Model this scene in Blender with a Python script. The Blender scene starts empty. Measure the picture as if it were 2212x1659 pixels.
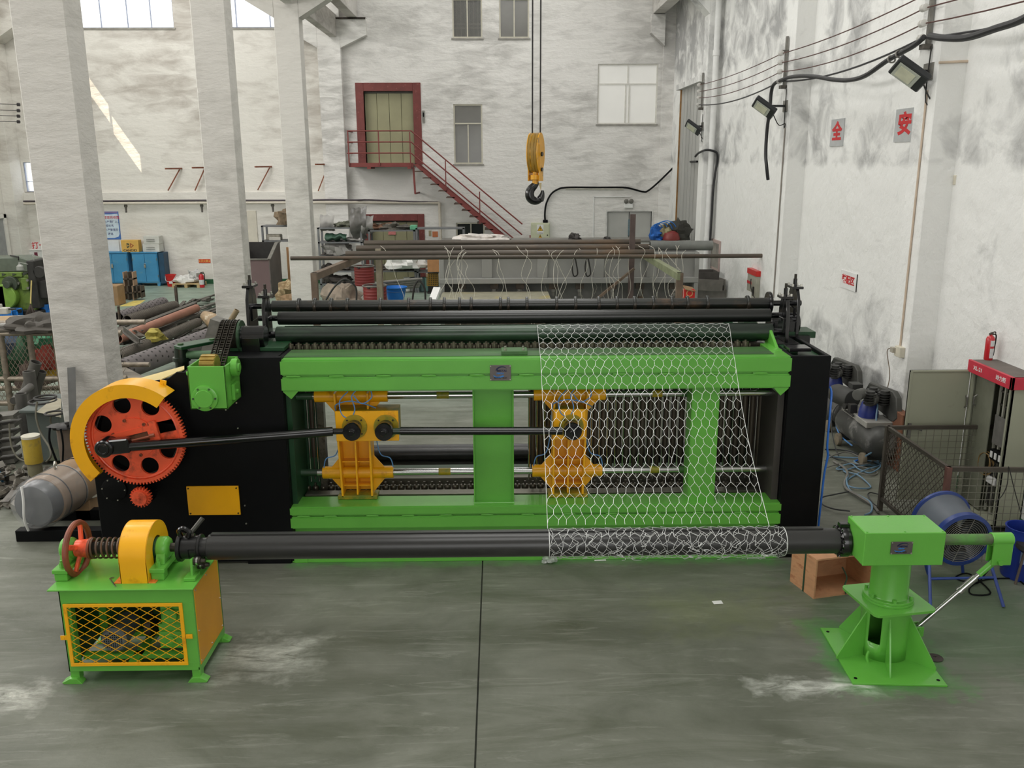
import bpy, bmesh, math, random
from mathutils import Vector, Matrix, noise
random.seed(7)
S = bpy.context.scene
C = S.collection
PI = math.pi
# ------------------------------------------------------------------ camera
FPX = 1910.5323
CAM = Vector((0.0, 0.0, 4.0))
RM = Matrix(((0.99987, -0.00742, 0.01436), (-0.01574, -0.2434, 0.9698), (-0.0037, -0.9699, -0.24348)))
cam_d = bpy.data.cameras.new('camera')
cam_d.sensor_width = 36.0
cam_d.lens = FPX * 36.0 / 2212.0
cam_d.clip_end = 200
cam = bpy.data.objects.new('camera', cam_d)
C.objects.link(cam)
rx, ry, rz = RM.col[0], RM.col[1], RM.col[2]
cam.matrix_world = Matrix.Translation(CAM) @ Matrix(((rx[0], -ry[0], -rz[0]), (rx[1], -ry[1], -rz[1]), (rx[2], -ry[2], -rz[2]))).to_4x4()
S.camera = cam


def P(px, py, X=None, Y=None, Z=None):
    """point of the photo's sight line on a plane of the hall (X, Y or Z given)"""
    r = RM @ Vector((px - 1106.0, py - 829.5, FPX))
    if X is not None: t = (X - CAM.x) / r.x
    elif Y is not None: t = (Y - CAM.y) / r.y
    else: t = (Z - CAM.z) / r.z
    return CAM + r * t


# ------------------------------------------------------------------ world, sun, daylight, exposure
W = bpy.data.worlds.new('world'); S.world = W; W.use_nodes = True
bg = W.node_tree.nodes['Background']
bg.inputs[0].default_value = (0.93, 0.97, 1.0, 1); bg.inputs[1].default_value = 2.2


def area(name, loc, rot, sx, sy, power, col=(1, 1, 1)):
    l = bpy.data.lights.new(name, 'AREA'); l.shape = 'RECTANGLE'; l.size = sx; l.size_y = sy; l.energy = power; l.color = col
    o = bpy.data.objects.new(name, l); o.location = loc; o.rotation_euler = rot; C.objects.link(o)
    return o


# daylight through the roof lights of the hall and of the side bay, the clerestory of the far side and the gate behind the camera
for i, yy in enumerate((2.0, 10.0, 18.0, 26.0)):
    area('hall_roof_light', (0.3, yy, 12.5), (0, 0, 0), 4.5, 4.0, 280, (1, .985, .96))
for i, yy in enumerate((6.0, 16.0, 25.0)):
    area('bay_roof_light', (-10.5, yy, 12.5), (0, 0, 0), 4.5, 4.0, 400, (1, .98, .95))
area('clerestory_light', (-15.9, 10.0, 7.6), (0, -PI / 2, 0), 3.0, 26.0, 1500, (1, .985, .965))
area('gate_light', (0.5, -6.6, 3.6), (PI / 2, 0, 0), 8.0, 5.5, 330, (1, 1, 1))
sun_l = bpy.data.lights.new('sun', 'SUN'); sun_l.energy = 9.0; sun_l.angle = 0.002; sun_l.color = (1, .86, .66)
sun = bpy.data.objects.new('sun', sun_l); C.objects.link(sun)
SUN = Vector((1.0, 0.5, -1.6)).normalized()
sun.rotation_euler = SUN.to_track_quat('-Z', 'Y').to_euler()
S.view_settings.view_transform = 'Standard'
S.view_settings.look = 'None'
S.view_settings.gamma = 1.0
S.view_settings.use_curve_mapping = False
S.view_settings.exposure = 0.0
try:
    S.cycles.max_bounces = 6; S.cycles.diffuse_bounces = 4; S.cycles.glossy_bounces = 3
    S.cycles.transparent_max_bounces = 8; S.cycles.transmission_bounces = 4
    S.cycles.sample_clamp_indirect = 4.0; S.cycles.use_denoising = True
except Exception:
    pass


# ------------------------------------------------------------------ materials
def lin(c):
    return tuple(((x / 255) / 12.92 if x / 255 <= .04045 else ((x / 255 + .055) / 1.055) ** 2.4) for x in c)


MATS = {}


def mat(name, col, rough=.5, metal=0.0, var=.12, vs=6.0, bump=0.0, bs=30.0, spots=None, spot_amt=.5, spot_scale=3.0, stretch=(1, 1, 1), spec=.5, coat=0.0, emit=None, es=0.0, alpha=None, trans=0.0):
    """painted / worn surface: colour varied by noise, optional blotches of a second colour, fine relief"""
    if name in MATS: return MATS[name]
    m = bpy.data.materials.new(name); m.use_nodes = True
    nt = m.node_tree; N = nt.nodes; L = nt.links
    b = N['Principled BSDF']
    c = lin(col)
    tc = N.new('ShaderNodeTexCoord')
    mp = N.new('ShaderNodeMapping'); mp.inputs['Scale'].default_value = stretch
    L.new(tc.outputs['Object'], mp.inputs['Vector'])
    nz = N.new('ShaderNodeTexNoise'); nz.inputs['Scale'].default_value = vs; nz.inputs['Detail'].default_value = 5
    L.new(mp.outputs[0], nz.inputs['Vector'])
    rp = N.new('ShaderNodeValToRGB')
    rp.color_ramp.elements[0].position = .3; rp.color_ramp.elements[1].position = .7
    rp.color_ramp.elements[0].color = (*[x * (1 - var) for x in c], 1)
    rp.color_ramp.elements[1].color = (*[min(1, x * (1 + var)) for x in c], 1)
    L.new(nz.outputs['Fac'], rp.inputs[0])
    out = rp.outputs[0]
    if spots:
        n2 = N.new('ShaderNodeTexNoise'); n2.inputs['Scale'].default_value = spot_scale; n2.inputs['Detail'].default_value = 8; n2.inputs['Roughness'].default_value = .65
        L.new(mp.outputs[0], n2.inputs['Vector'])
        r2 = N.new('ShaderNodeValToRGB'); r2.color_ramp.elements[0].position = .62 - spot_amt * .3; r2.color_ramp.elements[1].position = .74 - spot_amt * .2
        L.new(n2.outputs['Fac'], r2.inputs[0])
        mx = N.new('ShaderNodeMix'); mx.data_type = 'RGBA'
        L.new(r2.outputs[0], mx.inputs[0]); L.new(out, mx.inputs[6]); mx.inputs[7].default_value = (*lin(spots), 1)
        out = mx.outputs[2]
    L.new(out, b.inputs['Base Color'])
    b.inputs['Roughness'].default_value = rough; b.inputs['Metallic'].default_value = metal
    b.inputs['Specular IOR Level'].default_value = spec
    b.inputs['Coat Weight'].default_value = coat; b.inputs['Coat Roughness'].default_value = .12
    if trans: b.inputs['Transmission Weight'].default_value = trans
    if alpha is not None: b.inputs['Alpha'].default_value = alpha
    if emit:
        b.inputs['Emission Color'].default_value = (*lin(emit), 1); b.inputs['Emission Strength'].default_value = es
    if bump:
        n3 = N.new('ShaderNodeTexNoise'); n3.inputs['Scale'].default_value = bs; n3.inputs['Detail'].default_value = 6
        L.new(mp.outputs[0], n3.inputs['Vector'])
        bp = N.new('ShaderNodeBump'); bp.inputs['Strength'].default_value = bump; bp.inputs['Distance'].default_value = .02
        L.new(n3.outputs['Fac'], bp.inputs['Height']); L.new(bp.outputs[0], b.inputs['Normal'])
    MATS[name] = m
    return m


def plaster(name, col, dirt, stretch, amt, zband=None, rot=0.0, bump=.55):
    """whitewashed rough render: grey smears where the wash is thin, trowel relief, optional dirtier bands of height"""
    m = bpy.data.materials.new(name); m.use_nodes = True
    nt = m.node_tree; N = nt.nodes; L = nt.links; b = N['Principled BSDF']
    g = N.new('ShaderNodeNewGeometry')
    mp = N.new('ShaderNodeMapping'); mp.inputs['Scale'].default_value = stretch; mp.inputs['Rotation'].default_value = (rot, rot, 0)
    L.new(g.outputs['Position'], mp.inputs['Vector'])
    n1 = N.new('ShaderNodeTexNoise'); n1.inputs['Scale'].default_value = 1.7; n1.inputs['Detail'].default_value = 10; n1.inputs['Roughness'].default_value = .62; n1.inputs['Distortion'].default_value = .6
    L.new(mp.outputs[0], n1.inputs['Vector'])
    n2 = N.new('ShaderNodeTexNoise'); n2.inputs['Scale'].default_value = .35; n2.inputs['Detail'].default_value = 3
    L.new(g.outputs['Position'], n2.inputs['Vector'])
    mul = N.new('ShaderNodeMath'); mul.operation = 'MULTIPLY'
    L.new(n1.outputs['Fac'], mul.inputs[0]); L.new(n2.outputs['Fac'], mul.inputs[1])
    src = mul.outputs[0]
    if zband:
        sep = N.new('ShaderNodeSeparateXYZ'); L.new(g.outputs['Position'], sep.inputs[0])
        zr = N.new('ShaderNodeValToRGB'); zr.color_ramp.interpolation = 'LINEAR'
        els = zr.color_ramp.elements
        els[0].position = zband[0][0] / 12; els[0].color = (zband[0][1],) * 3 + (1,)
        els[1].position = zband[1][0] / 12; els[1].color = (zband[1][1],) * 3 + (1,)
        for zz, vv in zband[2:]:
            e = els.new(zz / 12); e.color = (vv,) * 3 + (1,)
        d = N.new('ShaderNodeMath'); d.operation = 'DIVIDE'; d.inputs[1].default_value = 12
        L.new(sep.outputs[2], d.inputs[0]); L.new(d.outputs[0], zr.inputs[0])
        m2 = N.new('ShaderNodeMath'); m2.operation = 'MULTIPLY'; L.new(src, m2.inputs[0]); L.new(zr.outputs[0], m2.inputs[1])
        src = m2.outputs[0]
    rp = N.new('ShaderNodeValToRGB'); rp.color_ramp.elements[0].position = .235 - amt * .05; rp.color_ramp.elements[1].position = .40 - amt * .06
    L.new(src, rp.inputs[0])
    mx = N.new('ShaderNodeMix'); mx.data_type = 'RGBA'
    L.new(rp.outputs[0], mx.inputs[0]); mx.inputs[6].default_value = (*lin(col), 1); mx.inputs[7].default_value = (*lin(dirt), 1)
    # small dark chips
    n4 = N.new('ShaderNodeTexNoise'); n4.inputs['Scale'].default_value = 7; n4.inputs['Detail'].default_value = 10; n4.inputs['Roughness'].default_value = .7
    L.new(mp.outputs[0], n4.inputs['Vector'])
    r4 = N.new('ShaderNodeValToRGB'); r4.color_ramp.elements[0].position = .70; r4.color_ramp.elements[1].position = .76
    L.new(n4.outputs['Fac'], r4.inputs[0])
    m4 = N.new('ShaderNodeMix'); m4.data_type = 'RGBA'
    L.new(r4.outputs[0], m4.inputs[0]); L.new(mx.outputs[2], m4.inputs[6]); m4.inputs[7].default_value = (*lin((150, 146, 140)), 1)
    L.new(m4.outputs[2], b.inputs['Base Color'])
    b.inputs['Roughness'].default_value = .88; b.inputs['Specular IOR Level'].default_value = .2
    n3 = N.new('ShaderNodeTexNoise'); n3.inputs['Scale'].default_value = 2.6; n3.inputs['Detail'].default_value = 9; n3.inputs['Roughness'].default_value = .6
    mp3 = N.new('ShaderNodeMapping'); mp3.inputs['Scale'].default_value = (.8, .8, 1.9) if rot == 0 else (1, 1, 1)
    L.new(g.outputs['Position'], mp3.inputs['Vector']); L.new(mp3.outputs[0], n3.inputs['Vector'])
    bp = N.new('ShaderNodeBump'); bp.inputs['Strength'].default_value = bump; bp.inputs['Distance'].default_value = .09
    L.new(n3.outputs['Fac'], bp.inputs['Height']); L.new(bp.outputs[0], b.inputs['Normal'])
    MATS[name] = m
    return m


# ------------------------------------------------------------------ mesh builder
class MB:
    def __init__(s): s.v = []; s.f = []

    def add(s, vs, fs):
        b = len(s.v); s.v += [tuple(v) for v in vs]; s.f += [tuple(i + b for i in f) for f in fs]; return s

    def box(s, x0, x1, y0, y1, z0, z1):
        return s.add([(x0, y0, z0), (x1, y0, z0), (x1, y1, z0), (x0, y1, z0), (x0, y0, z1), (x1, y0, z1), (x1, y1, z1), (x0, y1, z1)],
                     [(0, 3, 2, 1), (4, 5, 6, 7), (0, 1, 5, 4), (1, 2, 6, 5), (2, 3, 7, 6), (3, 0, 4, 7)])

    def obox(s, c, h, rz=0.0, rx=0.0, ry=0.0):
        m = Matrix.Rotation(rz, 3, 'Z') @ Matrix.Rotation(rx, 3, 'X') @ Matrix.Rotation(ry, 3, 'Y')
        c = Vector(c); o = []
        for a in ((-1, -1, -1), (1, -1, -1), (1, 1, -1), (-1, 1, -1), (-1, -1, 1), (1, -1, 1), (1, 1, 1), (-1, 1, 1)):
            o.append(c + m @ Vector((a[0] * h[0], a[1] * h[1], a[2] * h[2])))
        return s.add(o, [(0, 3, 2, 1), (4, 5, 6, 7), (0, 1, 5, 4), (1, 2, 6, 5), (2, 3, 7, 6), (3, 0, 4, 7)])

    def bar(s, p0, p1, w, h, up=(0, 0, 1)):
        p0, p1 = Vector(p0), Vector(p1); d = (p1 - p0).normalized(); up = Vector(up)
        if abs(d.dot(up)) > .98: up = Vector((0, 1, 0))
        a = d.cross(up).normalized() * w / 2; b = a.cross(d).normalized() * h / 2
        return s.add([p0 - a - b, p0 + a - b, p0 + a + b, p0 - a + b, p1 - a - b, p1 + a - b, p1 + a + b, p1 - a + b],
                     [(0, 1, 2, 3), (7, 6, 5, 4), (4, 5, 1, 0), (5, 6, 2, 1), (6, 7, 3, 2), (7, 4, 0, 3)])

    def cyl(s, p0, p1, r0, r1=None, n=16, caps=True):
        p0, p1 = Vector(p0), Vector(p1); d = (p1 - p0).normalized()
        r1 = r0 if r1 is None else r1
        u = d.orthogonal().normalized(); w = d.cross(u)
        vs = []
        for p, r in ((p0, r0), (p1, r1)):
            for i in range(n):
                a = 2 * PI * i / n; vs.append(p + (u * math.cos(a) + w * math.sin(a)) * r)
        fs = [(i, (i + 1) % n, n + (i + 1) % n, n + i) for i in range(n)]
        if caps: fs += [tuple(range(n - 1, -1, -1)), tuple(range(n, 2 * n))]
        return s.add(vs, fs)

    def lathe(s, c, axis, prof, n=24, caps=True):
        """prof: (radius, distance along axis)"""
        c = Vector(c); d = Vector(axis).normalized(); u = d.orthogonal().normalized(); w = d.cross(u)
        vs = []
        for r, h in prof:
            for i in range(n):
                a = 2 * PI * i / n; vs.append(c + d * h + (u * math.cos(a) + w * math.sin(a)) * max(r, 1e-4))
        fs = []
        for k in range(len(prof) - 1):
            for i in range(n):
                j = (i + 1) % n; fs.append((k * n + i, k * n + j, (k + 1) * n + j, (k + 1) * n + i))
        if caps: fs.append(tuple(range(n - 1, -1, -1))); fs.append(tuple(range((len(prof) - 1) * n, len(prof) * n)))
        return s.add(vs, fs)

    def frame(s, x0, x1, y0, y1, z0, z1, w):
        return s.box(x0, x1, y0, y1, z1 - w, z1).box(x0, x1, y0, y1, z0, z0 + w).box(x0, x0 + w, y0, y1, z0 + w, z1 - w).box(x1 - w, x1, y0, y1, z0 + w, z1 - w)

    def pipe(s, p0, p1, ro, ri, n=16):
        p0, p1 = Vector(p0), Vector(p1); d = (p1 - p0).normalized(); u = d.orthogonal().normalized(); w = d.cross(u)
        vs = []
        for p, r in ((p0, ro), (p1, ro), (p1, ri), (p0, ri)):
            for i in range(n):
                a = 2 * PI * i / n; vs.append(p + (u * math.cos(a) + w * math.sin(a)) * r)
        fs = []
        for k in range(4):
            for i in range(n):
                j = (i + 1) % n; k2 = (k + 1) % 4
                fs.append((k * n + i, k * n + j, k2 * n + j, k2 * n + i))
        return s.add(vs, fs)

    def tube(s, pts, r, n=8, caps=True, taper=None):
        pts = [Vector(p) for p in pts]
        d = (pts[1] - pts[0]).normalized(); u = d.orthogonal().normalized()
        vs = []; m = len(pts)
        for k, p in enumerate(pts):
            t = (pts[min(k + 1, m - 1)] - pts[max(k - 1, 0)])
            t = t.normalized() if t.length > 1e-9 else d
            u = (u - t * u.dot(t)); u = u.normalized() if u.length > 1e-6 else t.orthogonal().normalized()
            w = t.cross(u); rr = r if taper is None else r * taper[k]
            for i in range(n):
                a = 2 * PI * i / n; vs.append(p + (u * math.cos(a) + w * math.sin(a)) * rr)
        fs = []
        for k in range(m - 1):
            for i in range(n):
                j = (i + 1) % n; fs.append((k * n + i, k * n + j, (k + 1) * n + j, (k + 1) * n + i))
        if caps: fs += [tuple(range(n - 1, -1, -1)), tuple(range((m - 1) * n, m * n))]
        return s.add(vs, fs)

    def prism(s, poly, a, b, axis='Y'):
        n = len(poly)
        f = {'Y': lambda p, t: (p[0], t, p[1]), 'X': lambda p, t: (t, p[0], p[1]), 'Z': lambda p, t: (p[0], p[1], t)}[axis]
        vs = [f(p, a) for p in poly] + [f(p, b) for p in poly]
        return s.add(vs, [tuple(range(n)), tuple(range(2 * n - 1, n - 1, -1))] + [(i, n + i, n + (i + 1) % n, (i + 1) % n) for i in range(n)])

    def ring(s, c, axis, R, r, n=28, m=8, a0=0, a1=2 * PI, sq=1.0):
        c = Vector(c); d = Vector(axis).normalized(); u = d.orthogonal().normalized(); w = d.cross(u)
        full = abs(a1 - a0 - 2 * PI) < 1e-6
        k = n if full else n + 1; vs = []
        for i in range(k):
            a = a0 + (a1 - a0) * i / n; e = u * math.cos(a) + w * math.sin(a)
            for j in range(m):
                b = 2 * PI * j / m; vs.append(c + e * (R + r * math.cos(b)) + d * (r * sq * math.sin(b)))
        fs = []
        for i in range(n):
            i2 = (i + 1) % k
            for j in range(m):
                j2 = (j + 1) % m; fs.append((i * m + j, i2 * m + j, i2 * m + j2, i * m + j2))
        return s.add(vs, fs)

    def blob(s, c, h, seed=0, amp=.35, n=14, flat=True):
        """lumpy heap / crumpled bag: closed surface with a flat underside"""
        rnd = random.Random(seed); off = Vector((rnd.random() * 50, rnd.random() * 50, rnd.random() * 50)); c = Vector(c)
        vs = []; m = n // 2
        for k in range(m + 1):
            th = PI * k / m
            for i in range(n):
                ph = 2 * PI * i / n
                e = Vector((math.sin(th) * math.cos(ph), math.sin(th) * math.sin(ph), math.cos(th)))
                q = 1 + amp * noise.noise(e * 1.7 + off) * 1.6 + amp * .6 * noise.noise(e * 4.5 + off) + amp * .35 * noise.noise(e * 9 + off)
                z = e.z * h[2] * q
                if flat: z = max(z, -h[2] * .55)
                vs.append(c + Vector((e.x * h[0] * q, e.y * h[1] * q, z)))
        fs = []
        for k in range(m):
            for i in range(n):
                j = (i + 1) % n; fs.append((k * n + i, (k + 1) * n + i, (k + 1) * n + j, k * n + j))
        return s.add(vs, fs)

    def sheet(s, fn, nu, nv, th=.004):
        """thin cloth or tarp: fn(u,v) -> point, given thickness"""
        g = [[Vector(fn(i / nu, j / nv)) for j in range(nv + 1)] for i in range(nu + 1)]
        top = []; bot = []
        for i in range(nu + 1):
            for j in range(nv + 1):
                a = g[min(i + 1, nu)][j] - g[max(i - 1, 0)][j]; b = g[i][min(j + 1, nv)] - g[i][max(j - 1, 0)]
                nn = a.cross(b); nn = nn.normalized() if nn.length > 1e-9 else Vector((0, 0, 1))
                top.append(g[i][j] + nn * th / 2); bot.append(g[i][j] - nn * th / 2)
        K = nv + 1; B = len(top); fs = []
        for i in range(nu):
            for j in range(nv):
                q = (i * K + j, (i + 1) * K + j, (i + 1) * K + j + 1, i * K + j + 1)
                fs.append(q); fs.append(tuple(B + x for x in reversed(q)))
        for i in range(nu):
            for j in (0, nv):
                q = (i * K + j, (i + 1) * K + j); fs.append((q[1], q[0], B + q[0], B + q[1]) if j == 0 else (q[0], q[1], B + q[1], B + q[0]))
        for j in range(nv):
            for i in (0, nu):
                q = (i * K + j, i * K + j + 1); fs.append((q[0], q[1], B + q[1], B + q[0]) if i == 0 else (q[1], q[0], B + q[0], B + q[1]))
        return s.add(top + bot, fs)


def smooth(pts, k=6):
    """Catmull-Rom through the points"""
    pts = [Vector(p) for p in pts]; out = []
    for i in range(len(pts) - 1):
        a = pts[max(i - 1, 0)]; b = pts[i]; c = pts[i + 1]; d = pts[min(i + 2, len(pts) - 1)]
        for t in range(k):
            t /= k
            out.append(.5 * ((2 * b) + (c - a) * t + (2 * a - 5 * b + 4 * c - d) * t * t + (3 * b - a - 3 * c + d) * t ** 3))
    out.append(pts[-1]); return out


ORG = {}


def mk(name, mb, m, parent=None, bevel=0.0, ang=32, org=None, seg=1):
    """link one mesh object; vertices are given in hall coordinates"""
    me = bpy.data.meshes.new(name)
    if parent is not None: o3 = ORG[parent]
    elif org is not None: o3 = Vector(org)
    else:
        xs = [v[0] for v in mb.v]; ys = [v[1] for v in mb.v]; zs = [v[2] for v in mb.v]
        o3 = Vector(((min(xs) + max(xs)) / 2, (min(ys) + max(ys)) / 2, min(zs)))
    me.from_pydata([(v[0] - o3.x, v[1] - o3.y, v[2] - o3.z) for v in mb.v], [], mb.f)
    me.update()
    bm = bmesh.new(); bm.from_mesh(me); bmesh.ops.recalc_face_normals(bm, faces=bm.faces)
    if bevel:
        es = [e for e in bm.edges if len(e.link_faces) == 2 and e.calc_face_angle(0) > .6]
        if es: bmesh.ops.bevel(bm, geom=es, offset=bevel, segments=seg, affect='EDGES', clamp_overlap=True)
    bm.to_mesh(me); bm.free()
    me.shade_smooth(); me.set_sharp_from_angle(angle=math.radians(ang))
    me.materials.append(m)
    o = bpy.data.objects.new(name, me); C.objects.link(o)
    if parent is not None: o.parent = parent
    else: o.location = o3
    ORG[o] = o3
    return o


def tag(o, label=None, cat=None, group=None, kind=None):
    if label: o['label'] = label
    if cat: o['category'] = cat
    if group: o['group'] = group
    if kind: o['kind'] = kind
    return o


def thing(name, label, cat, loc, group=None):
    o = bpy.data.objects.new(name, None); C.objects.link(o); o.empty_display_size = .1
    o.location = loc; ORG[o] = Vector(loc)
    return tag(o, label, cat, group)


def struct(name, mb, m, bevel=0.0, parent=None):
    o = mk(name, mb, m, parent, bevel, org=(0, 0, 0) if parent is None else None)
    if parent is None: o['kind'] = 'structure'
    return o


def inst(name, me, parent, loc, rot=(0, 0, 0), sc=None):
    """another part that shares mesh data, placed at hall coordinates"""
    o = bpy.data.objects.new(name, me); C.objects.link(o); o.parent = parent
    o.location = Vector(loc) - ORG[parent]; o.rotation_euler = rot
    if sc: o.scale = sc
    ORG[o] = Vector(loc)
    return o


def mesh_of(mb, m, bevel=0, ang=32):
    o = mk('x', mb, m, None, bevel, ang, org=(0, 0, 0)); me = o.data
    bpy.data.objects.remove(o); return me


def dup(root, loc, label=None, group=None, rz=None):
    r = root.copy(); C.objects.link(r); r.location = loc; ORG[r] = Vector(loc)
    if rz is not None: r.rotation_euler = (0, 0, rz)
    if label: r['label'] = label
    if group: r['group'] = group
    for ch in list(root.children):
        c = ch.copy(); C.objects.link(c); c.parent = r
        for g in ch.children:
            d = g.copy(); C.objects.link(d); d.parent = c
    return r


PENDING = []


def flat(name, splines, th, m, parent, mw):
    """plate cut from 2-D outlines (later outlines inside are holes); mw places the sketch plane in the hall"""
    cu = bpy.data.curves.new(name, 'CURVE'); cu.dimensions = '2D'; cu.fill_mode = 'BOTH'; cu.extrude = th / 2
    for sp in splines:
        s = cu.splines.new('POLY'); s.points.add(len(sp) - 1); s.use_cyclic_u = True
        for p, q in zip(s.points, sp): p.co = (q[0], q[1], 0, 1)
    o = bpy.data.objects.new(name, cu); C.objects.link(o); cu.materials.append(m)
    PENDING.append((o, parent, mw)); return o


def text(name, body, size, m, parent, mw, th=.002, align='CENTER', sx=1.0, bold=0.0, shear=0.0):
    cu = bpy.data.curves.new(name, 'FONT'); cu.body = body; cu.size = size; cu.extrude = th / 2; cu.align_x = align; cu.align_y = 'CENTER'
    cu.offset = bold; cu.resolution_u = 3; cu.shear = shear
    o = bpy.data.objects.new(name, cu); C.objects.link(o); cu.materials.append(m)
    PENDING.append((o, parent, mw @ Matrix.Diagonal((sx, 1, 1, 1)))); return o


def finish_flat():
    bpy.context.view_layer.update()
    dg = bpy.context.evaluated_depsgraph_get()
    done = []
    for o, parent, mw in PENDING:
        done.append((o, parent, mw, bpy.data.meshes.new_from_object(o.evaluated_get(dg))))
    for o, parent, mw, me in done:
        name = o.name; props = {k: o[k] for k in o.keys()}; kids = list(o.children)
        m = o.data.materials[0]
        bpy.data.objects.remove(o)
        n = bpy.data.objects.new(name, me); C.objects.link(n)
        if not me.materials: me.materials.append(m)
        me.transform(mw)
        if parent is not None:
            me.transform(Matrix.Translation(-ORG[parent])); n.parent = parent
        else:
            pass
        for k, v in props.items(): n[k] = v


def frame_xz(p, rz=0.0):
    """sketch plane standing upright, facing -Y (towards the camera)"""
    return Matrix.Translation(p) @ Matrix.Rotation(rz, 4, 'Z') @ Matrix.Rotation(PI / 2, 4, 'X')


def circle(cx, cy, r, n=24, a0=0):
    return [(cx + r * math.cos(a0 + 2 * PI * i / n), cy + r * math.sin(a0 + 2 * PI * i / n)) for i in range(n)]
# ================================================================== the hall
YB = 30.3      # far wall
XR = 5.75      # wall on the side of the cabinets
XL = -16.1     # far side of the side bay
M_BACK = plaster('plaster_far_wall', (228, 226, 222), (192, 190, 186), (.7, .7, 2.2), .6, ((0, .9), (2.6, .75), (4.5, .9), (6.2, 1.12), (7.5, 1.05), (9, .9)))
M_RIGHT = plaster('plaster_side_wall', (234, 234, 231), (168, 168, 167), (1.3, 1.0, 1.0), .5, ((0, .95), (.9, 1.0), (1.6, .72), (3.2, .62), (3.85, .70), (4.0, 1.12), (4.7, .95), (5.2, .84), (6.2, .98), (7.2, 1.12), (9.5, 1.15)), rot=.7)
M_BAY = plaster('plaster_side_bay', (228, 225, 218), (186, 180, 172), (.5, .5, 1.6), .6, ((0, .8), (3, .75), (6, 1.0), (9, 1.0)), bump=.35)
M_COL = plaster('plaster_columns', (206, 203, 197), (182, 179, 173), (.9, .9, 2.4), .4, ((0, 1.15), (1.5, 1.0), (4, .9), (9, .95)), bump=.4)
M_BEAM = plaster('plaster_beams', (208, 205, 200), (170, 166, 160), (.7, .7, 2.0), .4, bump=.3)
M_CEIL = mat('ceiling_white', (225, 225, 222), .9)
M_GREENSKIRT = mat('green_skirting_paint', (38, 92, 58), .6, var=.2, vs=3)


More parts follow.
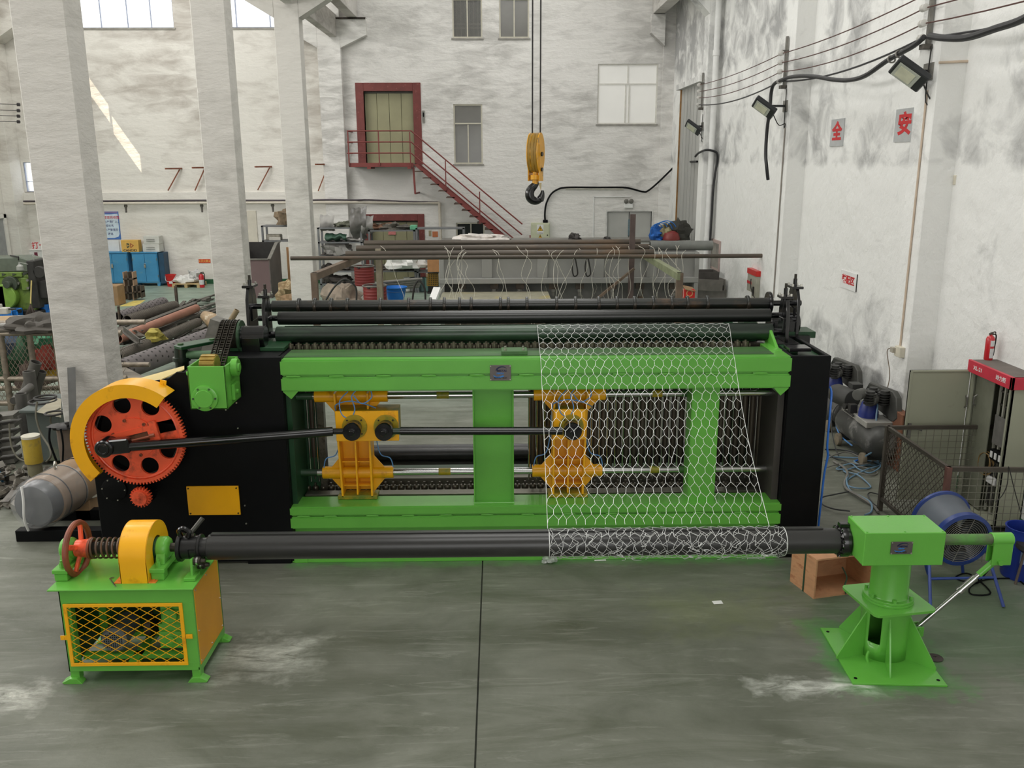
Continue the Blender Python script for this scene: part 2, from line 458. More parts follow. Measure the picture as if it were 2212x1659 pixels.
def floor_mat():
    m = bpy.data.materials.new('worn_green_floor'); m.use_nodes = True
    nt = m.node_tree; N = nt.nodes; L = nt.links; b = N['Principled BSDF']
    g = N.new('ShaderNodeNewGeometry'); pos = g.outputs['Position']

    def nz(scale, det=6, rough=.6, st=(1, 1, 1), dist=0.0):
        mp = N.new('ShaderNodeMapping'); mp.inputs['Scale'].default_value = st; L.new(pos, mp.inputs[0])
        n = N.new('ShaderNodeTexNoise'); n.inputs['Scale'].default_value = scale; n.inputs['Detail'].default_value = det; n.inputs['Roughness'].default_value = rough; n.inputs['Distortion'].default_value = dist
        L.new(mp.outputs[0], n.inputs['Vector']); return n.outputs['Fac']

    def ramp(src, a, c, ca=(0, 0, 0), cb=(1, 1, 1)):
        r = N.new('ShaderNodeValToRGB'); r.color_ramp.elements[0].position = a; r.color_ramp.elements[1].position = c
        r.color_ramp.elements[0].color = (*ca, 1); r.color_ramp.elements[1].color = (*cb, 1); L.new(src, r.inputs[0]); return r.outputs[0]

    def mix(fac, a, c):
        x = N.new('ShaderNodeMix'); x.data_type = 'RGBA'
        (L.new(fac, x.inputs[0]) if not isinstance(fac, float) else setattr(x.inputs[0], 'default_value', fac))
        for s, v in ((x.inputs[6], a), (x.inputs[7], c)):
            if isinstance(v, tuple): s.default_value = (*v, 1)
            else: L.new(v, s)
        return x.outputs[2]
    base = ramp(nz(.8, 8, .65, (1, 1.6, 1), .8), .3, .72, lin((88, 91, 79)), lin((122, 124, 113)))
    # cleaner green coating towards the far bay
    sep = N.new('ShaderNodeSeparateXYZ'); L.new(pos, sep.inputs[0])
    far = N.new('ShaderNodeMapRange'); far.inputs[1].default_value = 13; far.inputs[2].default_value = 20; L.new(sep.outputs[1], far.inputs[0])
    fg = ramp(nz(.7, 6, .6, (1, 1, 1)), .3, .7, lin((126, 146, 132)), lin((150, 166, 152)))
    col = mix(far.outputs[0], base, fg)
    # brown oil streaks, scuffs dragged along X, white dust and scratches
    col = mix(ramp(nz(1.3, 9, .68, (.35, 1.7, 1), 1.6), .48, .72, (0, 0, 0), (.7, .7, .7)), col, lin((76, 80, 64)))
    col = mix(ramp(nz(2.6, 10, .74, (.3, 2.4, 1), 1.8), .54, .76, (0, 0, 0), (.55, .55, .55)), col, lin((164, 166, 156)))
    col = mix(ramp(nz(14, 10, .8, (.5, 1.4, 1)), .68, .78, (0, 0, 0), (.8, .8, .8)), col, lin((178, 180, 172)))
    col = mix(ramp(nz(6, 8, .75), .66, .75, (0, 0, 0), (.7, .7, .7)), col, lin((60, 62, 54)))

    brush = ramp(nz(4, 9, .75, (.6, 2.2, 1), 1.2), .36, .62)
    soft = ramp(nz(3, 8, .7), .2, .5, (.55, .55, .55))

    # paint overspray around the freshly sprayed machine feet
    def spray(cx, cy, hx, hy, fade, colr, amt):
        nonlocal col
        def absd(ch, c0, h):
            s = N.new('ShaderNodeMath'); s.operation = 'SUBTRACT'; L.new(sep.outputs[ch], s.inputs[0]); s.inputs[1].default_value = c0
            a = N.new('ShaderNodeMath'); a.operation = 'ABSOLUTE'; L.new(s.outputs[0], a.inputs[0])
            q = N.new('ShaderNodeMath'); q.operation = 'SUBTRACT'; L.new(a.outputs[0], q.inputs[0]); q.inputs[1].default_value = h
            return q.outputs[0]
        mx = N.new('ShaderNodeMath'); mx.operation = 'MAXIMUM'; L.new(absd(0, cx, hx), mx.inputs[0]); L.new(absd(1, cy, hy), mx.inputs[1])
        ad = N.new('ShaderNodeMath'); ad.operation = 'MULTIPLY_ADD'; L.new(nz(5, 6), ad.inputs[0]); ad.inputs[1].default_value = fade * 1.9; L.new(mx.outputs[0], ad.inputs[2])
        mr = N.new('ShaderNodeMapRange'); mr.inputs[1].default_value = fade * 1.5; mr.inputs[2].default_value = fade * .55; mr.inputs[3].default_value = 0; mr.inputs[4].default_value = amt
        L.new(ad.outputs[0], mr.inputs[0]); br_ = N.new('ShaderNodeMath'); br_.operation = 'MULTIPLY'; L.new(mr.outputs[0], br_.inputs[0]); L.new(brush if colr[2] > .3 else soft, br_.inputs[1]); col = mix(br_.outputs[0], col, colr)
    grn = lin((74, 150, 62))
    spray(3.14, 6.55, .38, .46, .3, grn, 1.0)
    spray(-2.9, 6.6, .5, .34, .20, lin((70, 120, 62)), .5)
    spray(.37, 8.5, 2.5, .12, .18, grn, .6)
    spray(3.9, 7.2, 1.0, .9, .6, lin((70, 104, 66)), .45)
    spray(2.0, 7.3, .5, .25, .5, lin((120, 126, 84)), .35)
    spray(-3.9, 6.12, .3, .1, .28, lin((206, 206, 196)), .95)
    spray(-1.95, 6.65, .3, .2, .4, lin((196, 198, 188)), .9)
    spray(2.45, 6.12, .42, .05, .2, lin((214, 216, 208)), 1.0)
    L.new(col, b.inputs['Base Color'])
    b.inputs['Specular IOR Level'].default_value = .4
    L.new(ramp(nz(2.5, 6), .3, .7, (.38, .38, .38), (.62, .62, .62)), b.inputs['Roughness'])
    bp = N.new('ShaderNodeBump'); bp.inputs['Strength'].default_value = .12; bp.inputs['Distance'].default_value = .02
    L.new(nz(18, 8, .7), bp.inputs['Height']); L.new(bp.outputs[0], b.inputs['Normal'])
    return m


M_FLOOR = floor_mat()
jx = -.185     # expansion joint running towards the far wall
f = MB()
f.box(XL - .3, jx - .007, -7.2, YB + .3, -.12, 0); struct('floor', f, M_FLOOR)
f = MB(); f.box(jx + .007, XR + .3, -7.2, YB + .3, -.12, 0); struct('floor', f, M_FLOOR)
f = MB(); f.box(jx - .007, jx + .007, -7.2, YB + .3, -.12, -.012); struct('floor_joint', f, mat('joint_filler', (52, 54, 46), .9, var=.3, vs=9))
f = MB(); f.box(XL - .3, XR + .3, -7.2, YB + .3, 12.75, 12.85); struct('ceiling', f, M_CEIL)
f = MB(); f.box(XL - .3, XR + .3, -7.3, -7.1, 0, 12.8); struct('wall_front', f, M_BEAM)
f = MB(); f.box(XR, XR + .25, -7.2, YB + .3, 0, 12.8); struct('wall_right', f, M_RIGHT)
f = MB(); f.box(XR - .012, XR, -7.1, YB, 0, .16); struct('baseboard_right', f, M_GREENSKIRT)


def R2(a, b):
    """wall opening between two points of the far wall"""
    return [(a.x, a.z), (b.x, a.z), (b.x, b.z), (a.x, b.z)]


def BW(px, py): return P(px, py, Y=YB)


WIN = {1: (BW(976, -10), BW(1042, 82)), 2: (BW(1078, -10), BW(1143, 82)), 3: (BW(979, 225), BW(1043, 354)), 4: (BW(1292, 138), BW(1418, 268)), 5: (BW(985, 481), BW(1047, 530))}
WIN[1][0].z = WIN[2][0].z = 9.05
WIN[5][1].z = .95
SKYW = {6: (Vector((-13.6, YB, 9.9)), Vector((-10.29, YB, 8.19))), 7: (Vector((-8.75, YB, 9.9)), Vector((-6.0, YB, 8.19))), 8: (Vector((-15.65, YB, 4.05)), Vector((-14.5, YB, 3.1)))}
LIFT = (BW(785, 197), BW(896, 350)); LIFT[1].z = 3.95
LIFT2 = (BW(800, 477), BW(905, 560)); LIFT2[1].z = 0.02
DD = (BW(1312, 457), BW(1408, 457)); DD[1].z = 0.02
holes = [R2(*WIN[k]) for k in WIN] + [R2(*SKYW[k]) for k in SKYW] + [R2(*LIFT), R2(*LIFT2), R2(*DD)]
# the far wall in two fields, the side bay and the hall proper
bayh = [R2(*SKYW[k]) for k in SKYW]
hallh = [h for h in holes if h not in bayh]
o = flat('wall_back', [[(XL - .3, 0), (-5.3, 0), (-5.3, 12.8), (XL - .3, 12.8)]] + bayh, .25, M_BAY, None, Matrix.Translation((0, YB + .125, 0)) @ Matrix.Rotation(PI / 2, 4, 'X')); o['kind'] = 'structure'
o = flat('wall_back', [[(-5.3, 0), (XR + .3, 0), (XR + .3, 12.8), (-5.3, 12.8)]] + hallh, .25, M_BACK, None, Matrix.Translation((0, YB + .125, 0)) @ Matrix.Rotation(PI / 2, 4, 'X')); o['kind'] = 'structure'
# side-bay wall with the two clerestory slots the sun comes through
def slot(pa, pb, h):
    q = []
    for px, py in (pa, pb):
        p_ = BW(px, py); t = p_.x - XL; q.append((YB - .5 * t, p_.z + 1.6 * t))
    z_ = (q[0][1] + q[1][1]) / 2
    return [(q[0][0], z_ - h), (q[1][0], z_ - h), (q[1][0], z_), (q[0][0], z_)], z_


SL1, zs1 = slot((183, 150), (236, 228), .62); SL2, zs2 = slot((240, 236), (305, 345), .62)
print('slots', SL1, SL2)
o = flat('wall_left', [[(-7.2, 0), (YB, 0), (YB, 12.8), (-7.2, 12.8)], SL1, SL2],
         .03, M_BAY, None, Matrix.Translation((XL - .015, 0, 0)) @ Matrix.Rotation(PI / 2, 4, 'Z') @ Matrix.Rotation(PI / 2, 4, 'X')); o['kind'] = 'structure'

# ---- windows of the far wall
M_FRAME = mat('window_frame_cream', (196, 192, 176), .55, var=.1)
M_FRAME2 = mat('window_frame_white', (214, 212, 204), .5, var=.08)
M_GLASSG = mat('dull_grey_glass', (112, 111, 106), .16, var=.12, vs=1.2, spec=.6)
M_GLASSD = mat('dark_glass', (42, 46, 46), .1, var=.15, vs=1.2, spec=.6)
M_GLASSL = mat('pale_lit_glass', (216, 215, 210), .2, var=.04, vs=.8, spec=.5, emit=(232, 230, 224), es=.22)
M_GLASSO = bpy.data.materials.new('clear_glass'); M_GLASSO.use_nodes = True
_b = M_GLASSO.node_tree.nodes['Principled BSDF']; _b.inputs['Alpha'].default_value = .12; _b.inputs['Roughness'].default_value = .05
M_SILL = mat('dusty_sill', (150, 147, 140), .8, var=.2)


def window(k, a, b, vb, hb, panes, fm, gm, w=.045, bars=0):
    """frame and mullions as one structure; every pane of its own"""
    x0, x1, z0, z1 = a.x, b.x, b.z, a.z
    m = MB(); y0, y1 = YB + .03, YB + .11; ya, yb = y0 + .004, y1 - .004
    m.frame(x0, x1, y0, y1, z0, z1, w)
    for t in hb: m.box(x0 + w, x1 - w, ya, yb, z0 + (z1 - z0) * t - w * .5, z0 + (z1 - z0) * t + w * .5)
    for t, za, zb in vb: m.box(x0 + (x1 - x0) * t - w * .45, x0 + (x1 - x0) * t + w * .45, ya + .003, yb - .003, z0 + (z1 - z0) * za, z0 + (z1 - z0) * zb)
    r = mk('window_%d' % k, m, fm, org=((x0 + x1) / 2, YB, z0)); r['kind'] = 'structure'
    for i, (ta, tb, za, zb) in enumerate(panes):
        g = MB(); yy = YB + .06 + .012 * (i % 2)
        g.box(x0 + (x1 - x0) * ta, x0 + (x1 - x0) * tb, yy, yy + .008, z0 + (z1 - z0) * za, z0 + (z1 - z0) * zb)
        mk('pane', g, gm, r)
    s = MB(); s.box(x0 - .04, x1 + .04, YB - .035, YB + .02, z0 - .05, z0); mk('sill', s, M_SILL, r)
    for i in range(bars):
        t = (i + 1) / (bars + 1)
        s = MB(); xx = x0 + (x1 - x0) * t; s.cyl((xx, YB + .14, z0 + .05), (xx, YB + .14, z1), .012, n=8); mk('grille_bar', s, M_FRAME, r)
    if bars:
        for zz in (.32, .44): s = MB(); s.bar((x0, YB + .14, z0 + zz), (x1, YB + .14, z0 + zz), .02, .03); mk('grille_bar', s, M_FRAME, r)
    return r


HALF = [(0, .5, 0, 1), (.5, 1, 0, 1)]
window(1, *WIN[1], [(.5, 0, 1)], [], HALF, M_FRAME, mat('grey_glass_hazy', (112, 111, 106), .2, alpha=.55, spec=.6), bars=6)
window(2, *WIN[2], [(.5, 0, 1)], [], HALF, M_FRAME, M_GLASSG)
window(3, *WIN[3], [(.5, 0, .66)], [.68], [(0, 1, .68, 1), (0, .5, 0, .68), (.5, 1, 0, .68)], M_FRAME, M_GLASSG)
window(4, *WIN[4], [(.5, .66, 1), (.47, 0, .66), (.53, 0, .66)], [.67], [(0, .5, .67, 1), (.5, 1, .67, 1), (0, .47, 0, .67), (.47, 1, 0, .67)], M_FRAME2, M_GLASSL)
window(5, *WIN[5], [(.52, 0, 1)], [], HALF, M_FRAME, M_GLASSD)
for k, fr in ((6, (.075, .30, .555, .78)), (7, (.16, .55, .8)), (8, (.5,))):
    ed = (0,) + fr + (1,)
    window(k, *SKYW[k], [(t, 0, 1) for t in fr], [.35] if k == 8 else [], [(ed[i], ed[i + 1], 0, 1) for i in range(len(ed) - 1)], mat('sky_window_bars', (150, 158, 178), .5), M_GLASSO, w=.02 if k != 7 else .03)
# grey rooms behind the first window
f = MB(); f.box(WIN[1][0].x - .2, WIN[1][1].x + .2, YB + .26, YB + .32, 7.6, 9.4); struct('wall_beyond_window', f, mat('dim_backing', (128, 126, 120), .9))
f = MB(); f.box(LIFT[0].x - .1, LIFT[1].x + .1, YB + .255, YB + .3, 3.9, 6.4); struct('lift_backing', f, mat('dim_backing', (128, 126, 120), .9))  # added slab that hides the bright sky behind the lift leaves

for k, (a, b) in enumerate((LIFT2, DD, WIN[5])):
    f = MB(); f.box(a.x - .1, b.x + .1, YB + .255, YB + .3, 0, a.z + .1); struct('door_backing', f, mat('dim_backing', (128, 126, 120), .9))  # added unseen backing, keeps sky light out of the door gaps
# ---- goods-lift doors: dark red surround, four khaki leaves
M_RED = mat('oxide_red_paint', (112, 52, 48), .55, var=.16, vs=4, spots=(150, 96, 88), spot_amt=.1, spot_scale=12)
M_KHAKI = mat('khaki_door_paint', (146, 143, 112), .5, var=.08, vs=2)


def lift_door(k, a, b, zo, outer_w, label):
    r = MB(); x0, x1, z0, z1 = a.x, b.x, b.z, a.z; w = outer_w
    r.box(x0 - w, x0, YB - .03, YB + .2, z0 - .02, z1 + w).box(x1, x1 + w, YB - .03, YB + .2, z0 - .02, z1 + w).box(x0, x1, YB - .03, YB + .2, z1, z1 + w)
    d = mk('door_%d' % k, r, M_RED, org=((x0 + x1) / 2, YB, z0), bevel=.008); d['kind'] = 'structure'
    for i in range(4):
        q = MB(); xa = x0 + (x1 - x0) * i / 4; xb = x0 + (x1 - x0) * (i + 1) / 4; yy = YB + .15 + (.03 if i in (0,) else 0)
        q.box(xa + .006, xb - .006, yy, yy + .04, z0, z1 - .06); mk('door_leaf', q, M_KHAKI, d, bevel=.004)
    q = MB(); q.box(x0, x1, YB + .13, YB + .2, z1 - .06, z1); mk('header_track', q, mat('dark_track', (70, 68, 60), .6), d)
    return d


lift_door(1, *LIFT, 0, .26, '')
lift_door(2, *LIFT2, 0, .22, '')
# grey double door
M_GDOOR = mat('pale_grey_door', (178, 178, 174), .55, var=.07, vs=2)
d = MB(); x0, x1 = DD[0].x, DD[1].x; z1 = DD[0].z
d.box(x0 - .05, x0, YB - .02, YB + .1, 0, z1 + .05).box(x1, x1 + .05, YB - .02, YB + .1, 0, z1 + .05).box(x0, x1, YB - .02, YB + .1, z1, z1 + .05)
d3 = struct('door_3', d, mat('door_frame_white', (205, 204, 200), .6))
ORG[d3] = Vector((0, 0, 0))
for i in (0, 1):
    q = MB(); xm = (x0 + x1) / 2; xa, xb = ((x0 + .01, xm - .012), (xm + .012, x1 - .01))[i]
    q.box(xa, xb, YB + .05, YB + .09, .01, z1 - .01); mk('door_leaf', q, M_GDOOR, d3, bevel=.004)
q = MB(); q.box(xm - .03, xm + .03, YB + .02, YB + .05, 1.55, 2.1); mk('door_sign_strip', q, mat('faded_blue_strip', (96, 118, 126), .6, var=.3, vs=12), d3)
q = MB(); q.box(xm - .06, xm + .1, YB + .03, YB + .05, 1.02, 1.06).ring((xm - .02, YB + .03, .96), (0, 1, 0), .05, .012, n=16, m=6); mk('padlock_hasp', q, mat('dull_steel', (150, 150, 148), .35, .8), d3)
# flush door in the side-bay wall and sheet-metal door of the side wall
a, b = BW(545, 455), BW(562, 575)
f = MB(); f.box(a.x - .6, b.x, YB - .03, YB, .0, a.z); struct('door_4', f, mat('cream_flush_door', (214, 208, 194), .6, var=.05), bevel=.01)
a = P(1475, 190, X=XR); b = P(1517, 200, X=XR)
f = MB(); f.box(XR - .02, XR, b.y, a.y, .0, a.z - .06)
for i in range(1, 6): f.box(XR - .035, XR - .02, b.y + (a.y - b.y) * i / 6 - .012, b.y + (a.y - b.y) * i / 6 + .012, 0, a.z - .1)
d5 = struct('door_5', f, mat('galvanised_door', (172, 172, 168), .6, var=.14, vs=1.5, stretch=(1, 1, .15)))
f = MB(); f.box(XR - .06, XR, a.y, a.y + .07, 0, a.z - .02); struct('trim_1', f, mat('rusty_edge_angle', (140, 104, 62), .8, var=.35, vs=5))
f = MB(); f.box(XR - .16, XR, b.y - .3, a.y + .25, a.z - .06, a.z + .1); struct('beam', f, M_RIGHT)
# door gap beside the middle column, its shade painted as a grey strip
f = MB(); a = BW(452, 478); f.box(a.x, a.x + .14, YB - .04, YB, 0, a.z); struct('trim_2', f, mat('grey_door_gap', (112, 108, 102), .8, var=.3, vs=4), bevel=.01)
# grey steel door on the far side of the bay
f = MB(); f.box(XL, XL + .06, 27.2, 29.35, 0, 2.3); struct('door_6', f, mat('grey_steel_door', (150, 152, 152), .5, var=.1), bevel=.01)
f = MB(); f.box(XL, XL + .1, 29.35, 29.5, 0, 2.42).box(XL, XL + .1, 27.0, 29.5, 2.3, 2.42); struct('trim_3', f, M_BAY)

# ---- columns, corbels, beams
CX1 = -4.97; CX0 = -5.60; CD = .45
for yy in (11.0, 17.43, 23.87):
    f = MB(); f.box(CX0, CX1, yy, yy + CD, 0, 12.75); struct('column', f, M_COL, bevel=.012)
a = P(652, 38, Y=23.87)
for yy in (11.0, 17.43, 23.87):
    for sx, xe in ((1, CX1), (-1, CX0)):
        f = MB(); f.prism([(xe, a.z), (xe + sx * .78, a.z + .46), (xe + sx * .78, 9.4), (xe, 9.4)], yy, yy + CD); struct('corbel', f, M_COL)
# engaged column on the far wall, with its corbel arms
f = MB(); f.box(CX0 - .12, -4.98, YB - .3, YB, 0, 12.75); struct('column', f, M_BACK, bevel=.012)
c = P(743, 103, Y=YB - .3); e = P(791, 75, Y=YB - .3)
f = MB(); f.prism([(-4.98, c.z), (e.x, e.z), (e.x, e.z + .5), (-4.98, e.z + .5)], YB - .3, YB); struct('corbel', f, M_BACK)
f = MB(); f.prism([(CX0 - .12, c.z), (CX0 - .85, c.z + .42), (CX0 - .85, e.z + .5), (CX0 - .12, e.z + .5)], YB - .3, YB); struct('corbel', f, M_BACK)
# tie beams between the columns and the crane runway
q = P(727, 80, Y=YB - .3); q0 = P(711, 80, Y=YB - .3)
for y0, y1 in ((11.45, 17.43), (17.88, 23.87), (24.32, YB - .3)):
    f = MB(); f.box(q0.x, q.x, y0, y1, q.z, q.z + .68); struct('beam', f, M_BEAM, bevel=.01)
w = P(772, 39, Y=YB - .1)
f = MB(); f.box(w.x - .32, w.x, -2, YB - .05, w.z, w.z + .9); struct('beam', f, M_BEAM, bevel=.01)
f = MB(); f.box(w.x - .9, w.x + .28, YB - .33, YB - .02, w.z - .06, w.z - .005); struct('trim_4', f, mat('dark_ledge_gap', (64, 58, 52), .9, var=.4, vs=9))  # dark gap under the runway beam, its shade put into a strip
# pillars along the right wall
PX = 5.40; PB = XR
PIL = ((11.36, .55), (16.95, .55), (23.9, .55))
for yy, d_ in PIL:
    f = MB(); f.box(PX, PB + .02, yy, yy + d_, 0, 12.75); struct('column', f, M_RIGHT, bevel=.01)
for yy, d_ in PIL: f = MB(); f.box(PX - .012, PX, yy - .012, yy + d_, 0, .15); struct('baseboard_right', f, M_GREENSKIRT)
f = MB(); f.box(5.37, XR + .02, YB - .12, YB, 0, 12.75); struct('column', f, M_BACK, bevel=.01)
c = P(1438, 100, Y=YB - .12); e = P(1405, 72, Y=YB - .12)
f = MB(); f.prism([(5.37, c.z), (e.x, e.z), (e.x, e.z + .55), (5.37, e.z + .55)], YB - .3, YB); struct('corbel', f, M_BACK)
f = MB(); f.box(e.x + .05, e.x + .42, 2, YB - .05, e.z + .57, e.z + 1.5); struct('beam', f, M_BEAM, bevel=.01)
a = P(1527, 34, X=PX)
for yy, d_ in PIL: f = MB(); f.prism([(PX, a.z), (PX - .78, a.z + .78), (PX - .78, 10.2), (PX, 10.2)], yy, yy + d_); struct('corbel', f, M_RIGHT)
# bay: ledge beam under the upper wall, corner pilaster
a = BW(300, 415); b = BW(300, 434)
f = MB(); f.box(XL, CX0 - .12, YB - .1, YB, b.z, a.z); struct('beam', f, M_BAY, bevel=.01)
f = MB(); f.box(XL, -15.72, YB - .7, YB, 0, 7.7); struct('column', f, M_BAY, bevel=.01)
f = MB(); f.prism([(-15.72, 7.7), (-15.0, 8.15), (-15.0, 12.7), (XL, 12.7), (XL, 7.7)], YB - .7, YB); struct('corbel', f, M_BAY)
f = MB(); f.box(-10.4, -5.75, YB - .014, YB, 0, .16); struct('baseboard_back', f, M_GREENSKIRT)
# ================================================================== the netting machine
M_GREEN = mat('fresh_green_paint', (100, 176, 68), .3, var=.05, vs=2.5, bump=.04, bs=60, coat=.35, spec=.45)
M_GREEND = mat('overspray_green', (58, 102, 46), .42, var=.25, vs=3, spots=(52, 66, 48), spot_amt=.5, spot_scale=2, stretch=(.4, 2, 2))
M_DKGREEN = mat('dark_green_paint', (22, 64, 34), .4, var=.2, vs=3)
M_BLACK = mat('black_machine_paint', (9, 10, 12), .5, var=.2, vs=2, bump=.03, bs=50, spec=.16)
M_BLACKG = mat('black_gloss_paint', (13, 13, 15), .22, var=.15, vs=3, coat=.35)
M_YELLOW = mat('yellow_machine_paint', (246, 178, 14), .36, var=.06, vs=3, spots=(196, 128, 10), spot_amt=.1, spot_scale=4, coat=.25)
M_YELGREEN = mat('yellow_with_overspray', (168, 142, 26), .4, var=.2, vs=6, spots=(98, 118, 40), spot_amt=.5, spot_scale=5)
M_ORANGE = mat('orange_gear_paint', (238, 92, 56), .38, var=.12, vs=3, spots=(150, 62, 40), spot_amt=.3, spot_scale=5, coat=.2)
M_ORANGEB = mat('rubbed_orange_iron', (128, 66, 42), .5, var=.3, vs=8)
M_CHROME = mat('bright_steel_bar', (190, 190, 188), .18, .95, var=.08, vs=6, stretch=(.3, 4, 4))
M_STEEL = mat('greased_steel', (98, 94, 84), .35, .75, var=.25, vs=9, spots=(48, 44, 36), spot_amt=.4, spot_scale=9)
M_STEELD = mat('dark_oily_steel', (58, 54, 47), .35, .6, var=.3, vs=8)
M_TUBE = mat('twist_tube_brown', (74, 66, 56), .42, .35, var=.28, vs=5, stretch=(1, 1, .3))
M_ROLLG = mat('black_green_roller', (20, 34, 24), .36, var=.4, vs=1.6, spots=(54, 86, 58), spot_amt=.6, spot_scale=1.3, stretch=(.25, 1, 1), coat=.2)
M_ROLLB = mat('charcoal_roller', (24, 26, 24), .34, var=.2, vs=1.5, stretch=(.3, 1, 1), coat=.2)
M_ROLLR = mat('collar_roller', (32, 34, 30), .36, var=.3, vs=2.5, spots=(82, 62, 44), spot_amt=.2, spot_scale=3, stretch=(.6, 1, 1), coat=.2)
M_SCREW = mat('zinc_bolt', (184, 182, 172), .3, .8, var=.1)
M_BLUEHOSE = mat('blue_air_hose', (92, 146, 206), .4, var=.15)
M_BRASS = mat('brass_worm', (168, 142, 72), .34, .55, var=.25, vs=12)
Y0 = 8.42
BX0, BX1 = -2.145, 2.885
mach = thing('netting_machine', 'green, black and yellow hexagonal wire netting machine across the hall floor', 'machine', (0.0, 8.9, 0))


def mp(name, mb, m, parent=None, bevel=.0, **k): return mk(name, mb, m, parent or mach, bevel, **k)


# side housings
f = MB(); f.prism([(-4.06, .02), (-4.06, 1.06)] + [(P(px, py, Y=Y0).x, P(px, py, Y=Y0).z) for px, py in ((196, 985), (190, 940), (197, 900), (216, 866), (250, 842), (300, 828), (362, 818))] + [(-3.14, 2.03), (-2.72, 2.03), (-2.72, 2.17), (-2.12, 2.17), (-2.12, .02)], Y0 + .005, Y0 + .06)
lh = mp('side_housing', f, M_BLACK, bevel=.006)
f = MB(); f.box(-4.06, -4.0, Y0 + .06, 9.85, .02, 1.1).box(-2.17, -2.12, Y0 + .06, 9.9, .02, 2.15).box(-4.0, -2.17, 9.8, 9.86, .02, 1.4).box(-2.72, -2.17, Y0 + .06, 9.85, 2.1, 2.16)
f.box(-3.1, -2.75, Y0 + .06, 9.85, 1.96, 2.02); mp('housing_shell', f, M_BLACK, lh, bevel=.005)
a = P(537, 1217, Z=0)
f = MB(); f.box(a.x, BX0 - .01, Y0 - .005, Y0 + .3, 0, .16); mp('foot_plate', f, M_BLACK)
f = MB(); f.box(-5.28, -3.9, 9.02, 9.14, 0, .13).box(-5.28, -3.9, 9.6, 9.7, 0, .13).box(-5.28, -5.2, 9.14, 9.6, 0, .1); mp('motor_base_rail', f, M_BLACK, bevel=.006)
f = MB(); f.box(2.86, 3.26, Y0 + .005, Y0 + .05, .02, 2.145).box(3.215, 3.26, Y0 + .05, 10.0, .02, 2.145).box(2.86, 2.9, Y0 + .05, 10.0, .02, 2.145).box(2.9, 3.22, 9.95, 10, .02, 2.1)
rh = mp('side_housing', f, M_BLACK, bevel=.006)
f = MB(); f.box(2.9, 3.215, 8.62, 9.9, 2.08, 2.11).box(2.9, 3.02, 8.7, 9.8, 2.11, 2.15).box(3.1, 3.46, 9.45, 9.75, 2.12, 2.19); mp('top_deck', f, M_DKGREEN, rh, bevel=.004)
f = MB(); f.cyl((3.26, 8.7, 1.96), (3.285, 8.7, 1.96), .03, n=12); mp('side_bolt', f, M_BLACK, rh)
# dark green stiffeners inside the housings
f = MB(); f.box(-2.12, -2.07, Y0 + .1, 9.1, .4, 1.8).box(-2.12, -1.93, 9.06, 9.1, .45, 1.8); mp('inner_stiffener', f, M_DKGREEN)
f = MB(); f.box(-1.93, -1.86, 9.02, 9.12, .5, 2.0); mp('inner_upright', f, M_STEEL)
f = MB(); f.box(2.79, 2.855, Y0 + .1, 9.34, .4, 1.8); mp('inner_panel', f, mat('dark_taupe_panel', (62, 58, 54), .6))
f = MB(); f.prism([(2.55, .62), (2.86, .62), (2.86, 1.0), (2.62, 1.35), (2.55, 1.35)], 9.35, 9.4); mp('inner_stiffener', f, M_DKGREEN)
f = MB(); f.box(2.62, 2.84, 9.42, 9.5, .5, 2.0); mp('inner_upright', f, mat('dark_taupe_panel', (62, 58, 54), .6))
# top beam of two channels
tb = mp('top_beam', MB().box(BX0, BX1, Y0, Y0 + .34, 1.982, 2.14).box(BX0, BX1, Y0, Y0 + .34, 1.822, 1.966).box(BX0 + .02, BX1 - .02, Y0 + .03, Y0 + .3, 1.9, 2.05), M_GREEN, bevel=.014, seg=2)
mp('top_cover', MB().box(BX0, BX1 - .16, Y0 + .12, Y0 + .47, 2.128, 2.146), M_GREEND, tb)
bead = mesh_of(MB().blob((0, 0, 0), (.085, .008, .013), 3, .3, 12, flat=False), M_GREEN)
for px in (632, 726, 828, 926, 1030, 1137, 1240, 1340, 1441, 1540, 1643): inst('weld_bead', bead, tb, (P(px, 811, Y=Y0).x, Y0 + .012, 1.974))
for xa, s in ((BX0, 1), (BX1, -1)):
    mp('end_gusset', MB().prism([(xa, 1.822), (xa + s * .02, 1.822), (xa + s * .1, 1.745), (xa + s * .17, 1.822), (xa + s * .17, 1.83), (xa, 1.83)], Y0 + .01, Y0 + .3), M_GREEN, tb)
a = P(1083, 770, Z=2.15); b = P(1140, 770, Z=2.15)
br = mp('bearing_plate', MB().box(a.x, b.x, 8.56, 8.76, 2.146, 2.185), M_GREEND, bevel=.004)
bolt = mesh_of(MB().cyl((0, 0, 0), (0, 0, .018), .013, n=6), M_SCREW)
for x in (a.x + .04, b.x - .04):
    for y in (8.6, 8.72): inst('bolt', bolt, br, (x, y, 2.185))
# nameplate on the beam
M_PLATE = mat('brushed_nameplate', (104, 98, 96), .35, .5, var=.08)
M_NAVY = mat('navy_print', (20, 26, 64), .5); M_SKYB = mat('blue_print', (44, 122, 196), .5)


def swoosh(cx, cy, rx_, ry_, a0, a1, w0, w1, rot=0.0, n=22):
    o, i = [], []
    for k in range(n + 1):
        t = k / n; a = a0 + (a1 - a0) * t; w = w0 + (w1 - w0) * math.sin(PI * min(1, t * .62 + .0))
        for lst, q in ((o, 1 + w), (i, 1 - w)):
            x, y = rx_ * q * math.cos(a), ry_ * q * math.sin(a)
            lst.append((cx + x * math.cos(rot) - y * math.sin(rot), cy + x * math.sin(rot) + y * math.cos(rot)))
    return o + i[::-1]


